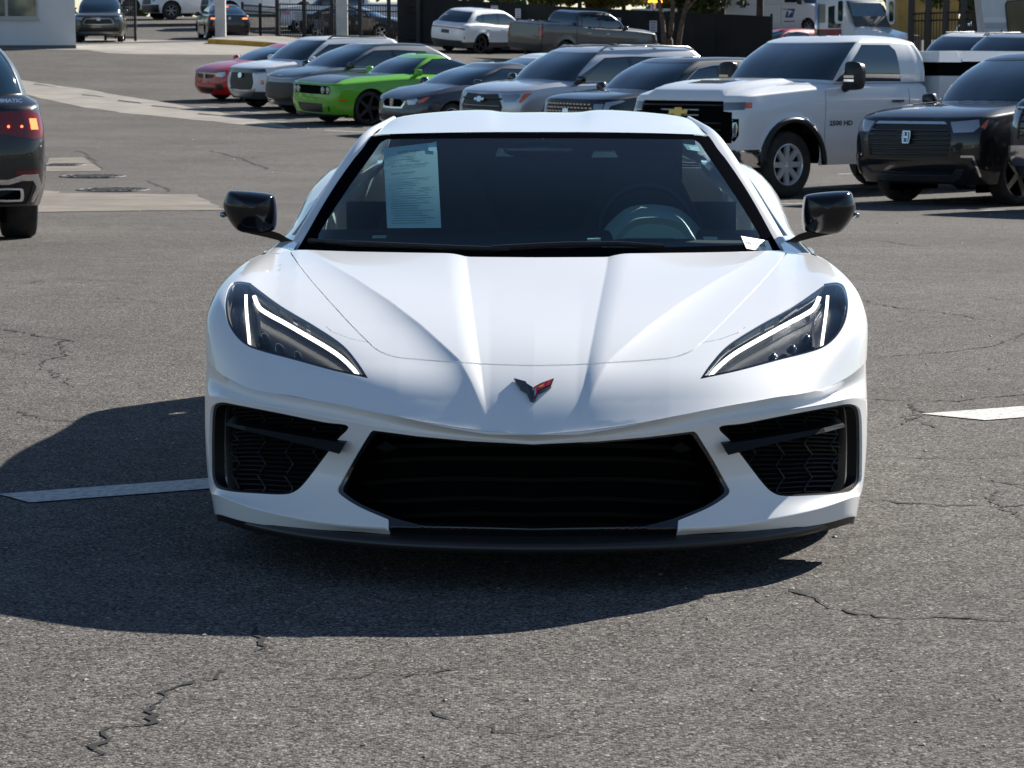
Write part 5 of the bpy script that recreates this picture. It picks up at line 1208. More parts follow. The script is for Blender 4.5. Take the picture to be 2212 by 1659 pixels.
def green_coupe():
    P = paint('lime_green', (.13, .42, .015)); B = mat('satin_black_stripe', (.012, .012, .013), .35, coat=.5)
    v = Vehicle('muscle_coupe', dict(L=5.02, W=.96, H=1.45, gc=.20, belt=[(0, .875), (.5, .92), (1.5, .98), (2.2, 1.0), (3.2, .99), (3.9, 1.07), (5.02, 1.03)], hood=0, glass=(1.72, 2.42, 3.25, 4.15), lf=.38, nf=4.5, lr=.4, wheels=(.97, 3.92), r=.365, roofw=.58, gw=.80, glf=.42, glr=.35, noseback=.02, rake=.04, tuck=.04, rise=.025, cowl=.03, redge=.05, handles=(3.05,), handle_z=.88))
    v.q('grille', [(0, .84), (.82, .835), (.84, .80), (.83, .66), (0, .65)]); v.q('low', [(0, .46), (.58, .46), (.56, .30), (.5, .26), (0, .25)]); v.q('fogv', [(.76, .42), (.84, .40), (.84, .28), (.78, .30)])
    v.q('marker', [(1.14, .56), (1.34, .56), (1.34, .52), (1.14, .52)]); v.q('lipb', [(0, .245), (1.35, .245), (1.35, .17), (0, .17)])
    r = v.build(P, 'lime green muscle coupe with black hood stripe and black wheels in the parked row', 'car', [[(2.22, 1.06), (3.35, 1.06), (3.50, 1.30), (3.3, 1.355), (2.75, 1.355)], [(3.50, 1.10), (3.75, 1.12), (3.60, 1.28)]], ROWG, rimm=M_DARKALLOY, spokes=5, rimf=.78, hoodm=B, spoke_w=.2)
    v.one('grille', 'grille', M_DARK, -.02); v.one('lower_intake', 'low', M_BLACK, -.015); v.two('brake_duct', 'fogv', M_BLACK, -.01); v.two('side_marker', 'marker', M_AMBER, .002); v.one('splitter', 'lipb', M_BLACK, .03, .04)
    for sg in (1, -1):
        for x in (.52, .70):
            P_, n = v.at_nose(x, .745); mb = MB(); mb.lathe([(-.03, .07), (-.008, .075), (-.015, .058), (-.005, .03), (.0, .001)], (0, 0, 0), 'y', 18); mb.v = [(a + sg * P_[0], -b + P_[1] - .02, c + P_[2]) for a, b, c in mb.v]; mb.build('headlight', M_LAMP, r, True)
    mb = MB(); mb.box(-.22, .22, .75, 1.15, .93, .99, .06); mb.build('hood_scoop', B, r)
    place(r, 666, 0, 54.5, 56)
def dark_sedan():
    P = paint('slate_blue', (.035, .042, .055), .5)
    v = Vehicle('compact_coupe', dict(L=4.52, W=.88, H=1.40, gc=.20, belt=[(0, .70), (.4, .80), (1.1, .92), (2.2, .95), (3.4, .98), (4.52, .98)], hood=0, glass=(1.05, 2.0, 3.1, 4.05), lf=.62, nf=2.8, wheels=(.92, 3.55), r=.325, roofw=.56, gw=.76, glf=.5, noseback=.02, cowl=.06, handles=(2.85,), handle_z=.82))
    v.q('grille', [(0, .73), (.32, .73), (.44, .66), (.36, .58), (0, .57)]); v.q('chrome', [(0, .57), (.36, .575), (.50, .70), (.53, .69), (.40, .545), (0, .535)])
    v.q('lamp', [(.52, .74), (.80, .765), (.90, .72), (.80, .63), (.58, .62)]); v.q('amber', [(.91, .715), (1.12, .775), (1.24, .785), (1.05, .68), (.90, .66)]); v.q('low', [(0, .42), (.66, .43), (.60, .30), (0, .28)])
    r = v.build(P, 'dark slate blue compact coupe with chrome grille curve beside the green coupe', 'car', [[(1.6, 1.0), (2.75, 1.0), (2.75, 1.27), (2.3, 1.29)], [(2.85, 1.02), (3.45, 1.04), (3.1, 1.26), (2.85, 1.27)]], ROWG, spokes=5)
    v.one('grille', 'grille', M_DARK, -.01); v.one('chrome_trim', 'chrome', M_CHROME, .006, .02); v.two('headlight', 'lamp', M_LAMP, -.002); v.two('turn_lamp', 'amber', M_AMBER, -.002); v.one('lower_intake', 'low', M_BLACK, -.012); emblem_h(v, .655, off=.02, k=1.0)
    place(r, 842, 0, 50.5, 54)
def silver_suv():
    P = paint('silver', (.50, .52, .55), .55, .3)
    v = Vehicle('sport_utility', dict(L=5.19, W=1.0, H=1.79, gc=.24, belt=[(0, 1.0), (.5, 1.05), (1.2, 1.12), (2.5, 1.14), (4.2, 1.17), (5.19, 1.15)], hood=0, glass=(1.15, 2.0, 4.7, 5.05), lf=.58, nf=3.2, wheels=(.98, 4.05), r=.37, roofw=.70, gw=.87, glf=.5, noseback=.06, redge=.06, handles=(2.6, 3.6), handle_z=.95))
    v.q('grille', [(0, .96), (.60, .98), (.74, .74), (.62, .55), (0, .53)]); v.q('lamp', [(.70, .97), (1.16, .985), (1.22, .95), (1.08, .84), (.78, .83)]); v.q('amber', [(1.17, .84), (1.30, .99), (1.50, 1.0), (1.34, .90), (1.22, .82)]); v.q('low', [(0, .46), (.8, .46), (.74, .34), (0, .32)])
    r = v.build(P, 'silver large utility vehicle with roof rails and dark hexagonal grille', 'car', [[(1.75, 1.20), (2.85, 1.20), (2.85, 1.60), (2.35, 1.60)], [(2.93, 1.20), (3.9, 1.21), (3.9, 1.60), (2.93, 1.61)], [(3.98, 1.22), (4.75, 1.26), (4.55, 1.56), (3.98, 1.59)]], ROWG, mirm=M_GLOSSBLACK, rimf=.72)
    v.one('grille', 'grille', M_BLACK, -.015); v.two('headlight', 'lamp', M_LAMP, -.003); v.two('turn_lamp', 'amber', M_AMBER, -.001); v.one('lower_intake', 'low', M_BLACK, -.01)
    v.bars('grille_bars', (.60, .68, .76), lambda z: .56, M_SILVERTRIM, .010, .0); v.bars('grille_brow', (.89,), lambda z: .6, M_GREYPL, .018, .0); bowtie(v, .87, .9, M_CHROME)
    for sg in (1, -1):
        mb = MB(); mb.tube([(sg * .66, 2.3, 1.74), (sg * .67, 2.45, 1.81), (sg * .67, 3.4, 1.83), (sg * .66, 4.4, 1.79), (sg * .65, 4.55, 1.72)], .018, 6); mb.build('roof_rail', M_SILVERTRIM, r, True)
    for y in (2.7, 3.7):
        mb = MB(); mb.tube([(-.66, y, 1.83), (-.4, y, 1.86), (.4, y, 1.86), (.66, y, 1.83)], .018, 6); mb.build('cross_bar', M_BLACK, r, True)
    place(r, 1031, 0, 46.5, 54)
def black_crossover():
    P = paint('black', (.006, .006, .007))
    v = Vehicle('crossover', dict(L=4.82, W=.95, H=1.66, gc=.23, belt=[(0, .97), (.5, 1.0), (1.3, 1.06), (2.5, 1.08), (4.0, 1.13), (4.82, 1.12)], hood=0, glass=(1.22, 2.05, 4.2, 4.68), lf=.55, nf=3.4, wheels=(.95, 3.8), r=.36, roofw=.66, gw=.83, glf=.5, noseback=.06, handles=(2.55, 3.45), handle_z=.9))
    v.q('grille', [(0, .93), (.60, .935), (.70, .90), (.50, .58), (.32, .50), (0, .49)]); v.q('drl', [(1.06, .95), (1.42, .985), (1.50, .965), (1.18, .89), (.96, .62), (.90, .62)]); v.q('lamp', [(.76, .92), (1.02, .93), (.92, .72), (.74, .74)])
    r = v.build(P, 'black crossover with chrome mesh grille and slim lamps behind the sports car roof', 'car', [[(1.78, 1.14), (2.75, 1.14), (2.75, 1.50), (2.35, 1.50)], [(2.83, 1.14), (3.65, 1.16), (3.65, 1.48), (2.83, 1.50)], [(3.72, 1.18), (4.25, 1.24), (4.05, 1.44), (3.72, 1.47)]], ROWG)
    v.one('grille', 'grille', M_BLACK, -.01); v.two('headlight', 'lamp', M_LAMP, -.006); v.two('daytime_strip', 'drl', M_SILVERTRIM, .004, .01)
    mb = MB()
    for i, z in enumerate(np.arange(.54, .92, .062)):
        for x in np.arange(-.54, .56, .09):
            xx = x + (.045 if i % 2 else 0)
            if abs(xx) > np.interp(z, [.49, .58, .9], [.28, .46, .62]): continue
            P_, n = v.at_nose(abs(xx), z); c = Vector((math.copysign(P_[0], xx), P_[1] - .006, P_[2])); mb.box(c.x - .032, c.x + .032, c.y - .008, c.y + .004, c.z - .012, c.z + .012)
    mb.build('grille_mesh', M_CHROME, r)['kind'] = 'stuff'
    v.nose_plate('emblem', [(-.07, .83), (.07, .83), (.075, .74), (0, .67), (-.075, .74)], M_CHROME, .025, .01)
    mb = MB()                                            # chrome window line
    for sg in (1, -1): mb.tube([(sg * .845, 1.80, 1.15), (sg * .76, 2.30, 1.49), (sg * .72, 2.7, 1.545), (sg * .72, 3.5, 1.54), (sg * .76, 4.1, 1.44)], .012, 5)
    mb.build('window_trim', M_CHROME, r, True)['kind'] = 'stuff'
    place(r, 1217, 0, 43.0, 53)
def white_suv():
    P = paint('white_two', (.74, .75, .77))
    v = Vehicle('sport_utility', dict(L=4.6, W=.93, H=1.70, gc=.25, belt=[(0, .96), (.4, 1.0), (1.1, 1.07), (2.4, 1.10), (3.9, 1.15), (4.6, 1.12)], hood=0, glass=(1.05, 1.85, 4.1, 4.48), lf=.5, nf=3.6, wheels=(.92, 3.6), r=.355, roofw=.66, gw=.81, glf=.45, noseback=.04, flare=.035, handles=(2.4, 3.25), handle_z=.9))
    v.q('band', [(0, .96), (1.10, .965), (1.12, .90), (.62, .86), (0, .86)]); v.q('grille', [(0, .86), (.60, .86), (.66, .64), (.58, .47), (0, .45)]); v.q('skid', [(.0, .42), (.40, .43), (.58, .50), (.74, .50), (.66, .38), (.52, .31), (0, .30)])
    v.q('lamp', [(.70, .90), (1.12, .925), (1.16, .88), (.74, .83)]); v.q('bracket', [(.80, .76), (1.02, .78), (1.06, .74), (.90, .72), (.94, .55), (1.16, .45), (1.14, .42), (.88, .52)]); v.q('amber', [(.95, .70), (1.06, .71), (1.06, .60), (.97, .60)])
    r = v.build(P, 'white boxy utility vehicle with silver skid plate, second from left in the row', 'car', [[(1.65, 1.16), (2.6, 1.16), (2.6, 1.52), (2.1, 1.52)], [(2.68, 1.16), (3.5, 1.18), (3.5, 1.51), (2.68, 1.52)], [(3.58, 1.22), (4.0, 1.28), (3.9, 1.48), (3.58, 1.50)]], ROWG, clad=True, roofm=None)
    v.one('front_band', 'band', M_GLOSSBLACK, .002); v.one('grille', 'grille', M_BLACK, -.012); v.one('skid_plate', 'skid', M_SILVERTRIM, .02, .02); v.two('headlight', 'lamp', M_LAMP, .002); v.two('fog_bracket', 'bracket', M_WHITE, .01, .015); v.two('turn_lamp', 'amber', M_AMBER, .004)
    emblem_oval(v, .80)
    for sg in (1, -1):
        mb = MB(); mb.tube([(sg * .60, 2.1, 1.64), (sg * .61, 2.25, 1.715), (sg * .61, 3.7, 1.70), (sg * .60, 3.85, 1.63)], .018, 6); mb.build('roof_rail', M_BLACK, r, True)
    place(r, 516, 0, 61.0, 55)
def grey_crossover():
    P = paint('graphite_silver', (.20, .21, .225), .6); B = paint('black', (.006, .006, .007))
    v = Vehicle('crossover', dict(L=4.75, W=.95, H=1.60, gc=.23, belt=[(0, .84), (.4, .92), (1.1, 1.02), (2.4, 1.05), (3.8, 1.12), (4.75, 1.10)], hood=0, glass=(.98, 2.0, 3.9, 4.55), lf=.6, nf=3.0, wheels=(.92, 3.75), r=.36, roofw=.62, gw=.82, glf=.5, noseback=.04, handles=(2.5, 3.4), handle_z=.88))
    v.q('drl', [(0, .845), (.60, .86), (1.0, .90), (1.0, .885), (.60, .84), (0, .825)]); v.q('mask', [(0, .74), (.62, .75), (.86, .68), (.80, .52), (.60, .36), (0, .34)]); v.q('lamp', [(.86, .62), (.98, .66), (1.0, .48), (.88, .46)]); v.q('low', [(0, .31), (.7, .33), (.66, .25), (0, .24)])
    r = v.build(P, 'graphite crossover with dark front mask, third from the left in the row', 'car', [[(1.62, 1.12), (2.65, 1.12), (2.65, 1.44), (2.2, 1.44)], [(2.73, 1.12), (3.6, 1.15), (3.55, 1.42), (2.73, 1.44)]], ROWG, clad=True, roofm=B, hoodm=paint('dark_graphite', (.05, .055, .065), .6), mirm=M_GLOSSBLACK, rimm=M_DARKALLOY)
    v.one('light_bar', 'drl', M_SILVERTRIM, .004, .01); v.one('front_mask', 'mask', mat('mask_brown_black', (.014, .013, .012), .4), -.006); v.two('headlight', 'lamp', M_LAMP, -.004); v.one('lower_trim', 'low', M_SILVERTRIM, .008); bowtie(v, .885, .6, M_CHROME, .01)
    place(r, 595, 0, 57.8, 55)
def red_sedan():
    P = paint('red', (.46, .005, .005))
    v = Vehicle('sedan', dict(L=4.63, W=.90, H=1.415, gc=.19, belt=[(0, .72), (.35, .82), (1.2, .93), (2.3, .95), (3.6, .99), (4.63, 1.0)], hood=0, glass=(1.1, 2.1, 3.35, 4.2), lf=.55, nf=3.2, wheels=(.93, 3.63), r=.325, roofw=.57, gw=.77, glf=.5, noseback=.02, cowl=.06))
    v.q('band', [(0, .735), (.62, .74), (1.02, .775), (.98, .745), (.60, .70), (0, .69)]); v.q('lamp', [(.56, .735), (.98, .77), (1.02, .70), (.86, .64), (.56, .66)]); v.q('grille', [(0, .69), (.50, .69), (.46, .60), (0, .58)]); v.q('fogv', [(.58, .46), (.86, .48), (.94, .36), (.80, .30), (.62, .34)]); v.q('low', [(0, .36), (.48, .36), (.46, .24), (0, .23)])
    r = v.build(P, 'red compact sedan at the far left end of the parked row', 'car', [[(1.7, 1.0), (2.65, 1.0), (2.65, 1.28), (2.25, 1.29)], [(2.72, 1.0), (3.5, 1.02), (3.3, 1.24), (2.72, 1.28)]], ROWG)
    v.one('chrome_band', 'band', M_SILVERTRIM, .006); v.two('headlight', 'lamp', M_LAMP, -.002); v.one('grille', 'grille', M_BLACK, -.008); v.two('fog_pod', 'fogv', M_BLACK, -.008); v.one('lower_intake', 'low', M_BLACK, -.008); emblem_h(v, .66, off=.01)
    place(r, 439, 0, 65.0, 55)
def white_sedan_back():
    P = paint('white_three', (.76, .77, .78))
    v = Vehicle('sedan', dict(L=4.7, W=.91, H=1.45, gc=.19, belt=[(0, .74), (.35, .84), (1.2, .95), (3.6, 1.0), (4.7, 1.0)], hood=0, glass=(1.15, 2.1, 3.4, 4.2), lf=.55, wheels=(.93, 3.7), r=.33, roofw=.58, gw=.78))
    v.q('lamp', [(.56, .75), (.98, .78), (1.02, .70), (.6, .66)])
    r = v.build(P, 'white sedan of which only the roof shows between dark coupe and silver utility vehicle', 'car', [[(1.75, 1.02), (2.65, 1.02), (2.65, 1.31), (2.25, 1.31)], [(2.72, 1.02), (3.5, 1.04), (3.35, 1.26), (2.72, 1.31)]])
    v.two('headlight', 'lamp', M_LAMP, -.002)
    put(r, 3.2, 58.5, 236)
def lexus_suv():
    P = paint('white_four', (.78, .79, .80))
    v = Vehicle('crossover', dict(L=4.89, W=.96, H=1.70, gc=.25, belt=[(0, .92), (.4, .98), (1.2, 1.06), (2.6, 1.08), (3.9, 1.16), (4.89, 1.10)], hood=0, glass=(1.1, 2.05, 4.15, 4.70), lf=.55, wheels=(.95, 3.8), r=.385, roofw=.66, gw=.84, glr=.35, flare=.03, handles=(2.5, 3.4), handle_z=.95))
    v.q('tail', [(0, 1.0), (.62, 1.0), (1.08, .99), (1.06, .93), (.5, .965), (0, .965)], 'r'); v.q('plate', [(0, .90), (.22, .90), (.22, .76), (0, .76)], 'r'); v.q('vent', [(1.02, .62), (1.08, .70), (1.10, .56)], 'r')
    v.q('spoil', [(0, .5), (.9, .52), (1.0, .42), (.9, .28), (0, .26)], 'r')
    r = v.build(P, 'white crossover with thin full width tail light, parked by the dark screen fence', 'car', [[(1.7, 1.14), (2.7, 1.14), (2.7, 1.54), (2.3, 1.54)], [(2.78, 1.14), (3.6, 1.16), (3.55, 1.52), (2.78, 1.54)], [(3.66, 1.20), (4.05, 1.30), (3.9, 1.46), (3.66, 1.50)]], clad=True, rimm=M_DARKALLOY)
    v.one('tail_light', 'tail', M_REDLENS, .002); v.one('number_plate', 'plate', M_GREYPL, .004); v.two('side_vent', 'vent', M_BLACK, -.006); v.one('rear_bumper', 'spoil', M_GREYPL, .01, .02)
    putr(r, 960, 100.0, 4.89, 222)
def putr(r, vx, d, L, th):
    """place by the centre of the tail"""
    t = R(th); x = (vx - CX) / K * d; put(r, x - math.sin(t) * L, d - math.cos(t) * L, th)
def grey_pickup():
    P = paint('warm_grey', (.10, .098, .094), .5)
    v = Vehicle('pickup_truck', dict(L=5.88, W=1.03, H=1.92, gc=.36, belt=[(0, 1.16), (.5, 1.2), (1.5, 1.26), (3.7, 1.30), (4.0, 1.36), (5.88, 1.36)], hood=0, glass=(1.45, 2.2, 3.95, 4.12), lf=.45, lr=.12, nf=4.2, nr=9, rake=.02, wheels=(.95, 4.68), r=.40, roofw=.72, gw=.92, glr=.12, gnr=7, arch=.46, flare=.03, tail=.02, handles=(2.7, 3.6), handle_z=1.12, hmat=M_CHROME))
    v.q('lamp', [(.84, 1.30), (1.10, 1.31), (1.12, .86), (.86, .86)], 'r'); v.q('bumper', [(0, .62), (1.05, .62), (1.3, .60), (1.3, .44), (0, .44)], 'r'); v.q('head', [(.86, 1.1), (1.3, 1.12), (1.3, .95), (.86, .92)]); v.q('seam', [(4.18, .5), (4.2, 1.3)], 's', line=.008)
    v.q('bed', [(0, 4.3), (.82, 4.3), (.82, 5.75), (0, 5.75)], 't')
    r = v.build(P, 'dark grey crew cab pickup truck seen from behind in front of the screen fence', 'truck', [[(1.9, 1.36), (2.95, 1.36), (2.95, 1.78), (2.42, 1.78)], [(3.03, 1.36), (3.85, 1.36), (3.85, 1.77), (3.03, 1.78)]], rimm=M_ALLOY, spokes=6, rimf=.7, tyre_w=.27)
    v.two('tail_light', 'lamp', M_REDLENS, .004); v.one('bumper', 'bumper', M_GREYPL, .03, .04); v.two('headlight', 'head', M_LAMP, -.002); v.one('seam', 'seam', M_DARK, -.004); v.one('bed_cover', 'bed', M_BLACK, -.02)
    putr(r, 1128, 95.0, 5.88, 232)
def black_suv_left():
    P = paint('blue_black', (.007, .008, .011))
    v = Vehicle('sport_utility', dict(L=4.95, W=.985, H=1.74, gc=.30, belt=[(0, .98), (.4, 1.04), (1.3, 1.12), (2.6, 1.14), (4.2, 1.18), (4.95, 1.12)], hood=0, glass=(1.25, 2.1, 4.35, 4.78), lf=.55, wheels=(.95, 3.95), r=.385, roofw=.62, gw=.86, lr=.42, nr=3.4, glr=.4, flare=.035, tail=.06))
    v.q('tail', [(.50, 1.08), (1.02, 1.10), (1.22, 1.06), (1.22, .88), (1.0, .86), (.5, .92)], 'r'); v.q('lit', [(.99, 1.03), (1.10, 1.03), (1.10, .94), (.99, .94)], 'r'); v.regs.insert(0, v.regs.pop()); v.q('refl', [(.78, .60), (1.10, .60), (1.10, .57), (.78, .57)], 'r')
    v.q('chrome', [(0, .53), (.72, .53), (.86, .57), (1.06, .57), (1.18, .46), (1.14, .34), (1.10, .34), (1.10, .46), (1.0, .52), (.86, .52), (.74, .49), (0, .49)], 'r'); v.q('diff', [(0, .485), (.72, .485), (.9, .51), (1.04, .5), (1.06, .32), (0, .31)], 'r')
    r = v.build(P, 'black luxury utility vehicle with lit tail lamp cut off by the left edge', 'car', [[(1.9, 1.2), (2.85, 1.2), (2.85, 1.62), (2.4, 1.62)], [(2.93, 1.2), (3.8, 1.21), (3.8, 1.6), (2.93, 1.62)], [(3.88, 1.24), (4.4, 1.30), (4.2, 1.55), (3.88, 1.59)]], rimm=M_ALLOY, nu=72, nv=54, tyre_w=.30, mirror=False)
    t = v.two('tail_light', 'tail', M_REDLENS, .003, .01); v.two('lamp_lit', 'lit', M_REDLIT, .004); v.two('reflector', 'refl', M_REDLENS, .003); v.one('chrome_trim', 'chrome', M_CHROME, .015, .02); v.one('diffuser', 'diff', M_BLACK, -.01)
    mb = MB()
    for sg in (1, -1):
        P_, n = v.at_tail(.66, .40); c = Vector((sg * P_[0], P_[1] + .01, P_[2]))
        o = catmull([(-.12, -.04), (-.12, .04), (-.08, .055), (.08, .055), (.12, .04), (.12, -.04), (.08, -.055), (-.08, -.055)], True, 3)
        e = MB(); n_ = len(o); e.add([(c.x + a, c.y - .04, c.z + b) for a, b in o] + [(c.x + a, c.y + .05, c.z + b) for a, b in o] + [(c.x + a * .8, c.y + .05, c.z + b * .72) for a, b in o] + [(c.x + a * .8, c.y - .03, c.z + b * .72) for a, b in o],
            [(k * n_ + i, k * n_ + (i + 1) % n_, (k + 1) * n_ + (i + 1) % n_, (k + 1) * n_ + i) for k in range(3) for i in range(n_)]); e.build('tailpipe', M_CHROME, r)
        e = MB(); e.add([(c.x + a * .8, c.y - .02, c.z + b * .72) for a, b in o], [tuple(range(n_))]); e.build('tailpipe_bore', M_DARK, r)
    for k, x in enumerate(np.linspace(.62, .95, 4)):
        P_, n = v.at_tail(x - .06, .965); mb = MB(); mb.lathe([(0, .011), (.006, .001)], (0, 0, 0), 'y', 10); mb.v = [(a - P_[0], b + P_[1] + .006, c + P_[2]) for a, b, c in mb.v]; mb.build('lamp_point', M_REDLIT, r)
        
    P_, n = v.at_tail(.62, 1.185)
    text_obj('4MATIC', .042, M_CHROME, r, (-.60, P_[1] + .05, 1.165), (-1, 0, 0), (0, -.15, 1), bold=.002, stretch=1.3)
    # its right rear corner is what shows: x = 95 in the frame
    th = R(165); d = 20.9; x = (-156 - CX) / K * d
    put(r, x - math.sin(th) * 4.95, d - math.cos(th) * 4.95, 165, at=(0, 3.9))
def beige_suv():
    P = paint('bronze_grey', (.075, .075, .062), .5)
    v = Vehicle('sport_utility', dict(L=4.95, W=.965, H=1.73, gc=.25, belt=[(0, 1.0), (.4, 1.05), (1.2, 1.10), (2.6, 1.12), (4.95, 1.12)], hood=0, glass=(1.15, 1.95, 4.4, 4.8), lf=.55, nf=3.4, wheels=(.95, 3.8), r=.37, roofw=.68, gw=.84))
    v.q('chrome', [(0, .92), (.50, .94), (.60, .92), (.70, .76), (.66, .70), (0, .685)]); v.q('lamp', [(.74, .98), (1.16, 1.0), (1.14, .90), (.8, .88)]); v.q('low', [(0, .56), (.85, .58), (1.0, .44), (0, .42)]); v.q('trim', [(0, .41), (.95, .42), (1.02, .48), (1.08, .46), (.98, .34), (0, .33)]); v.q('fog', [(1.06, .80), (1.24, .82), (1.24, .60), (1.10, .60)])
    v.regs.insert(0, v.regs.pop()); 
    v.q('grille', [(0, .895), (.48, .915), (.57, .895), (.655, .765), (.63, .72), (0, .71)]); v.regs.insert(0, v.regs.pop())
    r = v.build(P, 'bronze grey utility vehicle facing the camera beside the white building', 'car', [[(1.75, 1.18), (2.75, 1.18), (2.75, 1.56), (2.3, 1.56)], [(2.83, 1.18), (3.65, 1.19), (3.65, 1.55), (2.83, 1.56)]])
    v.one('grille_rim', 'chrome', M_SILVERTRIM, .01, .02); v.one('grille', 'grille', M_BLACK, -.006); v.two('headlight', 'lamp', M_LAMP, -.002); v.one('lower_intake', 'low', M_BLACK, -.01); v.one('lower_trim', 'trim', M_SILVERTRIM, .006); v.two('fog_pod', 'fog', M_BLACK, -.006); emblem_oval(v, .90, M_SILVERTRIM)
    place(r, 216, 0, 101.0, -7)
def dark_sedan_back():
    P = paint('ink_blue', (.008, .010, .016))
    v = Vehicle('sedan', dict(L=4.70, W=.90, H=1.46, gc=.19, belt=[(0, .74), (.35, .84), (1.2, .95), (3.6, 1.02), (4.7, 1.04)], hood=0, glass=(1.15, 2.1, 3.45, 4.25), lf=.55, lr=.4, wheels=(.93, 3.62), r=.33, roofw=.57, gw=.77, glr=.35))
    v.q('tail', [(.50, .96), (.92, .99), (1.10, .93), (1.02, .84), (.52, .86)], 'r'); v.q('lit', [(.60, .945), (.88, .955), (.9, .90), (.60, .895)], 'r'); v.regs.insert(0, v.regs.pop()); v.q('refl', [(.62, .46), (.9, .48), (.9, .43), (.62, .41)], 'r')
    r = v.build(P, 'dark ink blue sedan with red brake lights behind the white pole', 'car', [[(1.75, 1.02), (2.65, 1.02), (2.65, 1.32), (2.25, 1.32)], [(2.72, 1.02), (3.5, 1.04), (3.35, 1.28), (2.72, 1.32)]])
    v.two('tail_light', 'tail', M_REDLENS, .003); v.two('lamp_lit', 'lit', M_REDLIT, .006); v.two('reflector', 'refl', M_REDLENS, .002); emblem_oval(v, .93, M_SILVERTRIM, .06, .06, True)
    mb = MB(); mb.box(-.12, .12, 3.42, 3.45, 1.385, 1.41); mb.build('high_brake_light', M_REDLIT, r)
    putr(r, 502, 108.0, 4.70, 166)
for f_ in (service_truck, black_suv, navy_pickup, green_coupe, dark_sedan, silver_suv, black_crossover, white_suv, grey_crossover, red_sedan, white_sedan_back, lexus_suv, grey_pickup, black_suv_left, beige_suv, dark_sedan_back): f_()
# ================================================================== vehicles beyond the fences
def put_z(r, vx, d, z, th):
    t = R(th); rear = Vector((math.sin(t), math.cos(t), 0)); xa = rear.cross(Vector((0, 0, 1)))
    M = Matrix((xa, rear, Vector((0, 0, 1)))).transposed().to_4x4(); M.translation = Vector(((vx - CX) / K * d, d, z)); r.matrix_world = M
VANG = 'white vans parked on the upper lot'
def van(label, vx, d, z, th, logo=False, group=None, name='delivery_van', H=2.70, r=.36):
    P = paint('van_white', (.74, .75, .76))
    v = Vehicle(name, dict(L=6.0, W=1.01, H=H, gc=.32, belt=[(0, 1.0), (.3, 1.12), (.9, 1.28), (1.6, 1.34), (6.0, 1.36)], hood=0, glass=(.85, 1.75, 5.80, 5.95), lf=.5, lr=.12, nf=3.6, nr=9, wheels=(.98, 4.65), r=r, roofw=.88, gw=.96, glf=.5, glr=.1, gnr=9, redge=.10, mirror_h=.30, mirror_y=1.45, handles=(2.35,), handle_z=1.15, hmat=M_BLACK))
    v.q('lamp', [(.74, 1.04), (1.12, 1.14), (1.10, .84), (.78, .82)]); v.q('grille', [(0, .98), (.66, .98), (.68, .74), (0, .72)]); v.q('bump', [(0, .70), (1.32, .72), (1.34, .34), (0, .34)])
    v.q('seam', [(2.55, .45), (2.56, 1.30)], 's', line=.010); v.q('seam', [(3.95, .45), (3.96, 1.30)], 's', line=.010)
    q = v.build(P, label, 'van', [[(1.45, 1.44), (2.40, 1.44), (2.40, 2.0), (1.85, 2.0)]], group, mirm=M_BLACK, rimm=mat('steel_wheel', (.22, .22, .23), .5, .6), spokes=6, rimf=.6, rear_glass=False)
    v.two('headlight', 'lamp', M_LAMP, -.002); v.one('grille', 'grille', M_BLACK, -.006); v.one('bumper', 'bump', M_BLACK, .01, .02); v.one('seam', 'seam', M_GREYPL, -.003)
    if logo:
        x = -v.at_side(2.0, .9)[0] - .006; blue = mat('logo_blue', (.02, .07, .22), .5)
        m = MB(); m.prism([(x, 2.30, .78), (x, 1.85, .78), (x, 1.72, 1.16), (x, 2.17, 1.16)], (-.004, 0, 0)); lg = m.build('logo', blue, q)
        m = MB(); m.prism([(x - .005, 2.22, 1.10), (x - .005, 1.98, 1.10), (x - .005, 1.80, 1.02), (x - .005, 1.95, 1.00), (x - .005, 2.14, .82), (x - .005, 2.08, 1.00)], (-.003, 0, 0)); m.build('logo_bird', M_WHITE, lg)
        m = MB(); m.box(x - .004, x, 1.72, 2.36, .60, .64); m.build('logo_line', M_GREYPL, q)
    put_z(q, vx, d, z, th)
van('white van with black bumper and wheel in view, left of the dark sedan', 322, 124, 2.98, 62, group=VANG, r=.44)
van('white van mostly hidden behind the dark sedan and first white pole', 446, 121, 2.90, 66, group=VANG, r=.44)
van('white van far left of which only lower body and wheel show above the picket fence', 238, 130, 3.25, 62, group=VANG, r=.44)
van('white mail van with a blue eagle logo on its door beyond the screen fence', 1808, 112, 2.16, -42, True, name='mail_van', H=2.5)
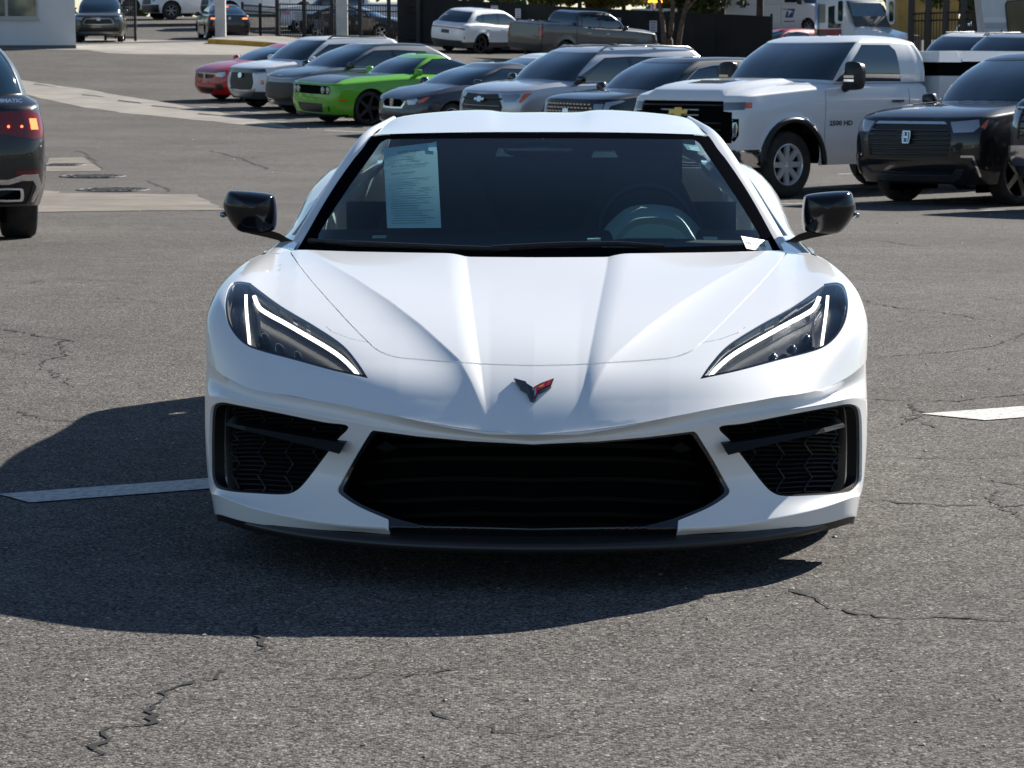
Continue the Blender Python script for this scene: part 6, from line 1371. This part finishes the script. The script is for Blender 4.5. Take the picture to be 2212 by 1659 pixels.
def far_pickup():
    P = paint('fleet_white', (.78, .79, .80))
    v = Vehicle('pickup_truck', dict(L=5.8, W=1.0, H=1.9, gc=.36, belt=[(0, 1.14), (.5, 1.18), (1.5, 1.25), (3.7, 1.28), (4.0, 1.34), (5.8, 1.34)], hood=0, glass=(1.45, 2.2, 3.95, 4.12), lf=.45, lr=.12, nf=4.2, nr=9, rake=.02, wheels=(.95, 4.5), r=.40, roofw=.72, gw=.9, glr=.12, gnr=7, arch=.46, mirror_h=.25))
    v.q('tail', [(.86, 1.28), (1.08, 1.28), (1.08, .9), (.86, .9)], 'r'); v.q('lamp', [(.84, 1.08), (1.25, 1.1), (1.25, .92), (.84, .88)]); v.q('grille', [(0, 1.05), (.8, 1.05), (.8, .75), (0, .75)])
    q = v.build(P, 'white pickup truck beyond the iron fence above the black sedan', 'truck', [[(1.9, 1.34), (2.95, 1.34), (2.95, 1.76), (2.42, 1.76)], [(3.03, 1.34), (3.85, 1.34), (3.85, 1.75), (3.03, 1.76)]], mirm=M_BLACK)
    v.two('tail_light', 'tail', M_REDLENS, .003); v.two('headlight', 'lamp', M_LAMP, -.002); v.one('grille', 'grille', M_BLACK, -.006)
    put_z(q, 607, 119, 2.30, 80)
def simple_sedan(label, pm, vx, d, z, th, name='sedan', H=1.45, win=True, extra=None):
    v = Vehicle(name, dict(L=4.75, W=.92, H=H, gc=.19, belt=[(0, .74), (.35, .84), (1.2, .96), (3.6, 1.02), (4.75, 1.02)], hood=0, glass=(1.15, 2.1, 3.45 if not extra else 4.2, 4.25 if not extra else 4.6), lf=.55, wheels=(.95, 3.75), r=.34, roofw=.58, gw=.78))
    v.q('lamp', [(.56, .75), (1.0, .78), (1.04, .69), (.6, .65)]); v.q('tail', [(.5, .98), (.95, 1.0), (1.0, .88), (.52, .88)], 'r')
    q = v.build(pm, label, 'car', [[(1.75, 1.03), (2.65, 1.03), (2.65, 1.31), (2.25, 1.31)], [(2.72, 1.03), (3.5, 1.05), (3.35, 1.27), (2.72, 1.31)]])
    v.two('headlight', 'lamp', M_LAMP, -.002); v.two('tail_light', 'tail', M_REDLENS, .002)
    mb = MB()
    for sg in (1, -1): mb.tube([(sg * .80, 1.78, 1.035), (sg * .73, 2.25, 1.30), (sg * .69, 2.7, 1.345), (sg * .71, 3.3, 1.30), (sg * .78, 3.52, 1.06)], .012, 5)
    mb.build('window_trim', M_CHROME, q, True)['kind'] = 'stuff'
    if z is None: put(q, (vx - CX) / K * d, d, th)
    else: put_z(q, vx, d, z, th)
def small_suv(label, pm, vx, d, z, th, H=1.72):
    v = Vehicle('sport_utility', dict(L=4.7, W=.94, H=H, gc=.25, belt=[(0, .95), (.4, 1.0), (1.2, 1.07), (2.5, 1.10), (4.7, 1.13)], hood=0, glass=(1.1, 1.9, 4.2, 4.58), lf=.5, nf=3.5, wheels=(.92, 3.65), r=.36, roofw=.66, gw=.82))
    v.q('lamp', [(.7, .93), (1.15, .96), (1.15, .85), (.74, .82)]); v.q('grille', [(0, .88), (.6, .88), (.55, .6), (0, .58)])
    q = v.build(pm, label, 'car', [[(1.7, 1.16), (2.65, 1.16), (2.65, 1.55), (2.2, 1.55)], [(2.73, 1.16), (3.55, 1.18), (3.55, 1.54), (2.73, 1.55)], [(3.62, 1.2), (4.15, 1.26), (4.0, 1.50), (3.62, 1.53)]])
    v.two('headlight', 'lamp', M_LAMP, -.002); v.one('grille', 'grille', M_BLACK, -.006)
    for sg in (1, -1):
        mb = MB(); mb.tube([(sg * .60, 2.1, H - .06), (sg * .61, 2.25, H + .015), (sg * .61, 3.7, H), (sg * .60, 3.85, H - .07)], .018, 6); mb.build('roof_rail', M_BLACK, q, True)
    mb = MB(); mb.prism([(0, 3.9, H - .02), (0, 4.15, H - .03), (0, 4.12, H + .07)], (.02, 0, 0)); mb.build('aerial_fin', M_BLACK, q)
    if z is None: put(q, (vx - CX) / K * d, d, th)
    else: put_z(q, vx, d, z, th)
far_pickup()
simple_sedan('black sedan behind the iron fence facing right', paint('black', (.006, .006, .007)), 882, 111, None, -78)
simple_sedan('red estate car with chrome window line just beyond the end of the screen fence', paint('red', (.46, .005, .005)), 1588, 105, .93, 52, 'estate_car', 1.47, extra=True)
small_suv('white utility vehicle roof and windscreen showing behind the service body', paint('van_white', (.74, .75, .76)), 1982, 66, None, 40)
small_suv('silver utility vehicle showing between service truck and caravan', paint('silver_grey', (.38, .40, .43), .5, .3), 2068, 62, None, 42, 1.80)
small_suv('dark utility vehicle in the shade of the right hand tree', paint('dark_blue', (.02, .025, .04)), 2075, 108, 1.55, 60)  # dark blue body colour
small_suv('black utility vehicle parked deepest under the right hand tree', paint('black', (.006, .006, .007)), 2140, 112, 1.50, 50)
# ---- white conventional lorry
def lorry():
    P = paint('fleet_white', (.78, .79, .80)); r = empty('lorry'); tag(r, 'white conventional lorry cab with red lower stripe beyond the fence', 'lorry')
    def loft(secs, nm, m, par=r, ang=35):
        b = MB(); n = len(secs[0]); b.add([p for s_ in secs for p in s_], [(i * n + j, i * n + (j + 1) % n, (i + 1) * n + (j + 1) % n, (i + 1) * n + j) for i in range(len(secs) - 1) for j in range(n)] + [tuple(range(n))[::-1], tuple(range((len(secs) - 1) * n, len(secs) * n))]); return b.build(nm, m, par, angle=ang)
    def sec(y, w_, z0, z1, c, y1=None):
        o = [(-w_, z0), (w_, z0), (w_, z1 - c), (w_ - c, z1), (-w_ + c, z1), (-w_, z1 - c)]; return [(a, y + ((y1 or y) - y) * (b - z0) / (z1 - z0), b) for a, b in o]
    loft([sec(.0, .58, .75, 1.42, .18), sec(.25, .72, .7, 1.52, .2), (sec(1.2, .85, .7, 1.70, .2)), sec(1.75, .92, .7, 1.82, .18)], 'bonnet', P)
    loft([sec(1.7, 1.0, .62, 1.80, .12), sec(1.72, 1.0, .62, 2.0, .12, 1.95), sec(2.3, 1.02, .62, 2.92, .2), sec(3.6, 1.04, .62, 2.98, .2)], 'cab', P)
    loft([sec(1.60, .95, 1.78, 1.82, .01), sec(2.13, .92, 2.72, 2.76, .01)], 'visor_line', M_GREYPL)
    b = MB(); b.prism([(-.93, 1.68, 1.86), (.93, 1.68, 1.86), (.86, 2.06, 2.68), (-.86, 2.06, 2.68)], (0, -.02, .01)); b.build('windscreen', M_GLASS, r)
    for sg in (1, -1):
        b = MB(); b.prism([(sg * 1.03, 2.28, 1.75), (sg * 1.03, 2.95, 1.75), (sg * 1.03, 2.95, 2.55), (sg * 1.03, 2.48, 2.6), (sg * 1.03, 2.28, 2.3)], (sg * .012, 0, 0)); b.build('side_window', M_GLASS, r)
        b = MB(); b.prism([(sg * 1.045, 3.12, 1.95), (sg * 1.045, 3.45, 1.95), (sg * 1.045, 3.45, 2.65), (sg * 1.045, 3.12, 2.65)], (sg * .012, 0, 0)); b.build('rear_side_window', mat('pale_window', (.25, .25, .22), .1, coat=1), r)
        b = MB(); b.box(min(sg * 1.035, sg * 1.055), max(sg * 1.035, sg * 1.055), 2.25, 3.55, 1.36, 1.70); b.build('red_stripe', mat('stripe_red', (.28, .03, .025), .4, coat=.6), r)
        b = MB(); o = [(1.22, 1.9), (1.5, 1.9), (1.55, 2.0), (1.55, 2.75), (1.5, 2.85), (1.25, 2.85), (1.2, 2.75), (1.2, 2.0)]; b.prism([(sg * a, 1.98, z_) for a, z_ in o], (0, .12, 0)); mi = b.build('mirror', P, r)
        b = MB(); b.prism([(sg * (1.375 + (a - 1.375) * .72), 1.975, 2.38 + (z_ - 2.38) * .8) for a, z_ in o], (0, -.004, 0)); b.build('mirror_glass', M_GLASS, mi)
        b = MB(); b.tube([(sg * 1.0, 2.1, 2.2), (sg * 1.25, 2.0, 2.2)], .025, 6); b.build('mirror_bracket', M_CHROME, r)
        b = MB(); b.tube([(sg * 1.12, 3.5, .8), (sg * 1.12, 3.5, 2.7)], .07, 10); b.build('exhaust_stack', M_CHROME, r, True)
        b = MB(); b.prism([(sg * .70, .20, 1.0), (sg * .88, .45, 1.0), (sg * .88, .45, 1.25), (sg * .70, .20, 1.25)], (sg * .03, -.05, 0)); b.build('headlight', M_LAMP, r)
        for y in (.95, 4.6, 5.8): make_wheel(r, (sg * .95, y, .5), .5, .3, sg, M_ALLOY, 6, .6)
        b = MB(); b.tube([(sg * .98, .95 + .62 * math.cos(t), .5 + .62 * math.sin(t)) for t in np.linspace(.1, math.pi - .1, 15)], .09, 6); b.build('wing', P, r, True)
    for x in (-.6, -.3, 0, .3, .6):
        b = MB(); b.box(x - .07, x + .07, 2.3, 2.42, 2.95, 3.03, .02); b.build('marker_lamp', M_AMBER, r)
    b = MB(); b.box(-.5, .5, -.03, .02, .8, 1.36); b.build('grille', M_CHROME, r)
    b = MB(); b.box(-1.05, 1.05, -.12, .12, .45, .75); b.build('bumper', M_CHROME, r)
    b = MB(); b.box(-.45, .45, 1.0, 7.0, .55, .75); b.build('chassis', M_DARK, r)
    put_z(r, 1945, 96, .60, -38)
lorry()
def caravan():
    P = noise_mix(mat('caravan_white', (.60, .61, .63), .4, coat=.3), (.50, .51, .53), (.64, .65, .67), 1.0, 5)
    r = empty('caravan'); tag(r, 'pale caravan with dark window and grey bands at the right edge', 'caravan')
    b = MB(); o = [(0, .5), (7, .5), (7, 3.4), (-.38, 3.4)]; b.prism([(a, 0, z) for a, z in o], (0, 2.4, 0)); b.build('body', P, r)
    for z0, z1, c in ((1.74, 1.90, (.40, .41, .44)), (1.93, 2.06, (.70, .71, .73))):
        b = MB(); b.prism([(-.14 - (z0 - 1.8) * .13, -.006, z0), (6.9, -.006, z0), (6.9, -.006, z1), (-.14 - (z1 - 1.8) * .13, -.006, z1)], (0, .004, 0)); b.build('band', mat('caravan_band_%d' % int(z0 * 100), c, .5), r)
    o = catmull([(.52, 1.62), (.60, 1.48), (.80, 1.44), (2.2, 1.44), (2.2, 2.52), (.62, 2.52), (.46, 2.46), (.42, 2.36)], True, 4)
    b = MB(); b.prism([(a, -.02, z) for a, z in o], (0, .03, 0)); w = b.build('window', mat('caravan_window', (.035, .032, .028), .1, coat=1), r)
    b = MB(); b.tube([(a, -.02, z) for a, z in list(o) + [o[0]]], .02, 5, False); b.build('window_rim', M_BLACK, w)
    for y in (.1, 2.1): make_wheel(r, (3.5, y + .1, .35), .35, .2, 1, M_ALLOY, 5)
    b = MB(); b.box(.2, 6.8, .2, 2.2, .3, .52); b.build('chassis', M_DARK, r)
    for c_ in list(r.children):
        if c_.name.startswith('wheel'): c_.rotation_euler = (0, 0, -math.pi / 2)
    p = unproj(2136, 150, 72.0); r.location = (p.x, 72.0, ground(p.x, 72.0)); r.rotation_euler = (0, 0, R(-6))
caravan()
# ---- trees
def leaf_mat(name, c1, c2):
    m = mat(name, c1, .6, spec=.3); N, L, b = nodes(m); oi = N.new('ShaderNodeNewGeometry'); tc = N.new('ShaderNodeTexCoord'); no = N.new('ShaderNodeTexNoise'); no.inputs['Scale'].default_value = 2.3; no.inputs['Detail'].default_value = 4
    L.new(tc.outputs['Object'], no.inputs['Vector']); mx = N.new('ShaderNodeMix'); mx.data_type = 'RGBA'; mx.inputs[6].default_value = (*c1, 1); mx.inputs[7].default_value = (*c2, 1)
    ad = N.new('ShaderNodeMath'); ad.operation = 'ADD'; L.new(no.outputs['Fac'], ad.inputs[0]); mr = N.new('ShaderNodeMapRange'); mr.inputs[3].default_value = -.45; mr.inputs[4].default_value = .45; L.new(oi.outputs['Random Per Island'], mr.inputs[0]); L.new(mr.outputs[0], ad.inputs[1]); L.new(ad.outputs[0], mx.inputs[0]); L.new(mx.outputs[2], b.inputs['Base Color'])
    return m
M_LEAFD = leaf_mat('leaf_dark', (.016, .032, .008), (.050, .075, .018)); M_LEAFY = leaf_mat('leaf_yellow', (.06, .075, .012), (.20, .17, .03)); M_LEAFM = leaf_mat('leaf_mid', (.02, .045, .01), (.075, .10, .02))
M_BARK = noise_mix(mat('bark', (.10, .065, .045), .85), (.055, .035, .025), (.17, .11, .075), 9, 6, bump=.5, bump_scale=24, dist=.01); M_BARKD = noise_mix(mat('bark_dark', (.04, .03, .02), .9), (.02, .016, .012), (.06, .045, .03), 9, 6)
def leaves(rng, clumps, n, size):
    """leaf quads in clumps; clumps: (x,y,z,radius)"""
    V = []; F = []
    C_ = np.array(clumps); wts = C_[:, 3] ** 2; wts /= wts.sum(); idx = rng.choice(len(C_), n, p=wts)
    d = rng.randn(n, 3); d /= np.linalg.norm(d, axis=1)[:, None]; rad = C_[idx, 3] * rng.rand(n) ** .45; c = C_[idx, :3] + d * rad[:, None] * (1, 1, .8)
    a = rng.randn(n, 3); a /= np.linalg.norm(a, axis=1)[:, None]; b = np.cross(a, rng.randn(n, 3)); b /= np.linalg.norm(b, axis=1)[:, None]; s_ = size * (.6 + .8 * rng.rand(n))[:, None]
    v = np.stack([c - a * s_, c + b * s_ * .45, c + a * s_, c - b * s_ * .45], 1).reshape(-1, 3)
    return v, [(4 * i, 4 * i + 1, 4 * i + 2, 4 * i + 3) for i in range(n)]
def tree(name, label, base, trunks, clumps, n, size, lm, bm=M_BARK, seed=0, group=None):
    e = empty(name, base); tag(e, label, 'tree', group); rng = np.random.RandomState(seed)
    for tr_ in trunks:
        m = MB(); pts, rad = tr_; m.tube(catmull(pts, n=4), list(np.interp(np.linspace(0, 1, (len(pts) - 1) * 4 + 1), np.linspace(0, 1, len(rad)), rad)), 8); m.build('trunk' if pts[0][2] < .3 else 'limb', bm, e, True)
    v, f = leaves(rng, clumps, n, size); mesh_obj('crown', v, f, lm, e)
    return e
def rc(rng, n, cx, cy, cz, sx_, sy_, sz_, r0, r1): return [(cx + rng.uniform(-sx_, sx_), cy + rng.uniform(-sy_, sy_), cz + rng.uniform(-sz_, sz_), rng.uniform(r0, r1)) for _ in range(n)]
R1 = random.Random(5)
p = unproj(1455, 112, 97.5); zb = ground(p.x, 97.5)
tree('myrtle_tree', 'multi stemmed tree with bare reddish trunks in front of the screen fence', (p.x, 97.5, zb),
     [([(-.30, 0, 0), (-.36, 0, .9), (-.45, .1, 1.9), (-.7, .2, 3.2)], (.12, .10, .09, .06)), ([(-.1, .1, 0), (-.12, .1, 1), (-.05, .1, 2.0), (.0, .2, 3.4)], (.12, .10, .09, .06)), ([(.14, 0, 0), (.2, 0, 1.0), (.38, -.1, 2.0), (.8, -.2, 3.3)], (.13, .11, .09, .06)), ([(.38, -.1, 2.0), (.9, -.2, 2.6), (1.5, -.2, 2.9)], (.06, .04, .02)), ([(0, .2, 3.4), (.2, .2, 4.4), (.1, .2, 5.2)], (.06, .04, .02))],
     rc(R1, 16, .2, 0, 4.3, 2.4, 1.6, .9, .5, .9) + [(1.5, 0, 2.85, .45), (2.2, -.1, 2.9, .5), (2.9, 0, 3.0, .45), (1.9, 0, 2.45, .28), (2.6, -.1, 2.4, .25)], 9000, .10, M_LEAFD, seed=1)
p = unproj(1640, 80, 110.6)
tree('street_tree', 'dark trunked tree overhanging the mail van', (p.x, 110.6, tz), [([(0, 0, 0), (.02, 0, 1.5), (-.05, 0, 3.2), (.1, 0, 5)], (.17, .15, .13, .08)), ([(-.05, 0, 3.0), (.8, -.2, 3.6), (1.5, -.2, 4.0)], (.07, .05, .02))], rc(R1, 12, 0, 0, 4.0, 2.2, 1.5, .8, .5, .8) + [(-1.2, -.5, 2.4, .4), (-1.9, -.5, 2.25, .4), (-.7, -.4, 2.2, .35), (1.4, -.5, 2.35, .30)], 6500, .10, M_LEAFD, M_BARKD, 2)
p = unproj(2105, 60, 100); 
tree('broad_tree', 'dense dark green tree between lorry and caravan', (p.x, 100, ground(p.x, 100)), [([(0, 0, 0), (.1, 0, 1.2), (0, 0, 2.6), (.2, 0, 4.5)], (.22, .18, .15, .08)), ([(0, 0, 2.2), (-.8, 0, 2.9), (-1.4, 0, 3.3)], (.09, .06, .03))], rc(R1, 26, .2, 0, 3.6, 1.9, 1.5, .9, .5, .85) + [(-1.5, -.6, 2.75, .45), (.3, -.7, 2.35, .5), (.9, -.6, 2.3, .5), (1.3, -.4, 2.6, .6)], 12000, .10, M_LEAFM, M_BARKD, 3)
for k, (vx, d, w_) in enumerate(((1250, 112, 2.6), (1345, 114, 2.2), (1560, 116, 2.4))):
    p = unproj(vx, 20, d); zz = ground(p.x, d)
    tree('yellowing_tree', ('yellow green tree behind the screen fence above the white crossover', 'yellow green tree behind the screen fence above the grey pickup', 'yellow green tree behind the multi stemmed tree')[k], (p.x, d, zz), [([(0, 0, 0), (.05, 0, 1.5), (0, 0, 3)], (.12, .1, .06))], rc(R1, 26, 0, 0, 2.75, w_ * 1.25, 1.2, .85, .45, .75), 13000, .12, M_LEAFY if k < 2 else M_LEAFM, M_BARKD, 20 + k, 'trees behind the screen fence')
# amber warning bar of a recovery vehicle beyond the fence
p = unproj(1416, 4, 109); e = empty('recovery_truck', (p.x, 109, p.z)); tag(e, 'white recovery truck with amber light bar showing above the screen fence', 'truck')
m = MB(); m.box(-1.0, 1.0, .3, 2.3, -1.9, -.28, .06); m.build('cab', paint('van_white', (.74, .75, .76)), e); m = MB(); m.box(-.82, .82, .27, .31, -.95, -.36); m.build('windscreen', M_GLASS, e)
m = MB(); m.box(-.28, .32, .5, .75, -.02, .10, .02); m.build('light_bar', mat('amber_lit', (.8, .3, .02), .3, emit=(1, .35, .03), estr=2.0), e); m = MB(); m.box(-.20, -.12, .2, .3, -1.2, .0); m.box(-.05, .05, .55, .70, -.30, -.02); m.build('light_bar_mount', M_WHITE, e)
for sg in (1, -1): make_wheel(e, (sg * .85, 1.1, -1.95), .42, .25, sg, M_ALLOY)
# ochre wall glimpsed beyond the lorry
p = unproj(2010, 40, 128); e = empty('far_building', (p.x, 128, ground(p.x, 128))); tag(e, 'ochre low building wall glimpsed behind the lorry mirror', 'building')
m = MB(); m.box(-1.6, 1.4, 0, 4, 0, 2.2); m.build('wall', noise_mix(mat('ochre_wall', (.40, .24, .06), .8), (.34, .20, .05), (.44, .28, .08), 1.5), e); m = MB(); m.box(-1.8, 1.6, -.2, 4.2, 2.2, 2.4); m.build('roof', mat('far_roof', (.12, .11, .10), .7), e)
# ---- belt of woods round the lot, far off, added to block the low horizon sky and its reflections
rng = np.random.RandomState(9); cl = []
for a in np.linspace(0, 2 * math.pi, 150)[:-1]:
    rr_ = rng.uniform(175, 205) if -.6 < math.cos(a) else 190; x_, y_ = rr_ * math.sin(a), 20 + rr_ * math.cos(a); g_ = float(ground_np(np.clip(np.array([x_]), -70, 70), np.clip(np.array([y_]), -10, 158))[0])
    for _ in range(5): cl.append((x_ + rng.uniform(-5, 5), y_ + rng.uniform(-5, 5), g_ + rng.uniform(1, 8.5), rng.uniform(2.0, 3.8)))
v, f = leaves(rng, cl, 42000, .95); tag(mesh_obj('added_woods', v, f, M_LEAFM), 'distant belt of trees added round the lot to block the low sky', 'woods', kind='stuff')
# ================================================================== papers on the sports car's windscreen
def sheet(name, label, cat, quad, off, m, thick=.0008):
    """paper lying against the glass; quad: frame corners (tl,tr,br,bl)"""
    A = [(x - 1162, y) for x, y in quad]; N_ = 8; v = []
    def at(s, t, o): 
        x = (A[0][0] * (1 - s) + A[1][0] * s) * (1 - t) + (A[3][0] * (1 - s) + A[2][0] * s) * t; y = (A[0][1] * (1 - s) + A[1][1] * s) * (1 - t) + (A[3][1] * (1 - s) + A[2][1] * s) * t
        return x, y
    G = {}
    def at_fast(s, t, o):
        if o not in G:
            q = np.array([at(j / 10, i / 10, 0) for i in range(11) for j in range(11)]); w_ = uv3(np.stack([np.abs(q[:, 0]), q[:, 1]], 1)); P, n = S3.pn(w_[:, 0], w_[:, 1]); P = P + n * o; P[:, 0] *= np.sign(q[:, 0]); G[o] = P.reshape(11, 11, 3)
        g = G[o]; i = min(9, max(0, int(t * 10))); j = min(9, max(0, int(s * 10))); a, b = t * 10 - i, s * 10 - j
        return (g[i, j] * (1 - b) + g[i, j + 1] * b) * (1 - a) + (g[i + 1, j] * (1 - b) + g[i + 1, j + 1] * b) * a
    e = empty(name); e.matrix_world = hero.matrix_world; tag(e, label, cat)
    for i in range(N_ + 1):
        for j in range(N_ + 1): v.append(at_fast(j / N_, i / N_, off))
    mesh_obj('paper', v, [(i * (N_ + 1) + j, i * (N_ + 1) + j + 1, (i + 1) * (N_ + 1) + j + 1, (i + 1) * (N_ + 1) + j) for i in range(N_) for j in range(N_)], m, e, True)
    return e, at_fast
bpy.context.view_layer.update()
M_SHEET = mat('buyers_paper', (.85, .88, .84), .7); N, L, b_ = nodes(M_SHEET)
tl = N.new('ShaderNodeBsdfTranslucent'); tl.inputs[0].default_value = (.75, .85, .82, 1); mxs = N.new('ShaderNodeMixShader'); mxs.inputs[0].default_value = .35
L.new(b_.outputs[0], mxs.inputs[1]); L.new(tl.outputs[0], mxs.inputs[2]); L.new(mxs.outputs[0], N['Material Output'].inputs[0]); M_INK2 = mat('paper_ink', (.05, .06, .06), .8); M_INK3 = mat('paper_fine_print', (.36, .39, .37), .8)
e, at = sheet('window_notice', 'pale printed buyers guide sheet behind the sports car windscreen', 'notice', [(822, 314), (939, 300), (951, 486), (833, 487)], -.012, M_SHEET)
def write(e, at, txt, s, t, hgt, m, off, width):
    v, f = text_mesh(txt, 1.0); x0 = min(p[0] for p in v); x1 = max(p[0] for p in v)
    V = [at(s + (p[0] - x0) / (x1 - x0) * width, t - p[1] * hgt, off) for p in v]; return mesh_obj('lettering', V, f, m, e)
write(e, at, 'BUYERS GUIDE', .28, .09, .035, M_INK2, -.010, .38); write(e, at, 'AS IS - NO DEALER WARRANTY', .13, .255, .034, M_INK2, -.010, .70); write(e, at, 'DEALER WARRANTY', .13, .345, .034, M_INK2, -.010, .45)
rl = random.Random(4)
for t in [.13, .16, .19] + list(np.arange(.40, .97, .030)):
    s0, s1 = .06 + rl.uniform(0, .06), rl.uniform(.55, .94); mesh_obj('print_line', [at(s0, t, -.0105), at(s1, t, -.0105), at(s1, t + .009, -.0105), at(s0, t + .009, -.0105)], [(0, 1, 2, 3)], M_INK3, e)
mesh_obj('tape', [at(.84, .02, -.009), at(.99, .0, -.009), at(.99, .12, -.009), at(.84, .10, -.009)], [(0, 1, 2, 3)], mat('clear_tape', (.75, .77, .74), .3), e)
M_STK = mat('sticker_white', (.82, .82, .80), .5)
e, at = sheet('stock_sticker', 'white barcode sticker at the lower right corner of the sports car windscreen', 'sticker', [(1598, 511), (1655, 521), (1668, 548), (1610, 538)], .004, M_STK)
write(e, at, 'P521984', .12, .30, .22, M_INK2, .005, .72)
x = .06
while x < .80:
    w_ = rl.choice((.008, .012, .018)); mesh_obj('bar', [at(x, .36, .005), at(x + w_, .36, .005), at(x + w_, .64, .005), at(x, .64, .005)], [(0, 1, 2, 3)], M_INK2, e); x += w_ + rl.choice((.010, .014, .02))
for t in (.70, .78, .86): mesh_obj('print_line', [at(.08, t, .005), at(.75, t, .005), at(.75, t + .03, .005), at(.08, t + .03, .005)], [(0, 1, 2, 3)], M_INK3, e)
e, at = sheet('inspection_sticker', 'small lined sticker at the top right corner of the sports car windscreen', 'sticker', [(1472, 308), (1504, 312), (1511, 325), (1482, 321)], -.004, mat('sticker_dark', (.10, .16, .17), .5))
for t in (.40, .62, .84): mesh_obj('print_line', [at(.25, t, -.003), at(.92, t, -.003), at(.92, t + .12, -.003), at(.25, t + .12, -.003)], [(0, 1, 2, 3)], M_STK, e)
